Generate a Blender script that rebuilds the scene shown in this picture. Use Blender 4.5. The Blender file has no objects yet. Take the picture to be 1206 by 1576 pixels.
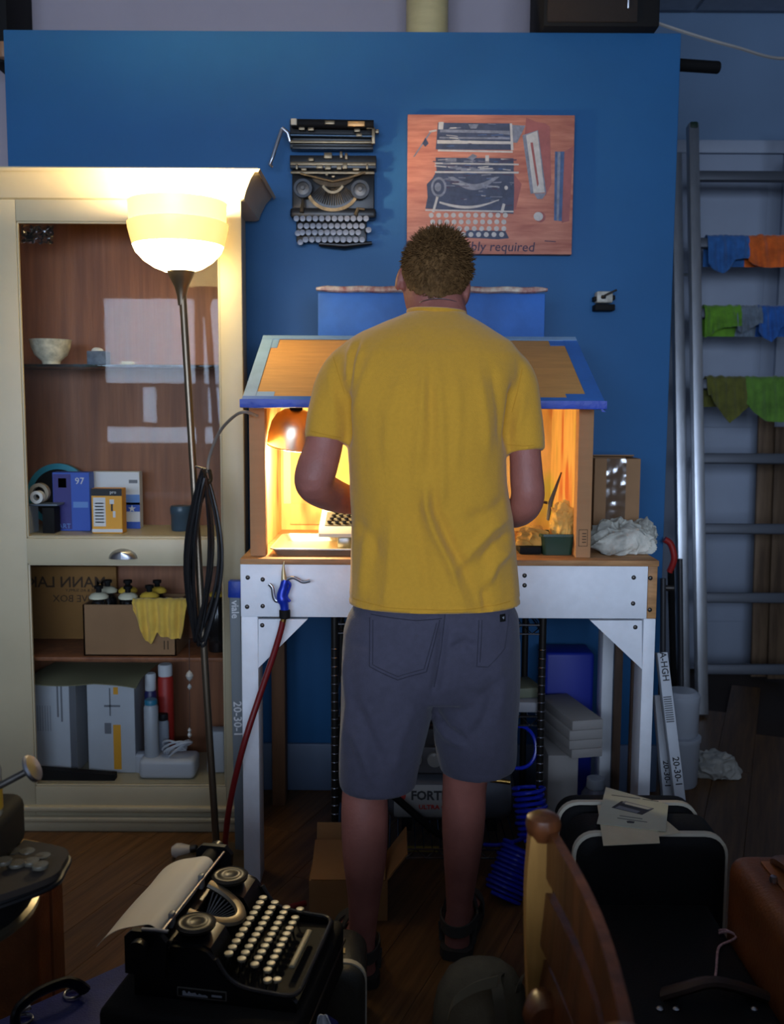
import bpy, bmesh, math, random
from mathutils import Vector, Matrix, Euler, noise
from mathutils.bvhtree import BVHTree
R = math.radians
PI = math.pi
sc = bpy.context.scene
C = sc.collection
random.seed(7)

# ------------------------------------------------------------------ camera
CH, PITCH, ROLL, FPX = 1.34, R(6.1), R(0.3), 1500.0
cd = bpy.data.cameras.new('camera')
cam = bpy.data.objects.new('camera', cd)
C.objects.link(cam)
CM = Matrix.Rotation(PI / 2 - PITCH, 3, 'X') @ Matrix.Rotation(ROLL, 3, 'Z')
cam.matrix_world = Matrix.Translation((0, 0, CH)) @ CM.to_4x4()
cd.sensor_fit = 'VERTICAL'
cd.sensor_height = 36
cd.lens = FPX / 1576 * 36
cd.clip_start = 0.05
cd.dof.use_dof = True
cd.dof.focus_distance = 2.2
cd.dof.aperture_fstop = 5.0
sc.camera = cam
sc.view_settings.view_transform = 'Standard'
sc.view_settings.look = 'None'
sc.view_settings.exposure = 0.0
sc.view_settings.gamma = 1.0
sc.view_settings.use_curve_mapping = False

# ------------------------------------------------------------------ world + daylight window behind the viewer
wd = bpy.data.worlds.new('world')
sc.world = wd
wd.use_nodes = True
wd.node_tree.nodes['Background'].inputs[0].default_value = (0.35, 0.45, 0.65, 1)
wd.node_tree.nodes['Background'].inputs[1].default_value = 0.03
WINX0, WINX1, WINZ0, WINZ1, WINY = -2.75, 1.9, 1.0, 2.35, -3.3
ld = bpy.data.lights.new('window_daylight', 'AREA')
ld.shape = 'RECTANGLE'
ld.size, ld.size_y = WINX1 - WINX0, WINZ1 - WINZ0
ld.energy = 350
ld.color = (0.62, 0.76, 1.0)
lo = bpy.data.objects.new('window_daylight', ld)
lo.location = ((WINX0 + WINX1) / 2, WINY - 0.10, (WINZ0 + WINZ1) / 2)
lo.rotation_euler = (PI / 2, 0, 0)   # -Z turned to +Y
C.objects.link(lo)


def P(px, py, Y):
    d = CM @ Vector(((px - 603) / FPX, -(py - 788) / FPX, -1))
    return Vector((0, 0, CH)) + d * (Y / d.y)


def PZ(px, py, z):
    d = CM @ Vector(((px - 603) / FPX, -(py - 788) / FPX, -1))
    return Vector((0, 0, CH)) + d * ((z - CH) / d.z)


# ------------------------------------------------------------------ materials
def lin(c):
    return tuple(((x / 255) / 12.92 if x / 255 < 0.04045 else ((x / 255 + 0.055) / 1.055) ** 2.4) for x in c)


MATS = {}


def M(name, rgb, rough=0.6, metal=0.0, var=0.0, scale=8.0, bump=0.0, bscale=60.0, stretch=None, emit=None, es=0.0,
      spec=0.5, rnd=0.0, sheen=0.0, sss=0.0, dark=None):
    if name in MATS:
        return MATS[name]
    m = bpy.data.materials.new(name)
    m.use_nodes = True
    nt = m.node_tree
    N, L = nt.nodes, nt.links
    b = N['Principled BSDF']
    c = lin(rgb)
    b.inputs['Base Color'].default_value = (*c, 1)
    b.inputs['Roughness'].default_value = rough
    b.inputs['Metallic'].default_value = metal
    b.inputs['Specular IOR Level'].default_value = spec
    if sheen:
        b.inputs['Sheen Weight'].default_value = sheen
    if sss:
        b.inputs['Subsurface Weight'].default_value = sss
        b.inputs['Subsurface Radius'].default_value = (0.012, 0.005, 0.003)
    if emit:
        b.inputs['Emission Color'].default_value = (*lin(emit), 1)
        b.inputs['Emission Strength'].default_value = es
    tc = None
    if var or bump:
        tc = N.new('ShaderNodeTexCoord')
        mp = N.new('ShaderNodeMapping')
        L.new(tc.outputs['Object'], mp.inputs[0])
        if stretch:
            mp.inputs['Scale'].default_value = stretch
        vec = mp.outputs[0]
    if var:
        nz = N.new('ShaderNodeTexNoise')
        nz.inputs['Scale'].default_value = scale
        nz.inputs['Detail'].default_value = 6
        nz.inputs['Roughness'].default_value = 0.6
        L.new(vec, nz.inputs['Vector'])
        rp = N.new('ShaderNodeValToRGB')
        d = lin(dark) if dark else tuple(x * (1 - var) for x in c)
        u = c if dark else tuple(min(1, x * (1 + var * 0.6)) for x in c)
        rp.color_ramp.elements[0].position = 0.35
        rp.color_ramp.elements[1].position = 0.65
        rp.color_ramp.elements[0].color = (*d, 1)
        rp.color_ramp.elements[1].color = (*u, 1)
        L.new(nz.outputs['Fac'], rp.inputs[0])
        out = rp.outputs[0]
        if rnd:
            oi = N.new('ShaderNodeObjectInfo')
            hs = N.new('ShaderNodeHueSaturation')
            ma = N.new('ShaderNodeMapRange')
            ma.inputs['To Min'].default_value = 1 - rnd
            ma.inputs['To Max'].default_value = 1 + rnd
            L.new(oi.outputs['Random'], ma.inputs['Value'])
            L.new(ma.outputs[0], hs.inputs['Value'])
            L.new(out, hs.inputs['Color'])
            out = hs.outputs[0]
        L.new(out, b.inputs['Base Color'])
    if bump:
        n2 = N.new('ShaderNodeTexNoise')
        n2.inputs['Scale'].default_value = bscale
        n2.inputs['Detail'].default_value = 4
        L.new(vec, n2.inputs['Vector'])
        bp = N.new('ShaderNodeBump')
        bp.inputs['Strength'].default_value = bump
        bp.inputs['Distance'].default_value = 0.01
        L.new(n2.outputs['Fac'], bp.inputs['Height'])
        L.new(bp.outputs[0], b.inputs['Normal'])
    MATS[name] = m
    return m


def glass_mat(name, tint=(1, 1, 1), ior=1.5, rough=0.01, boost=1.0):
    m = bpy.data.materials.new(name)
    m.use_nodes = True
    nt = m.node_tree
    N, L = nt.nodes, nt.links
    N.remove(N['Principled BSDF'])
    tr = N.new('ShaderNodeBsdfTransparent')
    tr.inputs[0].default_value = (*tint, 1)
    gl = N.new('ShaderNodeBsdfGlossy')
    gl.inputs['Roughness'].default_value = rough
    fr = N.new('ShaderNodeFresnel')
    fr.inputs[0].default_value = ior
    mu = N.new('ShaderNodeMath')
    mu.operation = 'MULTIPLY'
    mu.inputs[1].default_value = boost
    mu.use_clamp = True
    L.new(fr.outputs[0], mu.inputs[0])
    mx = N.new('ShaderNodeMixShader')
    L.new(mu.outputs[0], mx.inputs[0])
    L.new(tr.outputs[0], mx.inputs[1])
    L.new(gl.outputs[0], mx.inputs[2])
    L.new(mx.outputs[0], N['Material Output'].inputs[0])
    return m


def wood_mat(name, rgb, dark, rough=0.45, scale=3.0, stretch=(18, 1, 18), rnd=0.12, spec=0.5):
    m = M(name, rgb, rough, var=0.3, scale=scale, stretch=stretch, dark=dark, rnd=rnd, bump=0.08, bscale=scale * 3, spec=spec)
    return m


# ------------------------------------------------------------------ mesh builder
class MB:
    def __init__(s):
        s.v, s.f = [], []

    def add(s, vs, fs):
        o = len(s.v)
        s.v += [Vector(v) for v in vs]
        s.f += [tuple(i + o for i in f) for f in fs]
        return s

    def bm(s, b):
        b.verts.ensure_lookup_table()
        b.verts.index_update()
        s.add([v.co.copy() for v in b.verts], [[v.index for v in f.verts] for f in b.faces])
        b.free()
        return s

    def obox(s, c, size, rot=None, bev=0.0, seg=2):
        b = bmesh.new()
        bmesh.ops.create_cube(b, size=1)
        bmesh.ops.scale(b, vec=size, verts=b.verts)
        if bev:
            bmesh.ops.bevel(b, geom=list(b.edges), offset=min(bev, min(size) * 0.49), segments=seg, affect='EDGES', profile=0.5)
        m = Matrix.Translation(c)
        if rot is not None:
            m = m @ (rot.to_4x4() if not isinstance(rot, Matrix) else rot.to_4x4())
        bmesh.ops.transform(b, matrix=m, verts=b.verts)
        return s.bm(b)

    def box(s, x0, x1, y0, y1, z0, z1, bev=0.0, seg=2):
        return s.obox(((x0 + x1) / 2, (y0 + y1) / 2, (z0 + z1) / 2), (abs(x1 - x0), abs(y1 - y0), abs(z1 - z0)), None, bev, seg)

    def loft(s, rings, cap=True, closed=False):
        n = len(rings[0])
        o = len(s.v)
        for r in rings:
            s.v += [Vector(p) for p in r]
        k = len(rings)
        for i in range(k if closed else k - 1):
            a, b = o + i * n, o + ((i + 1) % k) * n
            for j in range(n):
                j2 = (j + 1) % n
                s.f.append((a + j, a + j2, b + j2, b + j))
        if cap and not closed:
            s.f.append(tuple(o + j for j in range(n))[::-1])
            s.f.append(tuple(o + (k - 1) * n + j for j in range(n)))
        return s

    def tube(s, pts, r, seg=8, closed=False, cap=True, flat=None):
        pts = [Vector(p) for p in pts]
        n = len(pts)
        rs = r if isinstance(r, (list, tuple)) else [r] * n
        T = []
        for i in range(n):
            a = pts[(i - 1) % n] if (closed or i > 0) else pts[i]
            b = pts[(i + 1) % n] if (closed or i < n - 1) else pts[i]
            t = (b - a)
            T.append(t.normalized() if t.length > 1e-9 else Vector((0, 0, 1)))
        ref = Vector((0, 0, 1)) if abs(T[0].z) < 0.9 else Vector((1, 0, 0))
        u = (ref - T[0] * ref.dot(T[0])).normalized()
        rings = []
        for i in range(n):
            u = (u - T[i] * u.dot(T[i]))
            u = u.normalized() if u.length > 1e-6 else T[i].orthogonal().normalized()
            w = T[i].cross(u)
            fl = flat or 1.0
            rings.append([pts[i] + (u * math.cos(2 * PI * k / seg) + w * math.sin(2 * PI * k / seg) * fl) * rs[i] for k in range(seg)])
        return s.loft(rings, cap, closed)

    def lathe(s, prof, c=(0, 0, 0), rot=None, seg=24, cap=True):
        c = Vector(c)
        rm = rot if rot is not None else Matrix.Identity(3)
        rings = [[c + rm @ Vector((max(r, 1e-5) * math.cos(2 * PI * k / seg), max(r, 1e-5) * math.sin(2 * PI * k / seg), z)) for k in range(seg)] for r, z in prof]
        return s.loft(rings, cap)

    def prism(s, poly, a, b):
        # poly: list of Vectors (planar); a,b: offset vectors
        return s.loft([[Vector(p) + Vector(a) for p in poly], [Vector(p) + Vector(b) for p in poly]])

    def grid(s, fn, nu, nv):
        vs = [fn(i / nu, j / nv) for j in range(nv + 1) for i in range(nu + 1)]
        fs = [(j * (nu + 1) + i, j * (nu + 1) + i + 1, (j + 1) * (nu + 1) + i + 1, (j + 1) * (nu + 1) + i) for j in range(nv) for i in range(nu)]
        return s.add(vs, fs)

    def sheet(s, fn, nu, nv, th):
        """a grid with thickness: fn(u,v)->point; offset along numeric normal"""
        pts = [[Vector(fn(i / nu, j / nv)) for i in range(nu + 1)] for j in range(nv + 1)]
        top, bot = [], []
        for j in range(nv + 1):
            for i in range(nu + 1):
                du = pts[j][min(i + 1, nu)] - pts[j][max(i - 1, 0)]
                dv = pts[min(j + 1, nv)][i] - pts[max(j - 1, 0)][i]
                n = du.cross(dv)
                n = n.normalized() if n.length > 1e-12 else Vector((0, 0, 1))
                top.append(pts[j][i] + n * th / 2)
                bot.append(pts[j][i] - n * th / 2)
        w = nu + 1
        K = len(top)
        fs = []
        for j in range(nv):
            for i in range(nu):
                a = j * w + i
                fs.append((a, a + 1, a + w + 1, a + w))
                fs.append((K + a, K + a + w, K + a + w + 1, K + a + 1))
        for i in range(nu):
            fs.append((i, K + i, K + i + 1, i + 1))
            a = nv * w + i
            fs.append((a, a + 1, K + a + 1, K + a))
        for j in range(nv):
            a = j * w
            fs.append((a, a + w, K + a + w, K + a))
            a = j * w + nu
            fs.append((a, K + a, K + a + w, a + w))
        return s.add(top + bot, fs)

    def xf(s, m):
        s.v = [m @ v for v in s.v]
        return s

    def mesh(s, name, org=Vector((0, 0, 0)), ang=40, recalc=True):
        me = bpy.data.meshes.new(name)
        me.from_pydata([tuple(v - org) for v in s.v], [], s.f)
        if recalc:
            b = bmesh.new()
            b.from_mesh(me)
            bmesh.ops.recalc_face_normals(b, faces=b.faces)
            b.to_mesh(me)
            b.free()
        for p in me.polygons:
            p.use_smooth = True
        me.set_sharp_from_angle(angle=R(ang))
        me.update()
        return me


ORG = {}


def thing(name, label, cat, loc=(0, 0, 0), rz=0.0, group=None, rot=None):
    o = bpy.data.objects.new(name, None)
    C.objects.link(o)
    o.empty_display_size = 0.05
    o.location = loc
    o.rotation_euler = rot if rot is not None else (0, 0, rz)
    o['label'] = label
    o['category'] = cat
    if group:
        o['group'] = group
    ORG[o] = Vector(loc)
    return o


def part(mb, name, mat, parent, local=False, ang=40, label=None, recalc=True):
    org = Vector((0, 0, 0)) if local else ORG[parent]
    o = bpy.data.objects.new(name, mb.mesh(name, org, ang, recalc))
    o.data.materials.append(mat)
    C.objects.link(o)
    o.parent = parent
    ORG[o] = ORG[parent]
    if label:
        o['label'] = label
    return o


def share(src, parent, loc, rot=None, name=None):
    """another piece with the same mesh data"""
    o = bpy.data.objects.new(name or src.name.split('.')[0], src.data)
    C.objects.link(o)
    o.parent = parent
    o.location = loc
    if rot is not None:
        o.rotation_euler = rot
    ORG[o] = ORG[parent]
    return o


def solo(mb, name, mat, label, cat, group=None, ang=40, kind=None, recalc=True):
    xs = [v.x for v in mb.v]
    ys = [v.y for v in mb.v]
    zs = [v.z for v in mb.v]
    org = Vector(((min(xs) + max(xs)) / 2, (min(ys) + max(ys)) / 2, min(zs)))
    o = bpy.data.objects.new(name, mb.mesh(name, org, ang, recalc))
    o.data.materials.append(mat)
    C.objects.link(o)
    o.location = org
    ORG[o] = org
    o['label'] = label
    o['category'] = cat
    if group:
        o['group'] = group
    if kind:
        o['kind'] = kind
    return o


def struct(mb, name, mat, parent=None, label=None, cat=None, ang=40):
    o = bpy.data.objects.new(name, mb.mesh(name, Vector((0, 0, 0)), ang))
    o.data.materials.append(mat)
    C.objects.link(o)
    ORG[o] = Vector((0, 0, 0))
    if parent:
        o.parent = parent
    else:
        o['kind'] = 'structure'
        o['label'] = label or name.replace('_', ' ')
        o['category'] = cat or name.split('_')[0]
    return o


def copy_tree(o, parent=None):
    c = o.copy()
    C.objects.link(c)
    c.parent = parent
    ORG[c] = ORG.get(o, Vector((0, 0, 0)))
    for ch in list(o.children):
        copy_tree(ch, c)
    return c


def text(s, size, mat, parent, org, xdir, ydir, name='lettering', align='CENTER', depth=0.0006, mirror=False, bold=0.0):
    """flat lettering; org world point; xdir along the line, ydir up; thickness out of the surface"""
    cu = bpy.data.curves.new(name, 'FONT')
    cu.body = s
    cu.size = size
    cu.align_x = align
    cu.align_y = 'CENTER'
    cu.extrude = depth
    cu.offset = bold
    cu.resolution_u = 2
    t = bpy.data.objects.new(name + '_curve', cu)
    me = bpy.data.meshes.new_from_object(t)
    bpy.data.objects.remove(t)
    X = Vector(xdir).normalized()
    Yv = Vector(ydir).normalized()
    Z = X.cross(Yv)
    if mirror:
        me.transform(Matrix.Diagonal((-1, 1, 1, 1)))
        me.flip_normals()
    m = Matrix((X, Yv, Z)).transposed().to_4x4()
    m.translation = Vector(org) - (ORG[parent] if parent else Vector((0, 0, 0)))
    me.transform(m)
    me.name = name
    me.materials.clear()
    me.materials.append(mat)
    o = bpy.data.objects.new(name, me)
    C.objects.link(o)
    o.parent = parent
    ORG[o] = ORG[parent]
    return o


def remesh_part(mb, name, mat, parent, voxel=0.006, smooth=6, post=None, ang=180):
    me = mb.mesh(name + '_src', Vector((0, 0, 0)))
    t = bpy.data.objects.new(name + '_tmp', me)
    C.objects.link(t)
    a = t.modifiers.new('r', 'REMESH')
    a.mode = 'VOXEL'
    a.voxel_size = voxel
    a.use_smooth_shade = True
    if smooth:
        b = t.modifiers.new('s', 'SMOOTH')
        b.factor = 0.5
        b.iterations = smooth
    dg = bpy.context.evaluated_depsgraph_get()
    m2 = bpy.data.meshes.new_from_object(t.evaluated_get(dg))
    bpy.data.objects.remove(t)
    if post:
        nor = [v.normal.copy() for v in m2.vertices]
        for v, n in zip(m2.vertices, nor):
            v.co = post(v.co.copy(), n)
    org = ORG[parent]
    for v in m2.vertices:
        v.co = v.co - org
    for p in m2.polygons:
        p.use_smooth = True
    m2.materials.clear()
    m2.materials.append(mat)
    m2.name = name
    m2.update()
    o = bpy.data.objects.new(name, m2)
    C.objects.link(o)
    o.parent = parent
    ORG[o] = org
    return o


def bez(pts, n=8):
    """Catmull-Rom through points"""
    pts = [Vector(p) for p in pts]
    out = []
    for i in range(len(pts) - 1):
        p0 = pts[max(i - 1, 0)]
        p1, p2 = pts[i], pts[i + 1]
        p3 = pts[min(i + 2, len(pts) - 1)]
        for k in range(n):
            t = k / n
            out.append(0.5 * ((2 * p1) + (p2 - p0) * t + (2 * p0 - 5 * p1 + 4 * p2 - p3) * t * t + (3 * p1 - p0 - 3 * p2 + p3) * t ** 3))
    out.append(pts[-1])
    return out


def crumple(c, size, seed, amp=0.25, sub=4, flat=True, freq=2.2):
    b = bmesh.new()
    bmesh.ops.create_icosphere(b, subdivisions=sub, radius=1)
    off = Vector((seed * 3.1, seed * 1.7, seed * 0.9))
    for v in b.verts:
        p = v.co.copy()
        n = noise.noise(p * freq * 0.5 + off) * 0.9
        rdg = 1 - abs(noise.noise(p * freq + off)) * 2
        rd2 = 1 - abs(noise.noise(p * freq * 2.3 + off * 2)) * 2
        q = p * (1 + amp * (n + rdg * 0.8 + rd2 * 0.35))
        q = Vector((q.x * size[0], q.y * size[1], q.z * size[2]))
        if flat and q.z < -size[2] * 0.45:
            q.z = -size[2] * 0.45
        v.co = q + Vector(c) + Vector((0, 0, size[2] * 0.45 if flat else 0))
    m = MB()
    m.bm(b)
    return m


def heap(c, rx, ry, h, seed, nf=5, th=0.003, nu=64, nv=18, drop=0.0, tall=1.0):
    """a cloth dropped in a heap: flattened lump with long curving creases, flat underside"""
    b = bmesh.new()
    bmesh.ops.create_icosphere(b, subdivisions=6, radius=1)
    rn = random.Random(int(seed * 100))
    ds = [Vector((rn.uniform(-1, 1), rn.uniform(-1, 1), rn.uniform(-0.5, 0.5))).normalized() for _ in range(3)]
    off = Vector((seed * 2.3, seed * 1.1, seed * 0.7))
    for v in b.verts:
        p = v.co.copy()
        lump = 1 + 0.30 * noise.noise(p * 1.1 + off) + 0.12 * noise.noise(p * 2.3 + off)
        d = 0.0
        for k, dd in enumerate(ds):
            w = noise.noise(p * 0.9 + off * (k + 1.3)) * 1.3
            s_ = math.sin(nf * (p.dot(dd) + w) + k)
            mask = max(0.0, min(1.0, 0.55 + 1.6 * noise.noise(p * 1.2 + off * (2.1 + k))))
            d += (1 - abs(s_)) ** 1.6 * mask * (0.20, 0.13, 0.09)[k]
        q = p * (lump * 0.86 + d)
        z = q.z * h * 0.62 + h * 0.30
        spread = 1 + 0.35 * max(0.0, -p.z + 0.1) * (0.5 + 0.5 * math.sin(3 * math.atan2(p.y, p.x) + seed))
        v.co = Vector((c[0] + q.x * rx * spread, c[1] + q.y * ry * spread, c[2] + max(0.0, z)))
    m = MB()
    m.bm(b)
    return m


# ---- palette
WHITE = M('white_paint', (232, 235, 240), 0.5, var=0.06, scale=14, bump=0.05, bscale=90)
CREAM = M('cream_paint', (182, 171, 141), 0.45, var=0.05, scale=6)
BLUEW = M('blue_wall_paint', (32, 92, 142), 0.55, var=0.06, scale=3, bump=0.03, bscale=140)
CARD = M('cardboard', (168, 124, 84), 0.8, var=0.04, scale=5, stretch=(1, 1, 14), bump=0.05, bscale=30)
CARD2 = M('cardboard_brown', (150, 112, 76), 0.8, var=0.10, scale=6, bump=0.05, bscale=30)
BLK = M('black_enamel', (11, 11, 13), 0.34, spec=0.4)
BLKM = M('black_matte', (12, 12, 13), 0.75, spec=0.25)
BLKL = M('black_leatherette', (11, 11, 13), 0.7, bump=0.15, bscale=300, spec=0.25)
STEEL = M('steel', (170, 172, 178), 0.3, metal=1.0)
DSTEEL = M('dark_steel', (88, 84, 80), 0.4, metal=0.9, var=0.3, scale=25)
ALU = M('aluminium', (190, 194, 200), 0.38, metal=0.9, var=0.12, scale=6, stretch=(6, 6, 1))
TAPE = M('blue_masking_tape', (52, 110, 190), 0.6, var=0.15, scale=9, bump=0.1, bscale=50)
TAPEL = M('pale_blue_tape', (130, 165, 200), 0.6, var=0.15, scale=9, bump=0.1, bscale=50)
TAPED = M('deep_blue_tape', (22, 62, 170), 0.45, var=0.2, scale=12, bump=0.2, bscale=40)
PAPER = M('paper_white', (215, 215, 210), 0.7, var=0.05, scale=8)
BRASS = M('brass', (190, 150, 80), 0.3, metal=1.0)
PLY = wood_mat('plywood', (190, 140, 88), (140, 98, 58), 0.6, 3, (2, 14, 14), 0.05)
PINKSKIN = None


def pb(x0, y0, x1, y1, Y):
    ym, xm = (y0 + y1) / 2, (x0 + x1) / 2
    return P(x0, ym, Y).x, P(x1, ym, Y).x, P(xm, y1, Y).z, P(xm, y0, Y).z


# ================================================================== THE SETTING
WY = 3.32
CEIL = 3.27
FLOORW = wood_mat('floor_plank_wood', (112, 79, 45), (80, 55, 30), 0.42, 2.2, (22, 1.2, 22), 0.12, 0.3)
ROOMGREY = M('room_wall_paint', (120, 118, 116), 0.8, var=0.05, scale=3)
SOFFIT = M('soffit_paint', (160, 152, 162), 0.75, var=0.05, scale=2, bump=0.03, bscale=80)
PALEB = M('pale_blue_wall_paint', (104, 130, 160), 0.7, var=0.05, scale=2)
DOORW = M('door_white_paint', (150, 160, 178), 0.55, var=0.05, scale=3)

m = MB().box(-2.9, 3.0, -3.3, 5.0, -0.12, -0.014)
floor = struct(m, 'floor', M('subfloor', (50, 34, 22), 0.8), label='dark brown wooden plank floor')
A = R(-22)
m = MB().box(-0.0658, 0.0658, -0.601, 0.601, -0.014, 0.0, 0.0008, 1)
pl0 = None
for i in range(-24, 30):
    for j in range(-4, 8):
        u = i * 0.1325
        w = j * 1.203 + (i * 0.47 % 1.2)
        x = u * math.cos(A) - w * math.sin(A)
        y = u * math.sin(A) + w * math.cos(A)
        if -2.0 < x < 2.3 and 1.55 < y < 4.35:
            if pl0 is None:
                pl0 = part(m, 'plank', FLOORW, floor, local=True)
                pl0.location = (x, y, 0)
                pl0.rotation_euler = (0, 0, A)
            else:
                share(pl0, floor, (x, y, 0), (0, 0, A))

bx0, bx1 = P(17, 400, WY).x, P(1036, 400, WY).x
bz1 = P(530, 48, WY).z
struct(MB().box(bx0, bx1, WY, WY + 0.12, 0, bz1, 0.004), 'wall_back', BLUEW, label='bright blue painted partition wall behind the bench')
base = struct(MB().box(bx0, bx1, WY - 0.018, WY, 0, 0.17, 0.006), 'baseboard_back', M('baseboard_paint', (92, 110, 136), 0.5), label='pale blue baseboard under the blue partition')
# soffit, rear wall, side walls, ceiling
struct(MB().box(-2.9, P(800, 20, 3.75).x + 0.25, 3.75, 3.9, 0, CEIL), 'wall_upper', SOFFIT, label='mauve grey wall rising behind the blue partition')
struct(MB().box(-2.9, 3.0, 5.0, 5.12, 0, CEIL), 'wall_rear', PALEB, label='pale blue wall at the far end of the shop')
struct(MB().box(-3.02, -2.9, -3.3, 5.12, 0, CEIL), 'wall_left', ROOMGREY, label='grey side wall left of the workshop')
struct(MB().box(3.0, 3.12, -3.3, 5.12, 0, CEIL), 'wall_right', ROOMGREY, label='grey side wall right of the workshop')
wf = MB()
wf.box(-3.02, 3.12, WINY - 0.25, WINY, 0, WINZ0)
wf.box(-3.02, 3.12, WINY - 0.25, WINY, WINZ1, CEIL)
wf.box(-3.02, WINX0, WINY - 0.25, WINY, WINZ0, WINZ1)
wf.box(WINX1, 3.12, WINY - 0.25, WINY, WINZ0, WINZ1)
struct(wf, 'wall_front', ROOMGREY, label='grey shop front wall with a long window')
w1 = struct(MB().box(WINX0 - 0.06, WINX1 + 0.06, WINY, WINY + 0.05, WINZ0 - 0.05, WINZ0, 0.004), 'window_1', WHITE, label='long shop window letting in daylight', cat='window')
for i in range(6):
    x = WINX0 + (WINX1 - WINX0) * i / 5
    part(MB().box(x - 0.035, x + 0.035, WINY - 0.06, WINY + 0.02, WINZ0, WINZ1), 'mullion', BLKM, w1)
part(MB().box(WINX0, WINX1, WINY - 0.05, WINY + 0.01, 1.52, 1.56), 'glazing_bar', BLKM, w1)
cl = struct(MB().box(-3.02, 3.12, -3.55, 5.12, CEIL, CEIL + 0.1), 'ceiling', M('ceiling_paint', (150, 156, 166), 0.8), label='tiled suspended ceiling')
TILE = M('ceiling_tile', (140, 150, 166), 0.85, var=0.08, scale=20)
tm = MB().box(-0.293, 0.293, -0.293, 0.293, -0.012, 0, 0.003, 1)
t0 = None
for i in range(5):
    for j in range(5):
        loc = (0.55 + 0.6 * i, 2.25 + 0.6 * j, CEIL)
        if t0 is None:
            t0 = part(tm, 'ceiling_tile', TILE, cl, local=True)
            t0.location = loc
        else:
            share(t0, cl, loc)

# white closet door with its casing beyond the ladder
a = P(1044, 600, 4.94)
b_ = P(1190, 600, 4.94)
ztr = P(1130, 236, 4.94).z
zt2 = P(1130, 216, 4.94).z
d1 = struct(MB().box(a.x, b_.x, 4.955, 5.0, 0, ztr, 0.003), 'door_1', DOORW, label='tall white closet door behind the ladder')
for x0, x1 in ((0.09, 0.43), ):
    part(MB().box(a.x + 0.07, b_.x - 0.07, 4.945, 4.956, 0.25, 1.1, 0.008), 'panel', DOORW, d1)
    part(MB().box(a.x + 0.07, b_.x - 0.07, 4.945, 4.956, 1.25, ztr - 0.14, 0.008), 'panel', DOORW, d1)
struct(MB().box(a.x - 0.08, 2.4, 4.93, 4.955, ztr, zt2, 0.005), 'trim_1', DOORW, label='white head casing above the closet door')
struct(MB().box(a.x - 0.08, a.x, 4.93, 4.999, 0, ztr, 0.004), 'trim_2', DOORW, label='white left casing of the closet door')
struct(MB().box(b_.x, b_.x + 0.08, 4.93, 4.999, 0, ztr, 0.004), 'trim_3', DOORW, label='white right casing of the closet door')
struct(MB().box(b_.x + 0.08, 2.4, 4.96, 4.999, 0, ztr, 0.004), 'wall_panel', DOORW, label='white panelled wall right of the closet door', cat='wall')

# pipe rising behind the partition
pc = P(657, 30, 3.60)
m = MB().lathe([(0.079, 0.0), (0.079, 2.2), (0.074, 2.21), (0.074, CEIL - 0.003)], (pc.x, 3.60, 0), seg=28)
m.lathe([(0.084, 2.42), (0.084, 2.46)], (pc.x, 3.60, 0), seg=28)
solo(m, 'vertical_pipe', M('pipe_galvanised', (198, 180, 130), 0.5, var=0.12, scale=5, stretch=(1, 1, 4)), 'thick cream round pipe rising from behind the blue wall', 'pipe')

# black cabinet speaker on top of the partition
x0, x1 = P(836, 25, 3.27).x, P(1015, 25, 3.27).x
t = thing('loudspeaker', 'large black loudspeaker cabinet perched on top of the blue wall', 'speaker', ((x0 + x1) / 2, 3.40, bz1))
part(MB().box(x0, x1, 3.27, 3.60, bz1, bz1 + 0.42, 0.006), 'cabinet', BLKM, t)
xs = P(980, 25, 3.27).x
part(MB().box(x0 + 0.012, xs, 3.262, 3.271, bz1 + 0.012, bz1 + 0.40, 0.003), 'grille', M('speaker_cloth', (34, 26, 22), 0.9, bump=0.2, bscale=300), t)
xm = P(966, 25, 3.26).x
part(MB().box(xm - 0.003, xm + 0.003, 3.257, 3.263, P(966, 13, 3.26).z, bz1 + 0.22, 0.001), 'badge', STEEL, t)
# cable and dark tube at the right end of the wall
CABLEW = M('cable_white', (170, 165, 160), 0.5)
solo(MB().tube(bez([P(1012, 36, 3.42), P(1070, 55, 3.5), P(1130, 72, 3.6), P(1206, 90, 3.8), P(1290, 70, 4.0), P(1330, 20, 4.2)], 8), 0.006, 6), 'cable', CABLEW, 'white cable sagging from the loudspeaker towards the right', 'cable')
a = P(1030, 99, 3.50)
b_ = P(1104, 104, 3.56)
m = MB().tube([a, b_], 0.021, 14)
m.tube([a + Vector((-0.02, 0, -0.03)), a + Vector((-0.02, -0.06, -0.03))], 0.012, 8)
solo(m, 'curtain_rod', BLKM, 'short black tube sticking out past the right end of the blue wall', 'rod')
# bit of black bracket at upper left
g = pb(-18, -10, 11, 96, 3.5)
t = thing('wall_bracket', 'black bracket with a tan knob at the top left corner', 'bracket', ((g[0] + g[1]) / 2, 3.62, g[2]))
part(MB().box(g[0], g[1], 3.5, 3.75, g[2], CEIL - 0.2, 0.006), 'bar', BLKM, t)
kc = P(6, 78, 3.48)
part(MB().lathe([(0.001, -0.03), (0.018, -0.025), (0.024, 0), (0.018, 0.025), (0.001, 0.03)], kc, seg=14), 'knob', M('tan_knob', (150, 110, 80), 0.5), t)

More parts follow.
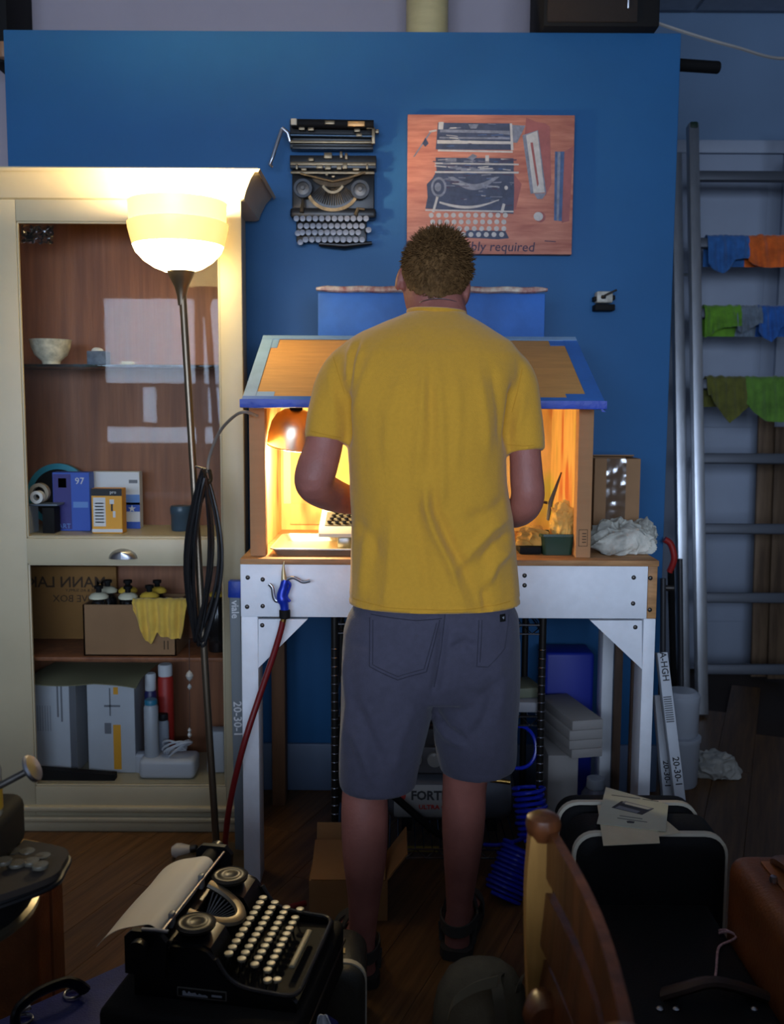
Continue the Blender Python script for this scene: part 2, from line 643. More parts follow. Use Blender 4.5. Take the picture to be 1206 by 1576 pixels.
# ================================================================== EXTENSION LADDER
def ladder():
    xl = P(1078, 600, 4.35).x
    xr = xl + 0.46
    zb, zt = 0.0, P(1078, 196, 4.62).z
    yb, yt = 4.16, 4.62
    th = math.atan2(yt - yb, zt)
    t = thing('extension_ladder', 'tall aluminium extension ladder leaning on the far wall', 'ladder', (xl, yb, 0))
    d = Vector((0, math.sin(th), math.cos(th)))
    L = zt / math.cos(th)
    rot = Matrix.Rotation(-th, 3, 'X')
    for k, (dx, dy, ln) in enumerate(((0, 0, 1.0), (-0.058, 0.07, 0.955))):
        for s in (0, 1):
            x = (xl + dx) if s == 0 else xr + (0.055 if k else 0)
            c = Vector((x, yb + dy, 0)) + d * (L * ln / 2 + 0.01)
            m = MB().obox(c, (0.046, 0.05, L * ln), rot, 0.004)
            rail = part(m, 'rail', ALU, t)
            if k == 0:
                part(MB().obox(Vector((x, yb, 0)) + d * L, (0.036, 0.06, 0.03), rot, 0.006), 'end_cap', M('green_cap', (20, 46, 34), 0.6), rail)
    RUNG = M('rung_aluminium', (84, 88, 96), 0.55, metal=0.5)
    zs = []
    for py in (272, 375, 483, 592, 706, 814, 920, 1030):
        q = P(1150, py, 4.4)
        for it in range(3):
            q = P(1150, py, yb + math.tan(th) * q.z)
        y = yb + math.tan(th) * q.z
        zs.append((q.z, y))
        part(MB().obox((0.5 * (xl + xr), y, q.z), (xr - xl - 0.03, 0.036, 0.046), rot, 0.008), 'rung', RUNG, t)
        for dx in (-0.055,):
            part(MB().obox((xl + dx - 0.017, y + 0.075, q.z), (0.004, 0.02, 0.03), rot, 0.001), 'rung_end', DSTEEL, t)
    q = P(1045, 423, 4.62)
    part(MB().tube([P(1033, 423, 4.70), P(1064, 422, 4.70)], 0.009, 8), 'spreader_bar', ALU, t)
    return xl, zs


LX, RUNGS = ladder()


def drape(name, px0, px1, k, pts, col, label, seed, back=0.10):
    """rag folded over rung k; pts = list of (px, py) for its lower front edge"""
    z, y = RUNGS[k]
    x0, x1 = P(px0, 500, y).x, P(px1, 500, y).x
    low = [(P(a, b, y - 0.03).x, P(a, b, y - 0.03).z) for a, b in pts]

    def zlow(x):
        if x <= low[0][0]:
            return low[0][1]
        for (xa, za), (xb, zb_) in zip(low, low[1:]):
            if x <= xb:
                return za + (zb_ - za) * (x - xa) / (xb - xa)
        return low[-1][1]
    r = 0.030

    def fn(u, v):
        x = x0 + (x1 - x0) * u
        wob = noise.noise(Vector((u * 5 + seed, v * 2, seed))) * 0.014 + math.sin(u * 26 + seed + 2 * v) * 0.006
        zl = zlow(x)
        if v < 0.5:      # front fall
            s = v / 0.5
            return Vector((x + wob * 0.6 * (1 - s), y - r - 0.004 - 0.010 * (1 - s) + wob, zl + (z + 0.004 - zl) * s))
        if v < 0.7:
            a = (v - 0.5) / 0.2 * PI
            return Vector((x, y - r * math.cos(a) + wob * 0.4, z + r * math.sin(a) + 0.004 + abs(wob) * 0.5))
        s = (v - 0.7) / 0.3
        return Vector((x, y + r + wob * 0.3, z - back * s))
    mt = M('cloth_' + name, col, 0.9, var=0.3, scale=18, bump=0.25, bscale=120, sheen=0.3)
    solo(MB().sheet(fn, 26, 30, 0.004), 'rag', mt, label, 'rag', 'rags drying on the ladder rungs', ang=80)


drape('blue1', 1081, 1144, 1, [(1085, 402), (1096, 416), (1112, 422), (1122, 412), (1130, 400), (1144, 398)], (44, 98, 160), 'blue rag hung over the upper rung left of the orange rag', 1)
drape('orange', 1142, 1215, 1, [(1142, 396), (1158, 408), (1175, 413), (1195, 412), (1215, 410)], (214, 96, 26), 'orange rag hung over the upper ladder rung', 2.2)
drape('green1', 1080, 1136, 2, [(1084, 520), (1096, 512), (1108, 505), (1136, 502)], (96, 146, 34), 'bright green rag on the ladder beside the grey rag', 3.1)
drape('grey', 1130, 1168, 2, [(1130, 505), (1138, 514), (1148, 508), (1168, 498)], (104, 116, 128), 'slate grey rag hung between green and blue rags', 4.5)
drape('blue2', 1163, 1215, 2, [(1163, 505), (1172, 520), (1185, 527), (1194, 518), (1198, 505), (1215, 500)], (34, 88, 160), 'blue rag hung on the middle rung right of the grey rag', 5.2)
drape('olive', 1088, 1150, 3, [(1092, 608), (1104, 630), (1120, 652), (1134, 640), (1150, 625)], (92, 92, 30), 'dark olive rag hanging to a point from the lower rung', 6.4)
drape('green2', 1148, 1218, 3, [(1148, 622), (1160, 636), (1176, 648), (1200, 650), (1218, 648)], (84, 124, 40), 'wide moss green rag on the lower ladder rung', 7.7)

# boards standing behind the ladder
BOARD = wood_mat('leaning_board_wood', (120, 96, 72), (84, 64, 46), 0.7, 2.5, (10, 10, 1), 0.1)
for k, (a0, a1, yy, lab) in enumerate(((1160, 1184, 4.82, 'tall tan board leaning behind the ladder, nearer the wall edge'), (1186, 1212, 4.78, 'tall darker board leaning behind the ladder at the frame edge'))):
    x0, x1 = P(a0, 850, yy).x, P(a1, 850, yy).x
    z1 = P(1180, 640 + 18 * k, yy).z
    mm = MB().obox(((x0 + x1) / 2, yy, z1 / 2 + 0.004), (x1 - x0, 0.02, z1), Matrix.Rotation(R(-2.2), 3, 'X'), 0.002)
    solo(mm, 'board', BOARD, lab, 'board')

# ================================================================== GLASS-FRONT CABINET
CY = 2.97
CB = 3.29
GLASS = glass_mat('pane_glass', (0.95, 0.96, 0.96), 1.5, 0.015, 0.22)
GSHELF = glass_mat('shelf_glass', (0.55, 0.68, 0.68), 1.5, 0.05, 1.2)
CBACK = wood_mat('cabinet_back_wood', (150, 94, 58), (118, 70, 42), 0.55, 2.0, (14, 14, 1), 0.0)
cx0 = P(-75, 700, CY).x
cx1 = P(375, 700, CY).x
gx0, gx1 = P(33, 600, CY).x, P(340, 600, CY).x
hx0, hx1 = P(45, 1040, CY).x, P(343, 1040, CY).x
hx0 = gx0
hx1 = gx1
zg1, zg0 = P(190, 341, CY).z, P(190, 829, CY).z
zh1, zh0 = P(190, 868, CY).z, P(190, 1211, CY).z
zc1, zc0 = P(190, 258, CY - 0.07).z, P(190, 306, CY).z
zp = P(190, 1262, CY).z
cab = thing('display_cabinet', 'tall cream painted display cabinet with two glass doors', 'cabinet', ((cx0 + cx1) / 2, (CY + CB) / 2, 0))
fx = cx1
m = MB()
m.box(cx0, cx0 + 0.02, CY + 0.022, CB, 0, zc1 - 0.01)
m.box(fx - 0.055, fx - 0.035, CY + 0.022, CB, 0, zc1 - 0.01)
m.box(cx0, fx - 0.035, CY + 0.022, CB, zc0 + 0.005, zc1 - 0.01)
m.box(cx0, fx - 0.035, CY + 0.022, CB, zp - 0.0, zp + 0.02)
part(m, 'carcass', CREAM, cab)
part(MB().box(cx0, fx - 0.035, CB - 0.012, CB, 0.02, zc0), 'back_panel', CBACK, cab)
# door frames (stiles and rails) and panes
part(MB().box(cx0, gx0, CY, CY + 0.022, zp, zc0 + 0.02, 0.003), 'stile', CREAM, cab)
part(MB().box(gx1, fx, CY, CY + 0.022, zp, zc0 + 0.02, 0.003), 'stile', CREAM, cab)
ud = part(MB().box(gx0, gx1, CY, CY + 0.022, zg1, zc0 + 0.02, 0.002), 'upper_door', CREAM, cab)
part(MB().box(gx0 - 0.004, gx1 + 0.004, CY + 0.010, CY + 0.014, zg0 - 0.004, zg1 + 0.004), 'pane', GLASS, ud)
b1 = MB()
for q in ((gx0, gx0 + 0.006, zg0, zg1), (gx1 - 0.006, gx1, zg0, zg1), (gx0, gx1, zg1 - 0.006, zg1), (gx0, gx1, zg0, zg0 + 0.006)):
    b1.box(q[0], q[1], CY + 0.002, CY + 0.012, q[2], q[3], 0.002)
part(b1, 'glazing_bead', CREAM, ud)
ld_ = part(MB().box(gx0, gx1, CY - 0.004, CY + 0.022, zh1, zg0, 0.002), 'lower_door', CREAM, cab)
part(MB().box(gx0 - 0.004, gx1 + 0.004, CY + 0.010, CY + 0.014, zh0 - 0.004, zh1 + 0.004), 'pane', GLASS, ld_)
b1 = MB()
for q in ((gx0, gx0 + 0.006, zh0, zh1), (gx1 - 0.006, gx1, zh0, zh1), (gx0, gx1, zh1 - 0.006, zh1), (gx0, gx1, zh0, zh0 + 0.006)):
    b1.box(q[0], q[1], CY + 0.002, CY + 0.012, q[2], q[3], 0.002)
part(b1, 'glazing_bead', CREAM, ld_)
# vertical joint at left
# cup pull: quarter dome
pc = P(190, 853, CY)
m = MB()
rings = []
for i in range(9):
    a = i / 8 * PI / 2
    rr = 0.044 * math.cos(a * 0.98)
    ring = []
    for k in range(17):
        t_ = k / 16 * PI
        ring.append(Vector((pc.x + 0.044 * math.cos(t_) * math.cos(a), CY - 0.005 - 0.026 * math.sin(a), pc.z - 0.012 + 0.030 * math.sin(t_) * (1 - 0.25 * math.sin(a)))))
    rings.append(ring)
g_ = []
for r_ in rings:
    g_.append(r_)
n = 17
vs = [p for r_ in rings for p in r_]
fs = [(i * n + k, i * n + k + 1, (i + 1) * n + k + 1, (i + 1) * n + k) for i in range(8) for k in range(16)]
m.add(vs, fs)
part(m, 'cup_pull', STEEL, ld_, ang=60)
# bottom rail, plinth, mouldings
part(MB().box(gx0, gx1, CY, CY + 0.022, zp - 0.01, zh0, 0.002), 'bottom_rail', CREAM, cab)
for py in (1246, 1262):
    zz = P(190, py, CY - 0.012).z
    part(MB().box(cx0 - 0.002, fx + 0.008, CY - 0.016, CY + 0.01, zz - 0.009, zz + 0.009, 0.006, 3), 'moulding', CREAM, cab)
part(MB().box(cx0, fx + 0.002, CY - 0.006, CB, 0.0, zp - 0.005, 0.002), 'plinth', CREAM, cab)
# crown
prof = [(0.0, zc0 - 0.004), (0.010, zc0 + 0.0), (0.014, zc0 + 0.012), (0.018, zc0 + 0.022), (0.034, zc0 + 0.052), (0.052, zc0 + 0.072), (0.058, zc0 + 0.078), (0.060, zc1 - 0.008), (0.066, zc1), (0.0, zc1), (-0.05, zc1), (-0.05, zc0 - 0.004)]
r0 = [Vector((cx0 - 0.0, CY - o, z)) for o, z in prof]
r1 = [Vector((fx + o, CY - o, z)) for o, z in prof]
r2 = [Vector((fx + o, CB, z)) for o, z in prof]
part(MB().loft([r0, r1, r2]), 'crown_moulding', CREAM, cab, ang=30)
part(MB().box(cx0, fx - 0.02, CY, CB, zc1 - 0.02, zc1 - 0.002), 'top_board', CREAM, cab)
# shelves
ix0, ix1 = cx0 + 0.021, fx - 0.056
s1 = P(190, 561, CY + 0.05).z
s2 = zg0 + 0.006
s3 = P(190, 1012, CY + 0.04).z
s4 = zh0 + 0.003
part(MB().box(ix0, ix1, CY + 0.045, CB - 0.013, s1 - 0.008, s1, 0.001), 'glass_shelf', GSHELF, cab)
part(MB().box(ix0, ix1, CY + 0.024, CB - 0.013, s2 - 0.02, s2), 'middle_shelf', CREAM, cab)
part(MB().box(ix0, ix1, CY + 0.04, CB - 0.013, s3 - 0.012, s3, 0.001), 'lower_shelf', CBACK, cab)
part(MB().box(ix0, ix1, CY + 0.024, CB - 0.013, s4 - 0.02, s4), 'bottom_shelf', CREAM, cab)


def on(x0, y0, x1, Y, zb, dep, bev=0.003):
    """box standing on a shelf: pixel left, top, right at depth Y"""
    X0, X1, _, Z1 = pb(x0, y0, x1, y0 + 2, Y)
    return X0, X1, Y, Y + dep, zb + 0.0005, Z1


# --- bowl
def lathe_thing(name, px, py_top, Y, zb, prof, mat, label, cat, seg=28):
    c = P(px, py_top, Y)
    return solo(MB().lathe(prof, (c.x, Y, zb), seg=seg), name, mat, label, cat)


SPECK = M('speckled_cream', (205, 196, 170), 0.4, var=0.35, scale=45)
lathe_thing('bowl', 78, 530, 3.12, s1 + 0.0005, [(0.026, 0), (0.028, 0.010), (0.030, 0.014), (0.050, 0.032), (0.060, 0.056), (0.064, 0.078), (0.066, 0.080), (0.063, 0.080), (0.056, 0.056), (0.045, 0.034), (0.0, 0.018)], SPECK, 'cream speckled footed bowl on the upper cabinet shelf', 'bowl')
# --- small box with white lump
X = on(133, 540, 163, 3.12, s1, 0.05)
t = thing('trinket_box', 'small blue grey box with a white pebble on the glass shelf', 'box', ((X[0] + X[1]) / 2, 3.145, s1))
part(MB().box(*X[:4], X[4], X[5], 0.003), 'box_body', M('slate_box', (84, 98, 118), 0.6, var=0.3, scale=40), t)
c = P(149, 535, 3.14)
part(crumple((c.x, 3.145, X[5] - 0.006), (0.017, 0.015, 0.012), 3, 0.15, 3), 'pebble', PAPER, t)
X = on(186, 556, 204, 3.15, s1, 0.03)
solo(MB().box(*X, 0.002), 'sponge', M('pale_sponge', (180, 176, 150), 0.8), 'small pale flat eraser on the right of the glass shelf', 'eraser')
# --- clear crinkled packet at top left
CLEAR = glass_mat('clear_plastic', (0.85, 0.86, 0.88), 1.5, 0.12, 2.5)
g = pb(26, 343, 76, 372, 3.03)


def fn(u, v):
    x = g[0] + (g[1] - g[0]) * u
    z = g[2] + (g[3] - g[2]) * v
    return Vector((x, 3.06 + 0.016 * noise.noise(Vector((u * 6, v * 6, 1))) + 0.03 * v * 0.3, z + 0.006 * noise.noise(Vector((u * 9, v * 3, 4)))))


solo(MB().sheet(fn, 24, 12, 0.001), 'plastic_packet', CLEAR, 'crinkled clear plastic packet in the top left of the cabinet', 'packet', ang=20)
# --- bottom row in the upper compartment
TEAL = M('teal_plate', (40, 130, 150), 0.4)
c = P(92, 770, 3.235)
t = thing('round_tin', 'round black tin with a teal rim behind the boxes', 'tin', (c.x, 3.235, s2))
rx = Matrix.Rotation(PI / 2, 3, 'X')
rad = (P(90, 713, 3.235).z - s2) / 2
part(MB().lathe([(rad * 0.80, -0.008), (rad * 0.84, -0.014), (rad * 0.98, -0.014), (rad, -0.008), (rad, 0.012), (rad * 0.8, 0.012)], (c.x, 3.235, s2 + rad), rx, 40), 'rim', TEAL, t)
part(MB().lathe([(rad * 0.82, 0.008), (rad * 0.82, 0.0125), (0.0, 0.0125)], (c.x, 3.235, s2 + rad), rx, 40), 'face', BLKM, t)


def carton(name, x0, y0, x1, Y, zb, dep, mat, label, panels=(), cat='box', texts=()):
    X = on(x0, y0, x1, Y, zb, dep)
    t = thing(name, label, cat, ((X[0] + X[1]) / 2, Y + dep / 2, zb))
    part(MB().box(*X, 0.0015, 1), 'carton', mat, t)
    w, h = X[1] - X[0], X[5] - X[4]
    for (a, b, c_, d, pm) in panels:
        part(MB().box(X[0] + w * a, X[0] + w * b, Y - 0.001, Y + 0.0005, X[4] + h * c_, X[4] + h * d), 'printed_panel', pm, t)
    for (s, a, d, size, tm_) in texts:
        text(s, size, tm_, t, (X[0] + w * a, Y - 0.0015, X[4] + h * d), (1, 0, 0), (0, 0, 1))
    return t


INKW = M('print_white', (210, 212, 215), 0.6)
INKD = M('print_dark', (28, 28, 34), 0.6)
INKG = M('print_grey', (110, 112, 118), 0.6)
PURP = M('print_purple', (48, 44, 120), 0.5)
BLU1 = M('print_blue', (46, 84, 180), 0.5)
BLU2 = M('print_light_blue', (96, 138, 205), 0.5)
YEL1 = M('print_yellow', (226, 160, 40), 0.5)
RED1 = M('print_red', (176, 44, 36), 0.5)
ORG1 = M('print_orange', (205, 120, 60), 0.5)
carton('art_box', 80, 727, 137, 3.10, s2, 0.05, BLU1, 'purple and blue box on the middle cabinet shelf',
       [(0.02, 0.50, 0.03, 0.97, PURP), (0.16, 0.38, 0.74, 0.90, ORG1), (0.20, 0.32, 0.77, 0.84, PURP), (0.55, 0.95, 0.40, 0.50, BLU2)],
       texts=[('97', 0.74, 0.85, 0.030, INKW), ('ART', 0.30, 0.08, 0.022, BLU2)])
carton('screw_box', 140, 752, 187, 3.04, s2, 0.05, YEL1, 'yellow and white tool box with a black top strip',
       [(0.0, 1.0, 0.84, 1.0, INKD), (0.06, 0.46, 0.16, 0.80, INKW), (0.0, 1.0, 0.03, 0.10, INKW), (0.60, 0.74, 0.66, 0.76, INKW), (0.64, 0.70, 0.50, 0.66, INKD), (0.70, 0.78, 0.36, 0.50, INKW)]
       + [(0.12, 0.40, 0.24 + 0.07 * k, 0.265 + 0.07 * k, INKG) for k in range(7)],
       texts=[('pro', 0.72, 0.92, 0.014, INKW)])
carton('star_box', 141, 726, 214, 3.17, s2, 0.04, INKW, 'white and blue box with a white star behind the yellow one',
       [(0.5, 1.0, 0.42, 0.60, BLU2), (0.5, 1.0, 0.30, 0.46, BLU1), (0.5, 1.0, 0.0, 0.12, BLU1), (0.78, 0.96, 0.80, 0.86, INKG)])
c = P(203, 783, 3.168)
st = [Vector((c.x + (0.013 if k % 2 == 0 else 0.005) * math.sin(k * PI / 5), 3.168, c.z + (0.013 if k % 2 == 0 else 0.005) * math.cos(k * PI / 5))) for k in range(10)]
tst = [o for o in C.objects if o.name.startswith('star_box')][0]
part(MB().prism(st, (0, -0.001, 0), (0, 0.001, 0)), 'star', INKW, tst)
# tape roll stand at left
X = on(40, 776, 88, 3.03, s2, 0.07)
t = thing('tape_stand', 'little dark stand with a white tape roll at the left of the shelf', 'stand', ((X[0] + X[1]) / 2, 3.06, s2))
part(MB().box(X[0], X[1], 3.03, 3.10, X[5] - 0.006, X[5], 0.002), 'top', M('stand_grey', (86, 100, 116), 0.4), t)
part(MB().box(X[0], X[0] + 0.012, 3.03, 3.10, X[4], X[5] - 0.006), 'side', M('stand_white', (170, 175, 180), 0.5), t)
part(MB().box(X[1] - 0.05, X[1] - 0.012, 3.035, 3.09, X[4], X[5] - 0.012, 0.002), 'black_carton', BLKM, t)
c = P(58, 764, 3.05)
part(MB().lathe([(0.010, -0.012), (0.020, -0.012), (0.020, 0.012), (0.010, 0.012), (0.010, -0.012)], (c.x, 3.05, X[5] + 0.0205), rx, 24, cap=False), 'tape_roll', PAPER, t)
part(MB().lathe([(0.020, -0.010), (0.031, -0.010), (0.031, 0.010), (0.020, 0.010), (0.020, -0.010)], (c.x - 0.004, 3.08, X[5] + 0.0312), rx, 24, cap=False), 'tape_roll', M('tan_tape', (150, 140, 120), 0.5), t)
# teal pot at right
lathe_thing('lidded_jar', 279, 789, 3.13, s2 + 0.0005, [(0.030, 0), (0.033, 0.006), (0.033, 0.05), (0.035, 0.053), (0.036, 0.070), (0.033, 0.080), (0.0, 0.082)], M('teal_jar', (54, 76, 92), 0.35), 'dark teal lidded jar at the right of the middle shelf', 'jar')

# --- lower compartment: cardboard sheet with reversed lettering
X0, X1, _, Z1 = pb(38, 872, 180, 1000, 3.25)
t = thing('shipping_carton', 'flattened brown carton with reversed lettering at the cabinet back', 'carton', ((X0 + X1) / 2, 3.26, s3))
part(MB().box(X0, X1, 3.25, 3.27, s3 + 0.0005, Z1, 0.002), 'panel', M('carton_amber', (138, 96, 44), 0.8, var=0.1, scale=5), t)
INKB = M('carton_ink', (58, 38, 16), 0.8)
c = P(163, 897, 3.249)
text('MANN LAKE', 0.052, INKB, t, (c.x, 3.2492, c.z), (1, 0, 0), (0, 0, 1), align='LEFT', mirror=True, bold=0.0006)
c = P(150, 922, 3.249)
text('HIVE BOX', 0.034, INKB, t, (c.x, 3.2492, c.z), (1, 0, 0), (0, 0, 1), align='LEFT', mirror=True)
c = P(150, 909, 3.249)
text('BEE & AG SUPPLY', 0.014, INKB, t, (c.x, 3.2492, c.z), (1, 0, 0), (0, 0, 1), align='LEFT', mirror=True)
# --- cardboard tray of bottles
X = on(127, 931, 270, 3.03, s3, 0.19)
t = thing('bottle_carton', 'open brown carton of glass bottles on the lower cabinet shelf', 'carton', ((X[0] + X[1]) / 2, 3.12, s3))
for q in ((X[0], X[1], X[2], X[2] + 0.005), (X[0], X[1], X[3] - 0.005, X[3]), (X[0], X[0] + 0.005, X[2], X[3]), (X[1] - 0.005, X[1], X[2], X[3])):
    part(MB().box(*q, X[4], X[5]), 'wall', CARD2, t)
part(MB().box(X[0], X[1], X[2], X[3], X[4], X[4] + 0.004), 'base', CARD2, t)
for dx in (-0.006, 0.008):
    c = P(255 + dx * 400, 992, X[2] - 0.001)
    part(MB().box(c.x - 0.0015, c.x + 0.0015, X[2] - 0.001, X[2] + 0.001, c.z - 0.016, c.z + 0.012), 'printed_arrow', INKB, t)
BOT = glass_mat('bottle_glass', (0.10, 0.10, 0.12), 1.5, 0.05, 1.0)
BOTD = M('bottle_dark', (26, 24, 24), 0.15)
CAPW = M('cap_cream', (226, 220, 190), 0.5)
CAPY = M('cap_yellow', (232, 190, 70), 0.5)
hb = X[5] - X[4]
for k, (px, Y, cm, lab) in enumerate(((152, 3.075, CAPW, 'front left bottle with a wide cream cap in the carton'), (197, 3.075, CAPW, 'front middle bottle with a wide cream cap in the carton'), (230, 3.09, CAPY, 'front right bottle with a wide yellow cap in the carton'),
                                      (166, 3.16, CAPW, 'rear left bottle with a cream cap in the carton'), (197, 3.16, CAPY, 'rear middle bottle with a yellow cap in the carton'), (242, 3.16, CAPY, 'rear right bottle with a yellow cap in the carton'))):
    c = P(px, 915, Y)
    dz = 0.004 if Y > 3.1 else 0.0
    t = thing('bottle', lab, 'bottle', (c.x, Y, s3 + 0.005), group='capped bottles in the carton')
    h = hb + 0.006 + dz
    part(MB().lathe([(0.026, 0), (0.028, 0.004), (0.028, h - 0.02), (0.016, h)], (c.x, Y, s3 + 0.005), seg=20), 'body', BOTD, t)
    cp = part(MB().lathe([(0.012, h), (0.030, h + 0.002), (0.031, h + 0.008), (0.024, h + 0.016), (0.011, h + 0.021), (0.0, h + 0.021)], (c.x, Y, s3 + 0.005), seg=24), 'cap', cm, t)
    part(MB().lathe([(0.009, h + 0.021), (0.009, h + 0.032), (0.014, h + 0.033), (0.014, h + 0.042), (0.0, h + 0.042)], (c.x, Y, s3 + 0.005), seg=16), 'stopper', BLKM, cp)
# --- yellow cloth over the carton
YC = M('yellow_cloth', (228, 186, 78), 0.9, var=0.12, scale=25, bump=0.2, bscale=150, sheen=0.3)
xa, xb_ = P(203, 940, 3.02).x, P(288, 940, 3.02).x


def fn(u, v):
    x = xa + (xb_ - xa) * u
    lowpx = 984 if 0.25 < u < 0.5 else 980
    pts = [(0.0, 940), (0.10, 962), (0.22, 986), (0.36, 990), (0.46, 972), (0.55, 978), (0.75, 982), (0.95, 982), (1, 970)]
    for (ua, ya), (ub, yb) in zip(pts, pts[1:]):
        if ua <= u <= ub:
            py = ya + (yb - ya) * (u - ua) / (ub - ua)
            break
    zt = X[5] + 0.006
    zl = P(245, py, 3.02).z
    f = 0.007 * math.sin(u * 30 + v * 1.5) + 0.006 * noise.noise(Vector((u * 5, v * 3, 2)))
    if v < 0.7:
        s = v / 0.7
        zz = zl + (zt - zl) * s
        return Vector((x + 0.022 * (1 - s) * (0.4 - u), 3.016 + f - 0.004 * (1 - s), zz))
    s = (v - 0.7) / 0.3
    return Vector((x, 3.016 + s * 0.034 + f * (1 - s), zt + 0.010 * math.sin(s * PI) + 0.006 * noise.noise(Vector((u * 9, s * 4, 8))) + 0.004))


solo(MB().sheet(fn, 40, 24, 0.003), 'polishing_cloth', YC, 'yellow polishing cloth draped over the brown carton edge', 'cloth', ang=70)
# black bottle right
c = P(334, 930, 3.10)
t = thing('spray_bottle', 'tall black bottle with a yellow collar right of the carton', 'bottle', (c.x, 3.10, s3))
h = P(334, 916, 3.10).z - s3
part(MB().lathe([(0.028, 0.001), (0.030, 0.005), (0.030, h - 0.03), (0.016, h - 0.006)], (c.x, 3.10, s3), seg=20), 'body', BOTD, t)
part(MB().lathe([(0.016, h - 0.006), (0.024, h - 0.002), (0.024, h + 0.006), (0.014, h + 0.012)], (c.x, 3.10, s3), seg=20), 'collar', CAPY, t)
part(MB().lathe([(0.010, h + 0.012), (0.010, h + 0.03), (0.0, h + 0.03)], (c.x, 3.10, s3), seg=14), 'cap', BLKM, t)
# --- bottom: two white cartons, folder on top, bottles, black board, white appliance with cord
BXW = M('carton_white', (188, 192, 198), 0.6, var=0.06, scale=6)
BXG = M('carton_side', (96, 98, 104), 0.6)
CY2 = 3.08
carton('instrument_carton', 50, 1046, 116, CY2, s4, 0.16, BXW, 'white carton at the left on the cabinet bottom',
       [(0.55, 0.59, 0.60, 0.97, INKG), (0.64, 0.68, 0.55, 0.97, INKG)] + [(0.08 + 0.06 * k, 0.10 + 0.06 * k, 0.45, 0.72, M('print_faint', (150, 154, 162), 0.6)) for k in range(6)] + [(0.84, 1.0, 0.0, 1.0, BXG)])
carton('stapler_carton', 133, 1052, 206, CY2, s4, 0.16, BXW, 'white carton with a yellow stripe on the cabinet bottom',
       [(0.54, 0.70, 0.04, 0.54, YEL1), (0.36, 0.50, 0.44, 0.56, INKG), (0.36, 0.70, 0.74, 0.76, INKG), (0.56, 0.66, 0.88, 0.96, YEL1), (0.47, 0.50, 0.64, 0.95, INKG)])
# folder
zf = P(130, 1052, CY2).z + 0.004
fa = (P(44, 1030, CY2).x, P(215, 1030, CY2).x)


def fn(u, v):
    x = fa[0] + (fa[1] - fa[0]) * u + v * 0.02
    return Vector((x, CY2 - 0.05 + v * 0.235, zf + 0.002 + 0.005 * math.sin(v * PI) - (0.022 * max(0, u - 0.62) / 0.38 + 0.008 * math.sin(u * 5)) * max(0, (0.24 - v) / 0.24) + 0.008 + 0.006 * v))


solo(MB().sheet(fn, 24, 10, 0.003), 'document_folder', M('folder_khaki', (126, 122, 92), 0.7), 'khaki folder lying across the two white cartons', 'folder')
# bottles
def bottle(px, pytop, pycap, Y, r, bm_, cm, label, hb2=None):
    c = P(px, pytop, Y)
    h = P(px, pytop, Y).z - s4
    hc = P(px, pycap, Y).z - s4
    t = thing('product_bottle', label, 'bottle', (c.x, Y, s4))
    part(MB().lathe([(r * 0.94, 0.0006), (r, 0.004), (r, hc - 0.008), (r * 0.8, hc)], (c.x, Y, s4), seg=20), 'body', bm_, t)
    part(MB().lathe([(r * 0.82, hc), (r * 0.9, hc + 0.002), (r * 0.9, h - 0.004), (r * 0.8, h), (0, h)], (c.x, Y, s4), seg=20), 'cap', cm, t)
    return t


bottle(231, 1036, 1062, 3.14, 0.020, M('navy_plastic', (40, 40, 90), 0.4), INKW, 'navy bottle with a white cap behind the tube bottles')
bottle(254, 1022, 1040, 3.17, 0.026, RED1, INKW, 'red bottle with a white cap at the cabinet bottom')
bottle(232, 1076, 1084, 3.06, 0.023, M('pale_plastic', (166, 172, 180), 0.4), M('teal_cap', (40, 120, 150), 0.4), 'white tube bottle with a teal cap in the cabinet bottom')
bottle(251, 1098, 1108, 3.135, 0.018, M('pale_plastic2', (170, 178, 190), 0.4), INKD, 'short white bottle with a black cap in the cabinet bottom')
# glass shelf-like pad and black board
X0, X1, _, Z1 = pb(48, 1180, 176, 1208, 3.01)
sl = P(60, 1183, 3.01).z
poly = [Vector((X0, 3.01, s4 + 0.001)), Vector((X1, 3.01, s4 + 0.001)), Vector((X1, 3.01, P(176, 1193, 3.01).z)), Vector((X0, 3.01, sl))]
solo(MB().prism(poly, (0, 0, 0), (0, 0.03, 0)), 'black_board', BLKM, 'low black wedge board at the cabinet bottom front', 'board')
# appliance
c = P(262, 1180, 3.06)
t = thing('glue_gun_kit', 'white appliance with a coiled white cord at the cabinet bottom', 'appliance', (c.x, 3.06, s4))
WPL = M('white_plastic', (196, 200, 208), 0.35)
g = pb(214, 1168, 300, 1206, 3.03)
part(MB().box(g[0], g[1], 3.02, 3.12, s4 + 0.001, g[3], 0.016, 4), 'body', WPL, t)
cp = []
for k in range(140):
    a = k / 140 * 2 * PI * 6
    rr = 0.038 + 0.010 * math.sin(k * 0.31)
    cp.append(Vector((c.x + 0.024 + rr * math.cos(a), 3.06 + 0.026 * math.sin(a), g[3] + 0.022 + 0.012 * (k / 140) + 0.024 * math.sin(a * 1.07 + 1 + 0.5 * math.sin(k * 0.05)))))
part(MB().tube(cp, 0.0035, 6), 'cord', WPL, t)
lathe_thing('white_disc', 217, 1160, 3.10, s4 + 0.0005, [(0.022, 0), (0.024, 0.01), (0.024, 0.055), (0.018, 0.062), (0, 0.064)], WPL, 'small white round pot left of the coiled white cord', 'pot')
g = pb(318, 1126, 345, 1206, 3.08)
solo(MB().box(g[0], g[1], 3.08, 3.14, s4 + 0.001, g[3], 0.006), 'white_carton', BXW, 'narrow pale carton in the bottom right of the cabinet', 'carton')

# ================================================================== FLOOR LAMP
LY = 2.80


def emis(name, rgb, st):
    return M(name, (235, 225, 200), 0.35, emit=rgb, es=st)


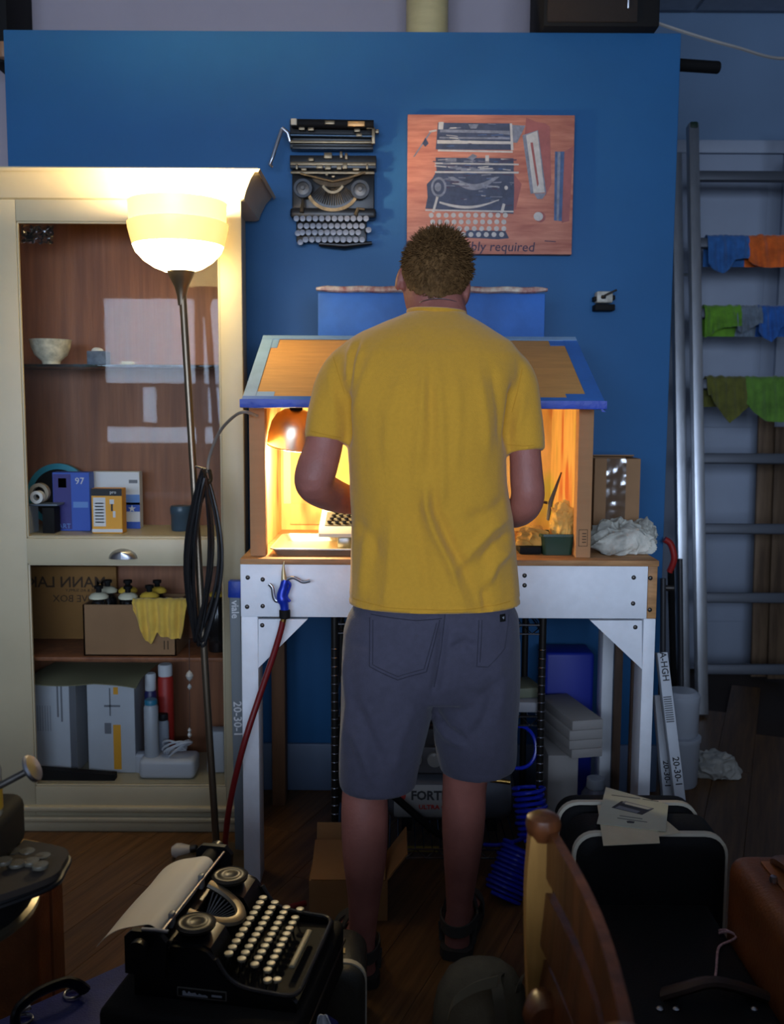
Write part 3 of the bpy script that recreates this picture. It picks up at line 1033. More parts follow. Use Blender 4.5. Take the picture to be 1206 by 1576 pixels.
def lamp():
    c = P(274, 365, LY)
    zz = lambda py: P(274, py, LY).z
    k = LY / FPX
    base = PZ(334, 1334, 0.0)
    t = thing('floor_lamp', 'lit torchiere floor lamp with a white glass bowl shade', 'lamp', (base.x, base.y, 0))
    top = P(281, 455, LY)
    part(MB().lathe([(0.0, 0.003), (0.125, 0.003), (0.128, 0.008), (0.125, 0.018), (0.03, 0.030), (0.012, 0.045), (0.0, 0.045)], (base.x, base.y, 0), seg=32), 'base', M('lamp_base_metal', (110, 92, 66), 0.4, metal=0.7), t)
    pts = [Vector((base.x, base.y, 0.04)), base.lerp(top, 0.33), base.lerp(top, 0.66), top]
    METAL = M('brushed_lamp_metal', (120, 108, 92), 0.35, metal=0.9)
    part(MB().tube(pts, 0.0105, 12), 'pole', METAL, t)
    # flared holder
    b0 = Vector((top.x, LY, 0))
    part(MB().lathe([(0.0105, zz(470)), (0.013, zz(455)), (0.020, zz(441)), (0.032, zz(428)), (0.040, zz(418)), (0.0, zz(417))], (c.x + 0.007, LY, 0), seg=24), 'holder', METAL, t)
    sh = [(0.040, zz(418)), (0.068, zz(412)), (0.096, zz(402)), (0.118, zz(389)), (0.126, zz(379))]
    BOWL = emis('glass_bowl_glow', (255, 226, 160), 18.0)
    BAND = emis('glass_band_glow', (255, 200, 95), 1.3)
    RIM = emis('glass_rim_glow', (255, 215, 125), 1.8)
    s1_ = part(MB().lathe(sh, (c.x, LY, 0), seg=48, cap=False), 'shade', BOWL, t, recalc=False)
    rings = []
    SEG = 64
    for r, py, amp in ((0.126, 379, 0.0), (0.1275, 377, 0.012), (0.133, 366, 0.02), (0.138, 354, 0.012), (0.1395, 347, 0.0), (0.140, 345, 0.0), (0.134, 343, 0.0)):
        rings.append([Vector((c.x + r * (1 + amp * (abs(math.sin(5 * a)) - 1)) * math.cos(a), LY + r * (1 + amp * (abs(math.sin(5 * a)) - 1)) * math.sin(a), zz(py))) for a in [2 * PI * i / SEG for i in range(SEG)]])
    part(MB().loft(rings, cap=False), 'shade_band', BAND, s1_)
    part(MB().lathe([(0.134, zz(343)), (0.1345, zz(330)), (0.136, zz(316)), (0.137, zz(313)), (0.134, zz(313)), (0.132, zz(330)), (0.131, zz(343))], (c.x, LY, 0), seg=48, cap=False), 'shade_rim', RIM, s1_)
    ld = bpy.data.lights.new('lamp_bulb', 'POINT')
    ld.energy = 32
    ld.color = (1.0, 0.77, 0.47)
    ld.shadow_soft_size = 0.035
    lo = bpy.data.objects.new('lamp_bulb', ld)
    C.objects.link(lo)
    lo.parent = t
    lo.location = Vector((c.x, LY, zz(322))) - ORG[t]
    return t, base, top


LAMP, LB, LT = lamp()

# black extension cord coil hung on the lamp pole
lp = lambda py: LB.lerp(LT, (P(300, py, LY).z) / LT.z)
hk = lp(716)
t = thing('cord_coil', 'long coil of black extension cord hanging on the lamp pole', 'cord', (hk.x + 0.02, LY - 0.03, P(310, 1000, LY).z))
RUB = M('black_rubber', (20, 20, 22), 0.35)
rnd = random.Random(3)
m = MB()
ctop = P(318, 722, LY - 0.03)
for k in range(9):
    zl = P(310, 985 - 20 * rnd.random(), LY - 0.03).z
    wx = 0.018 + 0.028 * rnd.random()
    wy = 0.008 + 0.03 * rnd.random()
    ox = (k - 4) * 0.002
    cx_ = ctop.x - 0.016 + rnd.uniform(-0.008, 0.008)
    pts = []
    for i in range(40):
        a = 2 * PI * i / 40
        v = 0.5 - 0.5 * math.cos(a)           # 0 top .. 1 bottom
        w = math.sin(a) * (0.25 + 0.9 * math.sin(PI * v) ** 0.7)
        pts.append(Vector((ctop.x + (cx_ - ctop.x) * v * 1.2 + w * wx + ox - 0.012 * v, LY - 0.032 - abs(math.cos(a / 2)) * wy * 0.4 - wy * 0.5 + math.sin(a + k) * 0.006, ctop.z - 0.004 * k % 3 + (zl - ctop.z) * v)))
    m.tube(pts, 0.0050, 6, closed=True)
part(m, 'loop', RUB, t)
part(MB().tube(bez([ctop + Vector((0, 0, -0.03)), P(309, 735, LY - 0.05), P(314, 745, LY - 0.06), P(324, 740, LY - 0.05), P(322, 724, LY - 0.03)], 6), 0.006, 6), 'wrap', RUB, t)
part(MB().tube([hk + Vector((0, 0, 0.0)), ctop + Vector((0, -0.01, 0.0))], 0.003, 6), 'hook', STEEL, t)
# grey lead from the coil to the booth
m = MB().tube(bez([ctop + Vector((0.003, 0, -0.01)), P(322, 704, LY - 0.02), P(336, 668, 2.74), P(354, 646, 2.66), P(374, 634, 2.585), P(396, 640, 2.62)], 8), 0.0045, 8)
solo(m, 'lamp_lead', M('grey_lead', (120, 116, 110), 0.5), 'thin grey lead looping from the cord coil up to the booth roof', 'lead')
# hanging pull chain with crystal
CRY = M('crystal_bead', (170, 170, 165), 0.15, spec=0.8)
a = P(291, 1005, 2.92)
t = thing('pull_chain', 'fine pull chain with a crystal bead hanging by the cabinet door', 'chain', (a.x, 2.92, P(291, 1135, 2.92).z))
part(MB().tube([P(291, 985, 2.92), P(292, 1136, 2.92)], 0.0009, 5), 'chain', STEEL, t)
for py, r in ((1040, 0.012), (1057, 0.007), (1124, 0.006), (1131, 0.007)):
    q = P(291.5, py, 2.92)
    part(MB().lathe([(0.0, -r * 1.5), (r * 0.7, -r * 0.8), (r, 0), (r * 0.7, r * 0.8), (0, r * 1.5)], q, seg=10), 'bead', CRY, t, ang=20)

# ================================================================== WORK BENCH
BY0, BY1 = 2.62, 3.27
bxl, bxr = P(370, 910, BY0).x, P(1011, 910, BY0).x
zt = P(690, 861, BY0).z
za1, za0 = P(690, 870, BY0).z, P(690, 951, BY0).z
bench = thing('work_bench', 'white painted wooden work bench with plywood top', 'bench', ((bxl + bxr) / 2, (BY0 + BY1) / 2, 0))
part(MB().box(bxl, bxr + 0.002, BY0 - 0.004, BY1, za1, zt, 0.002), 'bench_top', PLY, bench)
xe = P(996, 910, BY0).x
part(MB().box(bxl, xe, BY0, BY0 + 0.02, za0, za1, 0.002), 'apron', WHITE, bench)
part(MB().box(xe + 0.001, bxr, BY0 + 0.002, BY0 + 0.04, za0, za1, 0.002), 'apron_end', PLY, bench, label='bare plywood end piece')
part(MB().box(bxl, bxl + 0.02, BY0 + 0.02, BY1, za0, za1, 0.001), 'side_rail', WHITE, bench)
part(MB().box(bxr - 0.02, bxr, BY0 + 0.04, BY1, za0, za1, 0.001), 'side_rail', WHITE, bench)
part(MB().box(bxl + 0.02, bxr - 0.02, BY1 - 0.02, BY1, za0, za1, 0.001), 'rear_rail', PLY, bench)
lw = P(397, 1000, BY0).x - bxl
part(MB().box(bxl, bxl + lw, BY0 + 0.003, BY0 + 0.09, 0, za0, 0.003), 'leg', WHITE, bench)
part(MB().box(P(989, 1000, BY0).x, bxr, BY0 + 0.003, BY0 + 0.09, 0, za0, 0.003), 'leg', WHITE, bench)
rl = P(420, 1100, BY1 - 0.06).x
part(MB().box(rl, rl + 0.045, BY1 - 0.10, BY1 - 0.03, 0, za0, 0.003), 'leg', M('old_wood', (110, 74, 46), 0.7, var=0.2, scale=6, stretch=(8, 8, 1)), bench, label='bare brown rear leg')
rl = P(920, 1100, BY1 - 0.2).x
part(MB().box(rl, rl + 0.036, BY1 - 0.24, BY1 - 0.17, 0, za0, 0.003), 'leg', WHITE, bench)
for pts in (((397.5, 953), (473, 953), (397.5, 1028)), ((908, 955), (987.5, 955), (987.5, 1030))):
    part(MB().prism([P(a, b, BY0 + 0.004) for a, b in pts], (0, 0, 0), (0, 0.02, 0)), 'gusset', WHITE, bench)
bolt = MB().lathe([(0.0, 0.003), (0.0035, 0.0026), (0.006, 0.0008), (0.0065, -0.001)], (0, 0, 0), Matrix.Rotation(PI / 2, 3, 'X'), 12)
b0 = None
for px, py in ((381, 889), (404, 892), (380, 934), (404, 933), (403, 963), (807, 886), (807, 901), (975, 889), (974, 929), (978, 966), (1001, 890), (1000, 939)):
    q = P(px, py, BY0 - 0.001) - ORG[bench]
    q.y = BY0 - 0.0005 - ORG[bench].y + (0.004 if py > 955 else 0) + (0.002 if px > 996 else 0)
    if b0 is None:
        b0 = part(bolt, 'bolt', DSTEEL, bench, local=True)
        b0.location = q
    else:
        share(b0, bench, q)

# --- blow gun and red hose
GUNB = M('gun_blue', (24, 52, 170), 0.3, metal=0.3)
Yg = BY0 - 0.030
t = thing('air_blow_gun', 'blue air blow gun with a steel nozzle hooked on the bench front', 'blow gun', tuple(P(436, 951, Yg)))
pts = [P(439, 892, Yg), P(436, 905, Yg), P(433, 918, Yg), P(437, 930, Yg), P(438, 942, Yg)]
part(MB().tube(bez(pts, 5), [0.0095, 0.010, 0.0105, 0.011, 0.011, 0.0115, 0.012, 0.0125, 0.013, 0.0135, 0.014, 0.0145, 0.015, 0.0145, 0.013, 0.0125, 0.012, 0.012, 0.012, 0.012, 0.012], 12), 'body', GUNB, t)
part(MB().tube([P(437, 864, Yg), P(436, 872, Yg), P(436, 880, Yg), P(437, 893, Yg)], [0.0015, 0.003, 0.0055, 0.0085], 12), 'nozzle', M('nozzle_tan', (190, 172, 130), 0.4, metal=0.5), t)
part(MB().tube(bez([P(441, 892, Yg), P(450, 889, Yg), P(458, 892, Yg), P(466, 896, Yg), P(477, 894, Yg)], 5), 0.0042, 8), 'hook', STEEL, t)
part(MB().tube(bez([P(440, 893, Yg), P(446, 899, Yg), P(444, 908, Yg), P(441, 918, Yg), P(446, 926, Yg)], 5), 0.004, 8), 'hook_guard', GUNB, t)
part(MB().tube(bez([P(414, 899, Yg), P(419, 905, Yg), P(421, 918, Yg), P(425, 925, Yg), P(434, 924, Yg)], 5), 0.005, 8, flat=0.5), 'trigger', STEEL, t)
part(MB().lathe([(0.013, -0.012), (0.015, -0.010), (0.015, 0.010), (0.013, 0.012)], P(438, 945, Yg), seg=14), 'collar', BLKM, t)
part(MB().tube([P(437, 950, Yg), P(434, 962, Yg)], 0.008, 12), 'fitting', BRASS, t)
hose = bez([P(435, 956, Yg), P(432, 970, Yg), P(420, 1010, Yg), P(398, 1075, Yg - 0.01), P(374, 1150, Yg - 0.03), P(355, 1230, Yg - 0.02), P(347, 1290, Yg), P(345, 1350, Yg + 0.02), PZ(352, 1395, 0.012), PZ(400, 1405, 0.012), PZ(470, 1390, 0.012)], 8)
solo(MB().tube(hose, 0.0085, 10), 'air_hose', M('hose_red', (112, 22, 24), 0.4), 'dark red air hose hanging from the blow gun to the floor', 'hose')

# ================================================================== SPRAY BOOTH (cardboard)
FY, BKY = 2.66, 3.25
zbt = zt
pxl0, pxl1 = P(384, 750, FY).x, P(408, 750, FY).x
pxr0, pxr1 = P(888, 750, FY).x, P(911, 750, FY).x
zf_ = P(650, 624, 2.56).z          # roof front underside
zr_ = P(650, 524, 3.0).z
booth = thing('spray_booth', 'homemade cardboard spray booth with blue taped sloping roof', 'booth', ((pxl0 + pxr1) / 2, 2.95, zbt))
INNER = M('paint_stained_card', (222, 184, 112), 0.8, var=0.2, scale=4, stretch=(5, 5, 1.2))


def stained():
    m = INNER
    nt = m.node_tree
    N, L = nt.nodes, nt.links
    b = N['Principled BSDF']
    src = b.inputs['Base Color'].links[0].from_socket
    tc = N.new('ShaderNodeTexCoord')
    for k, (colr, sc_, lo, hi, off) in enumerate((((190, 70, 30), 3.2, 0.60, 0.70, 0.0), ((176, 190, 60), 2.6, 0.58, 0.72, 5.0), ((150, 180, 185), 3.0, 0.68, 0.74, 9.0))):
        mp = N.new('ShaderNodeMapping')
        mp.inputs['Location'].default_value = (off, off, off)
        mp.inputs['Scale'].default_value = (2.2, 2.2, 0.9)
        L.new(tc.outputs['Object'], mp.inputs[0])
        nz = N.new('ShaderNodeTexNoise')
        nz.inputs['Scale'].default_value = sc_
        L.new(mp.outputs[0], nz.inputs['Vector'])
        rp = N.new('ShaderNodeMapRange')
        rp.inputs['From Min'].default_value = lo
        rp.inputs['From Max'].default_value = hi
        rp.inputs['To Max'].default_value = 0.8
        L.new(nz.outputs['Fac'], rp.inputs['Value'])
        mx = N.new('ShaderNodeMixRGB')
        L.new(rp.outputs[0], mx.inputs[0])
        L.new(src, mx.inputs[1])
        mx.inputs[2].default_value = (*lin(colr), 1)
        src = mx.outputs[0]
    L.new(src, b.inputs['Base Color'])


stained()


def zroof(y):
    return zf_ + (zr_ - zf_) * min(1, max(0, (y - 2.56) / (3.0 - 2.56)))


def side(x0, x1):
    poly = [Vector((x0, FY + 0.04, zbt + 0.0005)), Vector((x0, BKY, zbt + 0.0005)), Vector((x0, BKY, zr_ - 0.004)), Vector((x0, 3.0, zr_ - 0.004)), Vector((x0, FY + 0.04, zroof(FY + 0.04) - 0.004))]
    return MB().prism(poly, (0, 0, 0), (x1 - x0, 0, 0))


part(side(pxl0 + 0.012, pxl0 + 0.020), 'side_wall', INNER, booth)
part(side(pxr1 - 0.020, pxr1 - 0.012), 'side_wall', INNER, booth)
part(MB().box(pxl0 + 0.012, pxr1 - 0.012, BKY - 0.008, BKY, zbt + 0.0005, zr_ - 0.004), 'back_wall', INNER, booth)
# pale tape strips and flaps on the inside walls
for px in (441, 858):
    q0, q1 = P(px - 5, 700, BKY - 0.009).x, P(px + 6, 700, BKY - 0.009).x
    part(MB().box(q0, q1, BKY - 0.0095, BKY - 0.0075, P(px, 775, BKY - 0.01).z, zr_ - 0.05), 'tape_strip', M('grey_tape', (150, 165, 160), 0.5), booth)
zz = P(480, 775, BKY - 0.01).z
part(MB().box(pxl0 + 0.05, pxl0 + 0.35, BKY - 0.014, BKY - 0.0085, zbt + 0.02, zz, 0.001), 'flap', INNER, booth)
# thick front posts
for x0, x1 in ((pxl0, pxl1), (pxr0, pxr1)):
    part(MB().box(x0, x1, FY, FY + 0.045, zbt + 0.0005, zroof(FY) - 0.003, 0.0015), 'post', CARD, booth)
g = pb(890, 815, 904, 841, FY - 0.001)
INKO = M('stamp_ink', (86, 62, 40), 0.8)
for q in ((g[0], g[1], g[2], g[2] + 0.0015), (g[0], g[1], g[3] - 0.0015, g[3]), (g[0], g[0] + 0.0015, g[2], g[3]), (g[1] - 0.0015, g[1], g[2], g[3])):
    part(MB().box(q[0], q[1], FY - 0.0008, FY + 0.001, q[2], q[3]), 'printed_mark', INKO, booth)
for k in range(4):
    part(MB().box(g[0] + 0.010, g[1] - 0.004, FY - 0.0008, FY + 0.001, g[2] + 0.010 + 0.008 * k, g[2] + 0.013 + 0.008 * k), 'printed_mark', INKO, booth)
# roof: sloping panel + flat rear panel
rx0, rx1 = P(372, 626, 2.56).x, P(930, 626, 2.56).x
sl = math.atan2(zr_ - zf_, 3.0 - 2.56)
L_ = math.hypot(zr_ - zf_, 3.0 - 2.56)
rotS = Matrix.Rotation(sl, 3, 'X')
mid = Vector(((rx0 + rx1) / 2, 2.78, (zf_ + zr_) / 2 + 0.006))
roof = part(MB().obox(mid, (rx1 - rx0, L_, 0.008), rotS, 0.001), 'roof_panel', M('roof_card', (206, 150, 84), 0.8, var=0.10, scale=7, stretch=(1, 9, 9), bump=0.25, bscale=70), booth)
part(MB().box(rx0, rx1, 2.995, BKY, zr_ + 0.002, zr_ + 0.010), 'roof_flat', CARD, booth)


def on_roof(u0, u1, v0, v1, mat, h=0.0055):
    # u across 0..1, v from front 0..1
    c = Vector((rx0 + (rx1 - rx0) * (u0 + u1) / 2, 0, 0))
    lc = L_ * ((v0 + v1) / 2 - 0.5)
    o = mid + rotS @ Vector((c.x - mid.x, lc, h))
    return part(MB().obox(o, ((rx1 - rx0) * (u1 - u0), L_ * (v1 - v0), 0.002), rotS), 'tape_strip', mat, roof)


on_roof(0.0, 0.035, 0.02, 1.0, TAPEL)
on_roof(0.035, 0.055, 0.80, 1.0, TAPEL, 0.0045)
on_roof(0.035, 0.085, 0.02, 0.12, TAPEL, 0.0045)
on_roof(0.0, 1.0, 0.94, 1.0, TAPEL, 0.0065)
on_roof(0.955, 1.0, 0.02, 1.0, TAPE)
on_roof(0.90, 0.955, 0.02, 0.11, TAPE, 0.0045)
on_roof(0.91, 0.955, 0.86, 1.0, TAPE, 0.0045)
on_roof(0.0, 1.0, 0.0, 0.05, TAPE, 0.0065)


def fn_edge():
    rings = []
    for i in range(61):
        u = i / 60
        x = rx0 - 0.004 + (rx1 - rx0 + 0.008) * u
        dn = 0.011 * noise.noise(Vector((u * 9, 0, 3))) * 0.3
        rings.append([Vector((x, 2.56 + a * 0.010, zf_ + 0.004 + b * (0.011 + dn))) for a, b in ((-1, 0.9), (-1.1, 0), (-0.9, -1), (0.4, -1.1), (1, -0.5), (0.9, 0.6))])
    return MB().loft(rings)


part(fn_edge(), 'front_edge_tape', TAPED, booth)
q = P(931, 630, 2.56)
part(MB().prism([P(924, 627, 2.553), P(932, 634, 2.553), P(926, 634, 2.553)], (0, 0, 0), (0, 0.002, 0)), 'loose_tape', TAPED, booth)
# blue taped duct box above
g = pb(489, 451, 838, 523, 3.04)
duct = part(MB().box(g[0], g[1], 3.04, 3.24, zr_ + 0.011, g[3], 0.003), 'duct_box', TAPE, booth)
RIMM = M('rim_cream_red', (222, 214, 196), 0.6, var=0.5, scale=26, dark=(150, 70, 70))
zt_ = g[3]
rings = []
for i in range(41):
    u = i / 40
    x = g[0] - 0.004 + (g[1] - g[0] + 0.008) * u
    e = min(1, min(u, 1 - u) * 24)
    dz = 0.0012 * math.sin(u * 40)
    rings.append([Vector((x, 3.03 + a * 0.012, zt_ + 0.009 + dz + b * 0.009 * (0.5 + 0.5 * e))) for a, b in ((-1, 0.5), (-1, -0.6), (-0.4, -1), (0.6, -1), (1, 0), (0.5, 1), (-0.5, 1))])
part(MB().loft(rings), 'folded_rim', RIMM, duct, ang=60)
# rest of the rim around the other sides
part(MB().box(g[0], g[1], 3.235, 3.245, zt_ - 0.002, zt_ + 0.016, 0.003), 'folded_rim', RIMM, duct)

# --- clamp lamp inside the booth
cl_ = P(450, 684, 2.84) + Vector((0, 0, 0.030))
t = thing('clamp_lamp', 'shiny metal clamp lamp hanging under the booth roof', 'lamp', (cl_.x, 2.84, cl_.z))
rotL = Matrix.Rotation(R(7), 3, 'Y') @ Matrix.Rotation(R(10), 3, 'X')
prof = [(0.018, 0.104), (0.034, 0.100), (0.054, 0.086), (0.067, 0.062), (0.073, 0.032), (0.075, 0.0), (0.078, -0.003), (0.075, -0.004), (0.071, 0.030), (0.065, 0.060), (0.052, 0.083), (0.018, 0.098)]
part(MB().lathe(prof, cl_ + Vector((0, 0, -0.030)), rotL, 36, cap=False), 'reflector', M('copper_chrome', (226, 206, 180), 0.34, metal=1.0), t)
part(MB().lathe([(0.017, 0.097), (0.019, 0.106), (0.019, 0.150), (0.012, 0.155)], cl_ + Vector((0, 0, -0.030)), rotL, 20), 'socket', BLKM, t)
bp = cl_ + Vector((0, 0, -0.030)) + rotL @ Vector((0, 0, 0.030))
BULB = emis('bulb_glow', (255, 205, 120), 14.0)
part(MB().lathe([(0.012, 0.048), (0.016, 0.03), (0.026, 0.008), (0.028, -0.006), (0.022, -0.022), (0.010, -0.031), (0.0, -0.032)], bp, rotL, 20), 'bulb', BULB, t)
ldb = bpy.data.lights.new('booth_bulb', 'POINT')
ldb.energy = 15
ldb.color = (1.0, 0.82, 0.46)
ldb.shadow_soft_size = 0.028
lob = bpy.data.objects.new('booth_bulb', ldb)
C.objects.link(lob)
lob.parent = t
lob.location = bp + rotL @ Vector((0, 0, -0.072)) - ORG[t]

# --- sheet pan
g0 = P(416, 862, 2.665)
x0p = g0.x
PAN = M('sheet_pan', (206, 200, 186), 0.32, metal=0.85, var=0.1, scale=7)
t = thing('baking_tray', 'shallow metal baking tray on the bench inside the booth', 'tray', (x0p + 0.19, 2.80, zbt))
px0_, px1_, py0_, py1_ = x0p, x0p + 0.40, 2.665, 2.985


def rr_(x0, x1, y0, y1, r, z, n=5):
    out = []
    for cx, cy, a0 in ((x1 - r, y1 - r, 0), (x0 + r, y1 - r, 90), (x0 + r, y0 + r, 180), (x1 - r, y0 + r, 270)):
        for k in range(n + 1):
            a = R(a0 + 90 * k / n)
            out.append(Vector((cx + r * math.cos(a), cy + r * math.sin(a), z)))
    return out


rg = []
for ins, z in ((0.014, 0.0006), (0.003, 0.017), (-0.001, 0.020), (-0.003, 0.018), (-0.003, 0.021), (0.003, 0.022), (0.008, 0.016), (0.018, 0.0022)):
    rg.append(rr_(px0_ + ins, px1_ - ins, py0_ + ins, py1_ - ins, 0.02, zbt + z))
part(MB().loft(rg), 'pan', PAN, t)
# --- glass block
g = pb(519, 832, 640, 860, 2.73)
for k, (a, b, lab) in enumerate(((519, 545, 'small glass block standing in the tray at the left'), (640, 668, 'small glass block standing in the tray at the right'))):
    qa, qb = P(a, 840, 2.73).x, P(b, 840, 2.73).x
    zt1 = P(530, 826, 2.73).z
    solo(MB().box(qa, qb, 2.73, 2.78, zbt + 0.0026, zt1 - 0.0005, 0.004), 'glass_block', M('bubbled_glass', (120, 112, 70), 0.2, var=0.6, scale=60, spec=0.8), lab, 'block')
# --- small pale typewriter under repair
g1 = P(490, 822, 2.72)
zt1 = P(530, 826, 2.73).z
t = thing('portable_typewriter', 'pale grey portable typewriter being repaired in the booth', 'typewriter', (g1.x + 0.15, 2.85, zt1))
GREYP = M('pale_grey_enamel', (176, 176, 168), 0.45, var=0.08, scale=10)
pr = [(2.715, zt1), (2.715, zt1 + 0.010), (2.735, zt1 + 0.026), (2.86, zt1 + 0.060), (2.96, zt1 + 0.085), (3.00, zt1 + 0.085), (3.00, zt1)]
part(MB().prism([Vector((g1.x, y, z)) for y, z in pr], (0, 0, 0), (0.30, 0, 0)), 'shell', GREYP, t)
slope = math.atan2(0.034, 0.125)
part(MB().obox((g1.x + 0.15, 2.795, zt1 + 0.0425), (0.268, 0.105, 0.004), Matrix.Rotation(slope, 3, 'X')), 'key_well', M('key_well_dark', (70, 66, 54), 0.6), t)
km = MB().lathe([(0.0065, 0.0), (0.0072, 0.003), (0.0072, 0.006), (0.0, 0.0075)], seg=10)
k0 = None
for r_ in range(4):
    for c_ in range(12):
        loc = Vector((g1.x + 0.028 + 0.021 * c_ + 0.005 * r_, 2.758 + 0.024 * r_, zt1 + 0.037 + 0.0065 * r_)) - ORG[t]
        if k0 is None:
            k0 = part(km, 'key', M('key_dark_grey', (58, 58, 54), 0.35), t, local=True)
            k0.location = loc
        else:
            share(k0, t, loc)
part(MB().tube([Vector((g1.x - 0.005, 2.955, zt1 + 0.102)), Vector((g1.x + 0.305, 2.955, zt1 + 0.102))], 0.017, 18), 'platen', BLKM, t)
# --- green tub with yellow leather rag and tools
g = pb(832, 820, 886, 856, 2.70)
t = thing('plastic_tub', 'dark green plastic tub beside the right booth post', 'tub', ((g[0] + g[1]) / 2, 2.745, zbt))
rg = []
for ins, z in ((0.008, 0.0006), (0.002, 0.052), (-0.003, 0.053), (-0.003, 0.060), (0.003, 0.060), (0.006, 0.052), (0.011, 0.004)):
    rg.append(rr_(g[0] + ins, g[1] - ins, 2.70 + ins, 2.80 - ins, 0.012, zbt + z))
part(MB().loft(rg), 'tub', M('green_plastic', (36, 62, 46), 0.35), t)
part(MB().box(g[0] + 0.008, g[1] - 0.008, 2.708, 2.792, zbt + 0.03, zbt + 0.048, 0.004), 'contents', M('rusty_parts', (96, 62, 36), 0.7, var=0.6, scale=60, bump=0.6, bscale=120), t)
YL = M('chamois_leather', (222, 178, 92), 0.85, var=0.18, scale=18, bump=0.25, bscale=90)
c = P(866, 790, 2.75)
solo(heap((c.x, 2.752, zbt + 0.054), 0.037, 0.036, 0.105, 5.3, 5, tall=1.15), 'chamois_rag', YL, 'yellow chamois rag heaped in the green tub', 'rag')
c = P(822, 815, 2.73)
solo(heap((c.x, 2.745, zbt + 0.025), 0.050, 0.032, 0.062, 9.1, 4), 'chamois_rag', M('chamois_dirty', (196, 150, 70), 0.85, var=0.4, scale=22, bump=0.25, bscale=90), 'stained yellow rag slumped left of the green tub', 'rag')
g = pb(797, 826, 833, 852, 2.74)
solo(MB().box(g[0], g[1] - 0.004, 2.71, 2.80, zbt + 0.0006, zbt + 0.024, 0.006), 'black_tray', BLKM, 'low black tray under the stained yellow rag', 'tray')
a, b_ = P(846, 772, 2.80), P(863, 727, 2.83)
t = thing('tweezers', 'thin steel tweezers sticking up from the yellow rag', 'tweezers', tuple(P(842, 800, 2.80)))
part(MB().tube([P(842, 800, 2.80), a, b_], [0.004, 0.0045, 0.0012], 8, flat=0.5), 'blade', DSTEEL, t)
part(MB().tube([P(843, 801, 2.79), a + Vector((0.004, -0.006, 0)), b_ + Vector((0.002, -0.001, 0))], [0.004, 0.004, 0.0012], 8, flat=0.5), 'blade', DSTEEL, t)
part(MB().tube([P(828, 771, 2.81), P(842, 774, 2.80)], 0.004, 8), 'handle', DSTEEL, t)

# --- carton and dirty rag right of the booth
X0, X1, _, Z1 = pb(914, 706, 984, 810, 3.03)
t = thing('taped_carton', 'brown carton with clear tape standing right of the booth', 'carton', ((X0 + X1) / 2, 3.12, zbt))
for q in ((X0, X1, 3.03, 3.035), (X0, X1, 3.205, 3.21), (X0, X0 + 0.005, 3.035, 3.205), (X1 - 0.005, X1, 3.035, 3.205)):
    part(MB().box(*q, zbt + 0.0006, Z1), 'wall', CARD2, t)
part(MB().box(X0, X1, 3.03, 3.21, zbt + 0.0006, zbt + 0.005), 'base', CARD2, t)
part(MB().obox(((X0 + X1) / 2 + 0.02, 3.20, Z1 + 0.0), (X1 - X0 - 0.01, 0.05, 0.004), Matrix.Rotation(R(-8), 3, 'X')), 'flap', CARD2, t)
tx0, tx1 = P(932, 760, 3.03).x, P(962, 760, 3.03).x


def fn(u, v):
    return Vector((tx0 + (tx1 - tx0) * u, 3.0285 - 0.003 * abs(noise.noise(Vector((u * 3, v * 9, 1)))), zbt + 0.05 + (Z1 - zbt - 0.05) * v))


part(MB().sheet(fn, 8, 24, 0.0006), 'clear_tape', CLEAR, t, ang=20)
RAGW = M('dirty_white_cloth', (186, 184, 172), 0.9, var=0.45, scale=9, bump=0.3, bscale=110)
c = P(958, 830, 2.78)
solo(heap((c.x - 0.008, 2.78, zbt + 0.001), 0.088, 0.085, 0.105, 1.7, 6, nu=90, nv=26), 'dirty_rag', RAGW, 'stained white rag crumpled on the right end of the bench', 'rag')
c = P(1000, 828, 2.90)
solo(heap((c.x - 0.02, 2.93, zbt + 0.001), 0.05, 0.06, 0.085, 4.4, 5), 'dirty_rag', RAGW, 'smaller grey rag behind the stained rag on the bench end', 'rag')

# ================================================================== WALL-MOUNTED TYPEWRITER
def Q(px, py, d):
    return P(px, py, WY - d)


OLDB = M('aged_black_enamel', (20, 19, 19), 0.35, var=0.3, scale=20)
OLDM = M('aged_metal', (132, 116, 92), 0.4, metal=0.85, var=0.3, scale=30)
NICK = M('nickel', (186, 190, 198), 0.25, metal=0.9)
KEYG = M('glass_key_top', (122, 125, 136), 0.3)


def slab(pxs, d0, d1, bev=0.002):
    g = pb(pxs[0], pxs[1], pxs[2], pxs[3], WY - (d0 + d1) / 2)
    return MB().box(g[0], g[1], WY - d1, WY - d0, g[2], g[3], bev)


t = thing('typewriter_carriage', 'old typewriter carriage with nickel lever mounted on the blue wall', 'typewriter part', tuple(Q(512, 232, 0.03)))
part(slab((447, 187, 574, 231), 0.0, 0.045), 'frame', OLDB, t)
part(MB().tube([Q(449, 190, 0.062), Q(575, 192, 0.062)], 0.014, 18), 'platen', BLKM, t)
part(MB().tube([Q(447, 208, 0.06), Q(573, 210, 0.06)], 0.006, 12), 'roller', M('blue_steel', (60, 76, 92), 0.3, metal=0.8), t)
part(slab((446, 217, 576, 221), 0.05, 0.062, 0.001), 'rail', OLDM, t)
part(slab((450, 224, 574, 230), 0.045, 0.055, 0.001), 'rail', OLDB, t)
part(slab((448, 184, 457, 194), 0.05, 0.08, 0.002), 'end_cap', M('ivory_cap', (200, 190, 165), 0.5), t)
part(slab((500, 186, 515, 192), 0.07, 0.08, 0.002), 'badge', OLDM, t, label='small gilt badge')
part(slab((535, 187, 561, 195), 0.07, 0.08, 0.002), 'scale_plate', M('copper_plate', (216, 160, 96), 0.4, metal=0.4), t, label='copper coloured scale plate')
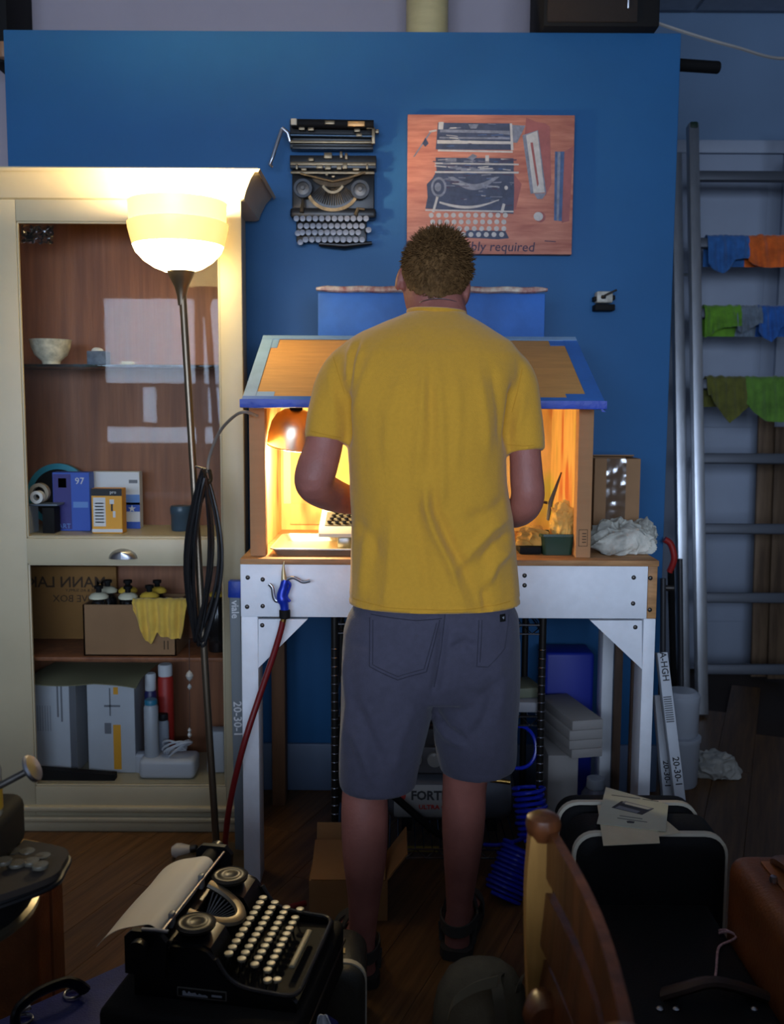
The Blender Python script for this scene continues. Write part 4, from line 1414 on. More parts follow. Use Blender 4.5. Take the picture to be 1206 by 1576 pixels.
for px, py in ((549, 201), (552, 208), (464, 198), (478, 199), (568, 196)):
    part(slab((px - 4, py - 2, px + 5, py + 3), 0.05, 0.068, 0.001), 'paper_guide', OLDM, t)
part(slab((572, 197, 577, 222), 0.05, 0.066, 0.001), 'side_plate', OLDM, t)
part(slab((577, 200, 583, 206), 0.04, 0.06, 0.002), 'knob', OLDM, t)
part(MB().tube([Q(434, 198, 0.06), Q(427, 218, 0.07), Q(420, 240, 0.075), Q(415, 254, 0.075), Q(419, 256, 0.07)], 0.0062, 10), 'return_lever', NICK, t)
part(MB().tube([Q(446, 218, 0.055), Q(443, 205, 0.06), Q(434, 197, 0.06)], 0.007, 10), 'lever_arm', NICK, t)

t = thing('wall_typewriter', 'antique black typewriter body mounted flat on the blue wall', 'typewriter', tuple(Q(512, 378, 0.04)))
part(slab((447, 242, 579, 262), 0.0, 0.05), 'rear_frame', OLDB, t)
part(slab((450, 262, 576, 330), 0.0, 0.030, 0.004), 'body', OLDB, t)
part(slab((447, 322, 579, 338), 0.0, 0.055, 0.01), 'front_rail', OLDB, t)
part(slab((447, 250, 578, 255), 0.045, 0.058, 0.001), 'carriage_rail', OLDM, t)
part(slab((447, 264, 576, 268), 0.045, 0.056, 0.001), 'carriage_rail', OLDM, t)
for px, py, w_, h_ in ((505, 241, 12, 9), (525, 240, 4, 10), (533, 242, 4, 10), (479, 247, 8, 5), (492, 258, 10, 6), (505, 259, 9, 7), (522, 259, 7, 7), (531, 257, 7, 9), (468, 262, 8, 4), (548, 262, 10, 4), (457, 258, 3, 8), (565, 258, 3, 8), (503, 270, 4, 3), (513, 273, 5, 3)):
    part(slab((px - w_ / 2, py - h_ / 2, px + w_ / 2, py + h_ / 2), 0.03, 0.062, 0.001), 'bracket', OLDM, t)
# V shaped bar and arc of type segment
for pts in (((462, 267), (490, 274), (512, 279)), ((562, 265), (536, 274), (512, 279))):
    part(MB().tube([Q(a, b, 0.058) for a, b in pts], 0.004, 8), 'ribbon_bar', OLDM, t)


def arc_band(cx, cy, rx, ry, a0, a1, w, d0, d1, n=24):
    rings = []
    for i in range(n + 1):
        a = R(a0 + (a1 - a0) * i / n)
        rings.append([Q(cx + (rx + o) * math.cos(a), cy + (ry + o) * math.sin(a), d) for o, d in ((-w / 2, d0), (w / 2, d0), (w / 2, d1), (-w / 2, d1))])
    return MB().loft(rings)


part(arc_band(512, 268, 30, 16, 10, 170, 8, 0.03, 0.05), 'segment', M('segment_bronze', (66, 54, 40), 0.45, metal=0.8, var=0.4, scale=60), t)
part(arc_band(512, 268, 20, 28, 40, 140, 4, 0.03, 0.052), 'type_rest', OLDM, t)
part(arc_band(512, 292, 38, 31, 15, 165, 5, 0.03, 0.056), 'front_arc', M('arc_gilt', (140, 112, 76), 0.4, metal=0.8, var=0.35, scale=40), t)
# type bars
tb = MB()
for i in range(22):
    a = R(200 + 140 * i / 21)
    pa = Q(512 + 28 * math.cos(a) * 1.0, 297 - 10 - 14 * math.sin(a) * -0.4, 0.036)
    a2 = R(25 + 130 * i / 21)
    tb.tube([Q(512 + 16 * math.cos(a2), 278 + 12 * math.sin(a2), 0.04), Q(512 + 36 * math.cos(a2), 288 + 28 * math.sin(a2), 0.034)], 0.0022, 5)
o_ = part(tb, 'typebars', M('typebar_dark', (44, 38, 32), 0.5, metal=0.6), t)
o_['kind'] = 'stuff'
for px, py in ((466, 290), (554, 292)):
    c = Q(px, py, 0.06)
    rxm = Matrix.Rotation(PI / 2, 3, 'X')
    sp = part(MB().lathe([(0.020, -0.012), (0.030, -0.012), (0.031, 0.0), (0.030, 0.006), (0.021, 0.006), (0.020, -0.012)], c, rxm, 28, cap=False), 'ribbon_spool', M('spool_grey', (52, 54, 58), 0.4, metal=0.5), t)
    part(MB().lathe([(0.020, -0.012), (0.020, 0.0), (0.006, 0.002), (0.006, 0.012), (0.0, 0.012)], c, rxm, 20), 'spool_hub', DSTEEL, sp)
part(MB().tube([Q(466, 304, 0.05), Q(464, 327, 0.062)], [0.003, 0.007], 8), 'lever', OLDM, t)
part(MB().tube([Q(551, 320, 0.062), Q(547, 331, 0.062)], [0.005, 0.007], 8), 'lever', OLDM, t)
part(MB().tube([Q(550, 321, 0.062), Q(561, 322, 0.062)], 0.004, 8), 'lever', OLDM, t)
part(slab((456, 332, 564, 373), 0.008, 0.020, 0.003), 'key_bed', OLDB, t)
part(MB().tube([Q(491, 375, 0.03), Q(530, 378, 0.034), Q(572, 374, 0.03)], [0.010, 0.012, 0.006], 10), 'space_bar', OLDB, t)
km = MB().lathe([(0.0055, -0.03), (0.0055, -0.004), (0.0092, -0.003), (0.0096, 0.001), (0.0092, 0.0025), (0.0, 0.0032)], (0, 0, 0), Matrix.Rotation(PI / 2, 3, 'X'), 14)
k0 = None
for y_, xa, xb, n_ in ((336.5, 456, 563, 12), (348, 462, 557, 11), (358, 465, 551, 10), (369, 470, 557, 10)):
    for i in range(n_):
        loc = Q(xa + (xb - xa) * i / (n_ - 1), y_, 0.052 + 0.0) - ORG[t]
        if k0 is None:
            k0 = part(km, 'key', KEYG, t, local=True)
            k0.location = loc
        else:
            share(k0, t, loc)
for px, py in ((567, 354), (458, 359), (462, 373)):
    share(k0, t, Q(px, py, 0.05) - ORG[t])

# ================================================================== PAINTING
g = pb(626.5, 176.5, 882, 391, WY - 0.035)
CANV = M('painted_wood_ground', (200, 132, 108), 0.6, var=0.25, scale=5, stretch=(1.2, 1, 10), dark=(164, 94, 78))
art = thing('canvas_painting', 'canvas painting of a dismantled typewriter on an orange ground', 'painting', ((g[0] + g[1]) / 2, WY - 0.018, g[2]))
part(MB().box(g[0], g[1], WY - 0.034, WY - 0.0005, g[2], g[3], 0.002), 'canvas', CANV, art)
PN = M('paint_navy', (58, 66, 90), 0.6, var=0.3, scale=40)
PG = M('paint_grey', (120, 124, 138), 0.6, var=0.3, scale=50)
PLt = M('paint_light', (184, 180, 176), 0.6, var=0.15, scale=50)
PSH = M('paint_shadow', (150, 84, 80), 0.6, var=0.15, scale=30)
PBL = M('paint_blue', (62, 88, 128), 0.6, var=0.3, scale=40)
PIN = M('paint_ink', (64, 44, 66), 0.6)
lay = [0]


def pp(mat, *pts, lvl=1):
    Y = WY - 0.034
    part(MB().prism([P(a, b, Y) for a, b in pts], (0, 0.0002, 0), (0, -0.00035 * lvl, 0)), 'painted_shape', mat, art)


def pr_(mat, x0, y0, x1, y1, lvl=1):
    pp(mat, (x0, y0), (x1, y0), (x1, y1), (x0, y1), lvl=lvl)


def px2(zx, zy):            # zoom-crop coordinates -> photo pixels
    return (620 + zx * 275 / 1206, 165 + zy * 235 / 1031)


def pz(mat, *pts, lvl=1):
    pp(mat, *[px2(*p) for p in pts], lvl=lvl)


# shadows of the painted parts
pz(PSH, (830, 70), (900, 100), (960, 110), (990, 130), (1000, 520), (960, 600), (930, 300), (820, 200))
pz(PSH, (1090, 300), (1150, 260), (1120, 770), (1070, 780))
pz(PSH, (740, 440), (800, 520), (760, 690), (700, 690))
# carriage
pz(PN, (235, 105), (730, 110), (745, 290), (220, 285), lvl=2)
pz(PG, (250, 150), (720, 160), (720, 178), (250, 170), lvl=3)
pz(PG, (245, 200), (720, 205), (720, 218), (245, 212), lvl=3)
pz(PLt, (230, 222), (735, 232), (735, 250), (230, 246), lvl=3)
pz(PLt, (235, 286), (740, 296), (740, 308), (235, 298), lvl=3)
pz(PLt, (240, 100), (275, 100), (270, 150), (238, 150), lvl=3)
pz(PG, (440, 115), (510, 115), (495, 145), (455, 145), lvl=3)
pz(PLt, (720, 110), (735, 110), (745, 290), (728, 292), lvl=4)
pz(PG, (735, 120), (825, 125), (770, 240), (740, 240), lvl=2)
pz(PLt, (175, 160), (225, 150), (228, 162), (180, 172), lvl=2)
pz(PG, (180, 165), (190, 170), (78, 335), (68, 335), lvl=2)
pz(PN, (150, 205), (172, 245), (150, 268), (130, 245), lvl=3)
# body
pz(PN, (220, 340), (745, 345), (750, 560), (745, 720), (150, 685), (165, 610), (160, 520), (200, 480), (225, 430), lvl=2)
pz(PLt, (215, 374), (780, 382), (780, 392), (215, 384), lvl=3)
pz(PLt, (215, 432), (780, 436), (780, 448), (215, 444), lvl=3)
pz(PG, (430, 345), (470, 315), (500, 330), (470, 360), lvl=3)
pz(PLt, (555, 325), (580, 325), (580, 375), (555, 375), lvl=3)
pz(PG, (285, 345), (360, 345), (360, 368), (285, 368), lvl=3)
pz(PG, (385, 410), (620, 420), (600, 432), (390, 430), lvl=3)
arcp = [(300 + 350 * i / 14, 470 + 90 * math.sin(PI * i / 14)) for i in range(15)]
pz(PG, *([(x, y) for x, y in arcp] + [(620 - 280 * i / 14, 470 + 50 * math.sin(PI * i / 14)) for i in range(15)]), lvl=3)
a1 = [(245 + 400 * i / 16, 640 + 55 * math.sin(PI * (0.05 + 0.9 * i / 16)) - 20 * i / 16) for i in range(17)]
a2 = [(650 - 405 * i / 16, 615 + 45 * math.sin(PI * (0.05 + 0.9 * (1 - i / 16))) + 14 * i / 16) for i in range(17)]
pz(PLt, *(a1 + a2), lvl=4)
for i, (cx_, cy_, r1, r2, mt) in enumerate(((240, 540, 52, 68, PG), (240, 540, 38, 52, PN), (235, 540, 22, 30, PG), (690, 545, 40, 52, PN), (695, 545, 12, 14, PLt))):
    pz(mt, *[(cx_ + r1 * math.cos(2 * PI * k / 20), cy_ + r2 * math.sin(2 * PI * k / 20)) for k in range(20)], lvl=4 + i * 0.5)
pz(PLt, (225, 600), (240, 605), (210, 712), (195, 708), lvl=4)
pz(PLt, (672, 650), (690, 655), (675, 715), (655, 712), lvl=4)
pz(PLt, (150, 690), (745, 700), (745, 710), (150, 700), lvl=3)
# loose brush strokes over the machine
rb = random.Random(21)
for k in range(120):
    zone = rb.choice(((240, 110, 720, 280), (225, 345, 740, 450), (200, 450, 740, 680), (200, 350, 740, 560)))
    sx = rb.uniform(zone[0], zone[2] - 60)
    sy = rb.uniform(zone[1], zone[3] - 8)
    ln = rb.uniform(20, 90)
    hh = rb.uniform(3, 8)
    sl_ = rb.uniform(-0.12, 0.12)
    pz(rb.choice((PG, PG, PN, PBL, PLt, PIN)), (sx, sy), (sx + ln, sy + ln * sl_), (sx + ln, sy + ln * sl_ + hh), (sx, sy + hh), lvl=rb.uniform(2.2, 3.8))
# keyboard
pz(PN, (430, 830), (690, 835), (715, 885), (640, 892), (410, 880), lvl=2)
for y_, xa, xb, n_ in ((730, 190, 690, 11), (775, 200, 680, 11), (820, 180, 680, 11), (860, 250, 665, 9)):
    for i in range(n_):
        cx_ = xa + (xb - xa) * i / (n_ - 1)
        pz(PLt, *[(cx_ + 17 * math.cos(2 * PI * k / 10), y_ + 17 * math.sin(2 * PI * k / 10)) for k in range(10)], lvl=3)
# plate, rod, screw
pz(PG, (805, 190), (910, 155), (965, 575), (860, 585), lvl=3)
pz(PLt, (830, 190), (905, 160), (955, 575), (880, 580), lvl=4)
pz(PSH, (858, 240), (875, 238), (915, 520), (905, 540), lvl=5)
pz(PG, (885, 585), (965, 580), (940, 620), (905, 620), lvl=4)
pz(PBL, (1025, 300), (1088, 300), (1070, 770), (1018, 765), lvl=3)
pz(PG, (1042, 300), (1062, 300), (1050, 768), (1035, 766), lvl=4)
pz(PSH, *[(925 + 36 * math.cos(2 * PI * k / 14), 742 + 36 * math.sin(2 * PI * k / 14)) for k in range(14)], lvl=3)
pz(PLt, *[(912 + 32 * math.cos(2 * PI * k / 14), 738 + 30 * math.sin(2 * PI * k / 14)) for k in range(14)], lvl=4)
pz(PIN, (955, 900), (1030, 905), (1030, 911), (955, 906), lvl=2)
q = P(823, 381, WY - 0.0345)
text('Some assembly required', 0.043, PIN, art, (q.x, WY - 0.0347, q.z), (1, 0, -0.008), (0.12, 0, 1), align='RIGHT', depth=0.0003, bold=0.0003)

# ================================================================== SMALL GADGET ON THE WALL
g = pb(912, 450, 945, 478, WY - 0.03)
t = thing('pencil_sharpener', 'small white and black sharpener fixed to the blue wall', 'sharpener', ((g[0] + g[1]) / 2, WY - 0.02, g[2]))
part(slab((913, 469, 944, 479), 0.0, 0.05, 0.004), 'base', BLKM, t)
part(slab((916, 449, 941, 467), 0.0, 0.045, 0.006), 'housing', M('old_white', (176, 172, 160), 0.4, var=0.3, scale=60), t)
part(slab((912, 457, 917, 464), 0.01, 0.04, 0.002), 'side_knob', BLKM, t)
part(slab((940, 455, 945, 462), 0.01, 0.04, 0.002), 'side_knob', BLKM, t)
part(MB().tube([Q(930, 455, 0.052), Q(949, 446, 0.06)], 0.0035, 8), 'crank', DSTEEL, t)
part(MB().tube([Q(926, 457, 0.046), Q(931, 457, 0.054)], 0.006, 10), 'crank_hub', DSTEEL, t)

# ================================================================== UNDER THE BENCH
# wire shelving rack
CHR = M('chrome_wire', (150, 150, 156), 0.25, metal=1.0)
RK0, RK1 = 2.69, 3.04
kx0, kx1 = P(515, 1100, RK0).x, P(832, 1100, RK0).x
rzs = (P(670, 961, RK0).z, P(670, 1102, RK0).z, 0.075)
t = thing('wire_rack', 'chrome wire shelving rack standing under the bench', 'rack', ((kx0 + kx1) / 2, (RK0 + RK1) / 2, 0))
for x in (kx0, kx1):
    for y in (RK0, RK1):
        m = MB().tube([(x, y, 0.0), (x, y, rzs[0] + 0.03)], 0.0105, 12)
        p_ = part(m, 'post', M('rack_post', (54, 52, 50), 0.4, metal=0.8), t)
        if y == RK0:
            for k in range(26):
                z = 0.03 + k * 0.0254
                part(MB().lathe([(0.0108, -0.002), (0.0118, 0), (0.0108, 0.002)], (x, y, z), seg=10, cap=False), 'groove', CHR, p_)
for z in rzs:
    m = MB()
    for y in (RK0, RK1):
        m.tube([(kx0, y, z), (kx1, y, z)], 0.0035, 6)
        m.tube([(kx0, y, z - 0.026), (kx1, y, z - 0.026)], 0.003, 6)
        n_ = 10
        zig = [Vector((kx0 + (kx1 - kx0) * i / (2 * n_), y, z - (0.026 if i % 2 else 0.0))) for i in range(2 * n_ + 1)]
        m.tube(zig, 0.002, 5)
    for x in (kx0, kx1):
        m.tube([(x, RK0, z), (x, RK1, z)], 0.0035, 6)
        m.tube([(x, RK0, z - 0.026), (x, RK1, z - 0.026)], 0.003, 6)
    for i in range(24):
        x = kx0 + (kx1 - kx0) * (i + 0.5) / 24
        m.tube([(x, RK0, z + 0.003), (x, RK1, z + 0.003)], 0.0016, 5)
    part(m, 'wire_shelf', CHR, t)
# compressor
zs_ = rzs[2] + 0.0055
TANK = M('tank_grey', (92, 96, 104), 0.35, metal=0.4)
c0 = P(600, 1270, 2.86)
c1 = P(779, 1270, 2.86)
rt = 0.085
tz = zs_ + 0.018 + rt
t = thing('air_compressor', 'grey air compressor with a black lettered label on the rack', 'compressor', ((c0.x + c1.x) / 2, 2.86, zs_))
prof = [(0.0, -0.02), (0.045, -0.016), (0.072, -0.004), (rt, 0.03), (rt, c1.x - c0.x - 0.03), (0.072, c1.x - c0.x + 0.004), (0.045, c1.x - c0.x + 0.016), (0.0, c1.x - c0.x + 0.02)]
part(MB().lathe(prof, (c0.x, 2.86, tz), Matrix.Rotation(PI / 2, 3, 'Y'), 32), 'tank', TANK, t)
for x in (c0.x + 0.05, c1.x - 0.05):
    part(MB().box(x - 0.015, x + 0.015, 2.80, 2.92, zs_, tz - rt + 0.02, 0.003), 'foot', BLKM, t)
part(MB().box(c0.x + 0.02, c1.x - 0.04, 2.80, 2.93, tz + rt - 0.02, tz + rt + 0.13, 0.02), 'pump_cover', M('pump_dark', (44, 44, 48), 0.5), t)
part(MB().box(c0.x + 0.03, c1.x - 0.10, 2.775, 2.80, tz + rt + 0.0, tz + rt + 0.08, 0.006), 'gauge_panel', M('gauge_panel', (84, 84, 88), 0.45), t)
for k in range(2):
    part(MB().lathe([(0.022, 0), (0.022, 0.012), (0.019, 0.014), (0.0, 0.014)], (c0.x + 0.07 + 0.06 * k, 2.775, tz + rt + 0.045), Matrix.Rotation(PI / 2, 3, 'X'), 20), 'gauge', M('gauge_face', (150, 150, 146), 0.3), t)
LBL = M('label_grey', (150, 150, 148), 0.5)
lab = part(MB().grid(lambda u, v: Vector((P(606, 1250, 2.75).x + u * 0.235, 2.86 - (rt + 0.001) * math.cos(R(-42 + 74 * v)), tz + (rt + 0.001) * math.sin(R(-42 + 74 * v)))), 2, 10), 'label_sheet', LBL, t)
ct = P(632, 1245, 2.76)
text('FORTRESS', 0.036, INKD, t, (ct.x, 2.7735, tz + 0.017), (1, 0, 0), (0, 0.2, 1), align='LEFT', bold=0.0012)
ct = P(644, 1266, 2.76)
text('ULTRA QUIET', 0.020, RED1, t, (ct.x, 2.7745, tz - 0.018), (1, 0, 0), (0, -0.22, 1), align='LEFT', bold=0.0006)
ct = P(617, 1245, 2.757)
part(MB().lathe([(0.014, 0), (0.014, 0.003), (0, 0.003)], (ct.x, 2.7755, tz + 0.017), Matrix.Rotation(R(79), 3, 'X'), 18), 'emblem', RED1, t)
g = pb(622, 1310, 676, 1318, 2.77)
part(MB().box(g[0], g[1], 2.80, 2.805, g[2], g[3]), 'warning_strip', M('warning_yellow', (150, 130, 50), 0.5), t)
part(MB().tube(bez([P(606, 1225, 2.72), P(640, 1255, 2.73), P(668, 1280, 2.74), P(690, 1290, 2.76)], 6), 0.011, 10), 'pipe', BLKM, t)
# items on the middle rack shelf
zm = rzs[1] + 0.005
for k, (x0_, y0_, x1_, d_, cl2, lb) in enumerate(((776, 1082, 829, 0.16, (150, 152, 158), 'white paper pad on the middle rack shelf'), )):
    g = pb(x0_, y0_, x1_, 1100, 2.72)
    solo(MB().box(g[0], g[1], 2.71, 2.71 + d_, zm, zm + 0.030, 0.003), 'paper_pad', M('pad_white', cl2, 0.6), lb, 'pad')
g = pb(785, 1060, 826, 1080, 2.78)
solo(MB().obox(((g[0] + g[1]) / 2, 2.80, zm + 0.048), (g[1] - g[0], 0.12, 0.030), Matrix.Rotation(R(12), 3, 'Z'), 0.004), 'parts_box', M('pale_green_card', (110, 116, 96), 0.6), 'small drab box on top of the white pad on the rack', 'box')
g = pb(519, 1060, 532, 1100, 2.76)
solo(MB().lathe([(0.02, 0), (0.021, 0.004), (0.021, 0.085), (0.014, 0.10), (0, 0.101)], (g[1] + 0.006, 2.77, zm), seg=16), 'spool', M('pale_blue_spool', (120, 136, 160), 0.5), 'pale blue spool at the left of the middle rack shelf', 'spool')
# blue coiled hoses
HB = M('hose_blue', (22, 44, 190), 0.25)


def helix(a, b, r, turns, tr):
    a, b = Vector(a), Vector(b)
    d = (b - a).normalized()
    u = d.orthogonal().normalized()
    w = d.cross(u)
    n = int(turns * 18)
    return MB().tube([a.lerp(b, i / n) + (u * math.cos(2 * PI * i / 18) + w * math.sin(2 * PI * i / 18)) * r * (1 + 0.08 * math.sin(i * 0.13)) for i in range(n + 1)], tr, 7)


m = helix(P(812, 1210, 2.66), P(822, 1290, 2.62), 0.042, 9, 0.0052)
pts = [Vector(P(795, 1150, 2.70)) + Vector((0.055 * math.cos(R(a)), 0.01 * math.sin(R(a * 2)), 0.062 * math.sin(R(a)))) for a in range(-60, 330, 15)]
m.tube(pts, 0.0052, 7)
t = thing('coiled_air_hose', 'bright blue coiled air hose hanging at the right rack post', 'hose', tuple(P(818, 1292, 2.63)))
part(m, 'coil', HB, t)
part(MB().tube([P(753, 1200, 2.685), P(785, 1204, 2.68)], 0.007, 10), 'coupling', BRASS, t)
t = thing('coiled_air_hose', 'larger bright blue hose coil resting low beside the chair', 'hose', tuple(P(785, 1400, 2.55)))
part(helix(P(803, 1305, 2.60), P(772, 1380, 2.55), 0.052, 11, 0.0056), 'coil', HB, t)
part(MB().tube(bez([P(815, 1285, 2.60), P(800, 1292, 2.64), P(770, 1300, 2.66), P(745, 1300, 2.70)], 6), 0.0056, 8), 'lead', HB, t)
# blue bin, white boxes stack etc. right under the bench
g = pb(838, 1005, 914, 1078, 3.12)
solo(MB().box(g[0], g[1], 3.12, 3.25, 0.0, g[3], 0.012, 3), 'blue_bin', M('bin_blue', (18, 40, 150), 0.5), 'tall blue plastic bin at the back under the bench', 'bin')
BXL = M('drab_white_card', (150, 146, 142), 0.7, var=0.08, scale=6)
yb_ = 2.80
lv = [P(903, py, yb_).z for py in (1108, 1123, 1138, 1152, 1166)]
names = ('topmost of the flat white boxes stacked under the bench', 'second flat white box from the top of the stack under the bench', 'third flat white box from the top of the stack under the bench', 'lowest of the flat white boxes stacked under the bench')
for k in range(4):
    xo = (0.004, -0.004, -0.004, 0.004)[k]
    x0_, x1_ = P(876, 1130, yb_).x + xo, P(929, 1130, yb_).x
    m = MB().obox(((x0_ + x1_) / 2 - 0.03, yb_ + 0.13, (lv[k] + lv[k + 1]) / 2), (x1_ - x0_, 0.27, lv[k] - lv[k + 1] - 0.001), Matrix.Rotation(R(13), 3, 'Z'), 0.002)
    solo(m, 'flat_box', BXL, names[k], 'box', 'flat white boxes under the bench')
x0_, x1_ = P(868, 1190, yb_ + 0.02).x, P(900, 1190, yb_ + 0.02).x
solo(MB().box(x0_ - 0.05, x1_ - 0.02, yb_ + 0.02, yb_ + 0.24, 0, lv[4] - 0.001, 0.006), 'plastic_crate', BXL, 'drab white crate carrying the flat boxes under the bench', 'crate')
cj = P(918, 1225, 2.78)
t = thing('spray_jar', 'grey jar with a pale lid on the floor under the bench', 'jar', (cj.x, 2.80, 0))
hj = P(918, 1212, 2.80).z
part(MB().lathe([(0.038, 0.001), (0.042, 0.006), (0.042, hj - 0.02), (0.03, hj)], (cj.x, 2.80, 0), seg=20), 'body', M('jar_grey', (80, 82, 96), 0.4), t)
part(MB().lathe([(0.026, hj), (0.028, hj + 0.003), (0.026, hj + 0.03), (0, hj + 0.032)], (cj.x, 2.80, 0), seg=20), 'lid', M('lid_pale', (150, 158, 166), 0.4), t)
# brown boards leaning inside
for k, (a0, a1, y_, lb) in enumerate(((970, 986, 2.80, 'brown board standing behind the right front bench leg'), (944, 956, 3.0, 'narrow dark board standing deeper under the bench'))):
    x0_, x1_ = P(a0, 1100, y_).x, P(a1, 1100, y_).x
    solo(MB().box(x0_, x1_, y_, y_ + 0.02, 0, za0 - 0.02, 0.002), 'board', wood_mat('under_board', (96, 72, 54), (64, 46, 34), 0.7, 3, (8, 8, 1), 0.2), lb, 'board')

# --- long narrow cartons leaning right of the bench, and the grey one at left
LCW = M('long_carton_white', (186, 190, 196), 0.6, var=0.05, scale=10)


def leaner(p_top, p_bot, Yt, Yb, w, d, mat, label, inks, ink):
    b = PZ(p_bot[0], p_bot[1], 0.0) if Yb is None else P(p_bot[0], p_bot[1], Yb)
    a = P(p_top[0], p_top[1], Yt)
    dirv = (a - b)
    L = dirv.length
    z = dirv.normalized()
    y = Vector((0, 1, 0))
    x = y.cross(z).normalized()
    y = z.cross(x)
    rm = Matrix((x, y, z)).transposed()
    t = thing('long_carton', label, 'carton', tuple(b))
    part(MB().obox((a + b) / 2, (w, d, L), rm, 0.002), 'carton', mat, t)
    for s, f, size in inks:
        q = b + dirv * f - y * (d / 2 + 0.0008)
        text(s, size, ink, t, q, -z, x, depth=0.0004, bold=0.0004)
    return t, a, b


leaner((1017, 1004), (1062, 1374), 2.74, None, 0.030, 0.03, LCW, 'long white carton leaning against the right bench leg, outer one', [('A-HGH', 0.94, 0.026), ('||||||||||||', 0.76, 0.024), ('20-30-1', 0.50, 0.026)], INKD)
leaner((1013, 1070), (1038, 1366), 2.80, None, 0.030, 0.03, LCW, 'long white carton leaning beside the right bench leg, inner one', [('20-30-1', 0.58, 0.024)], INKD)
t, a, b = leaner((362, 906), (372, 1345), 2.86, 2.80, 0.032, 0.03, M('long_carton_grey', (108, 116, 122), 0.6), 'long grey carton standing between cabinet and bench', [('viale', 0.93, 0.03), ('20-30-1', 0.55, 0.034)], INKW)
part(MB().obox(a + Vector((0, 0, 0.0)), (0.038, 0.036, 0.05), Matrix.Rotation(R(2), 3, 'Y'), 0.003), 'tape_wrap', TAPED, t)
part(MB().obox(b + Vector((0, 0, 0.03)), (0.036, 0.034, 0.04), Matrix.Rotation(R(1), 3, 'Y'), 0.003), 'tape_wrap', TAPED, t)

# --- white buckets behind, plastic bag, red handled tool and poles at the wall end
o = PZ(1043, 1206, 0.0)
WB = M('pail_white', (170, 176, 186), 0.4)
solo(MB().lathe([(0.062, 0.001), (0.066, 0.01), (0.070, 0.16), (0.074, 0.165), (0.074, 0.18), (0.062, 0.182)], o, seg=28), 'plastic_pail', WB, 'lower white plastic pail on the floor right of the bench', 'pail')
solo(MB().lathe([(0.058, 0.183), (0.062, 0.19), (0.064, 0.30), (0.066, 0.305), (0.066, 0.33), (0.05, 0.345), (0.0, 0.346)], o, seg=28), 'plastic_pail', WB, 'upper white plastic pail stacked right of the bench', 'pail')
q = PZ(1098, 1192, 0.0)
BAGP = M('plastic_bag_white', (170, 168, 160), 0.4, var=0.15, scale=8, bump=0.3, bscale=60)
solo(heap((q.x, q.y, 0.001), 0.085, 0.07, 0.10, 2.9, 5), 'plastic_bag', BAGP, 'crumpled white plastic bag on the dark floor at right', 'bag')
t = thing('bolt_cutter', 'red handled tool leaning at the end of the blue wall', 'tool', tuple(PZ(1038, 1150, 0.0)))
o = ORG[t]
RH = M('tool_red', (150, 34, 30), 0.4)
top = P(1027, 832, 3.30)
part(MB().tube(bez([P(1022, 830, 3.28), P(1032, 838, 3.28), P(1037, 860, 3.28), P(1030, 880, 3.29)], 6), 0.011, 10), 'handle', RH, t)
part(MB().tube([P(1032, 876, 3.29), o + Vector((0, 0, 0.01))], 0.012, 10), 'shaft', BLKM, t)
part(MB().tube([P(1020, 905, 3.29), P(1036, 905, 3.29)], 0.010, 10), 'clamp', DSTEEL, t)
for k, (pa, pb_, y_, lb) in enumerate((((1046, 860), (1052, 1120), 3.5, 'dark pole leaning right of the red handled tool'), ((1020, 890), (1022, 1160), 3.20, 'short dark pole standing left of the red handled tool'))):
    q = P(pb_[0], pb_[1], y_)
    solo(MB().tube([(q.x, y_, 0.0), P(pa[0], pa[1], y_ + 0.05)], 0.010, 10), 'pole', M('pole_dark', (44, 44, 48), 0.4), lb, 'pole')

# --- open cardboard box on the floor behind the man's left leg
q = PZ(555, 1515, 0.0)
BXo = M('box_amber', (150, 106, 60), 0.8, var=0.08, scale=6)
t = thing('open_carton', 'open brown cardboard box on the floor behind the left leg', 'carton', (q.x, 2.48, 0))
x0_, x1_ = P(476, 1420, 2.44).x, P(596, 1420, 2.44).x
y0_, y1_, h_ = 2.43, 2.61, 0.11
for q_ in ((x0_, x1_, y0_, y0_ + 0.005), (x0_, x1_, y1_ - 0.005, y1_), (x0_, x0_ + 0.005, y0_ + 0.005, y1_ - 0.005), (x1_ - 0.005, x1_, y0_ + 0.005, y1_ - 0.005)):
    part(MB().box(*q_, 0.0006, h_), 'wall', BXo, t)
part(MB().box(x0_, x1_, y0_, y1_, 0.0006, 0.005), 'base', BXo, t)
part(MB().obox(((x0_ + x1_) / 2, y0_ + 0.066, h_ + 0.026), (x1_ - x0_ - 0.012, 0.14, 0.004), Matrix.Rotation(R(20), 3, 'X')), 'flap', BXo, t)
part(MB().obox(((x0_ + x1_) / 2, y1_ + 0.012, h_ + 0.034), (x1_ - x0_ - 0.012, 0.075, 0.004), Matrix.Rotation(R(66), 3, 'X')), 'flap', BXo, t)
part(MB().obox((x1_ + 0.024, (y0_ + y1_) / 2, h_ + 0.034), (0.09, y1_ - y0_ - 0.012, 0.004), Matrix.Rotation(R(-54), 3, 'Y')), 'flap', BXo, t)

# ================================================================== THE PERSON
SKIN = M('skin', (158, 98, 86), 0.55, var=0.14, scale=14, bump=0.12, bscale=160, sss=0.08)
SHIRT = M('mustard_jersey', (208, 153, 40), 0.9, var=0.04, scale=120, bump=0.25, bscale=420, sheen=0.25)
SHORT = M('slate_twill', (67, 65, 81), 0.85, var=0.10, scale=60, bump=0.2, bscale=350, sheen=0.15)
HAIR = M('brown_hair', (108, 79, 47), 0.8, var=0.4, scale=90, spec=0.15)
man = thing('person', 'person in a mustard T-shirt and grey shorts bending over the booth, seen from behind', 'person', (0.1, 2.22, 0))


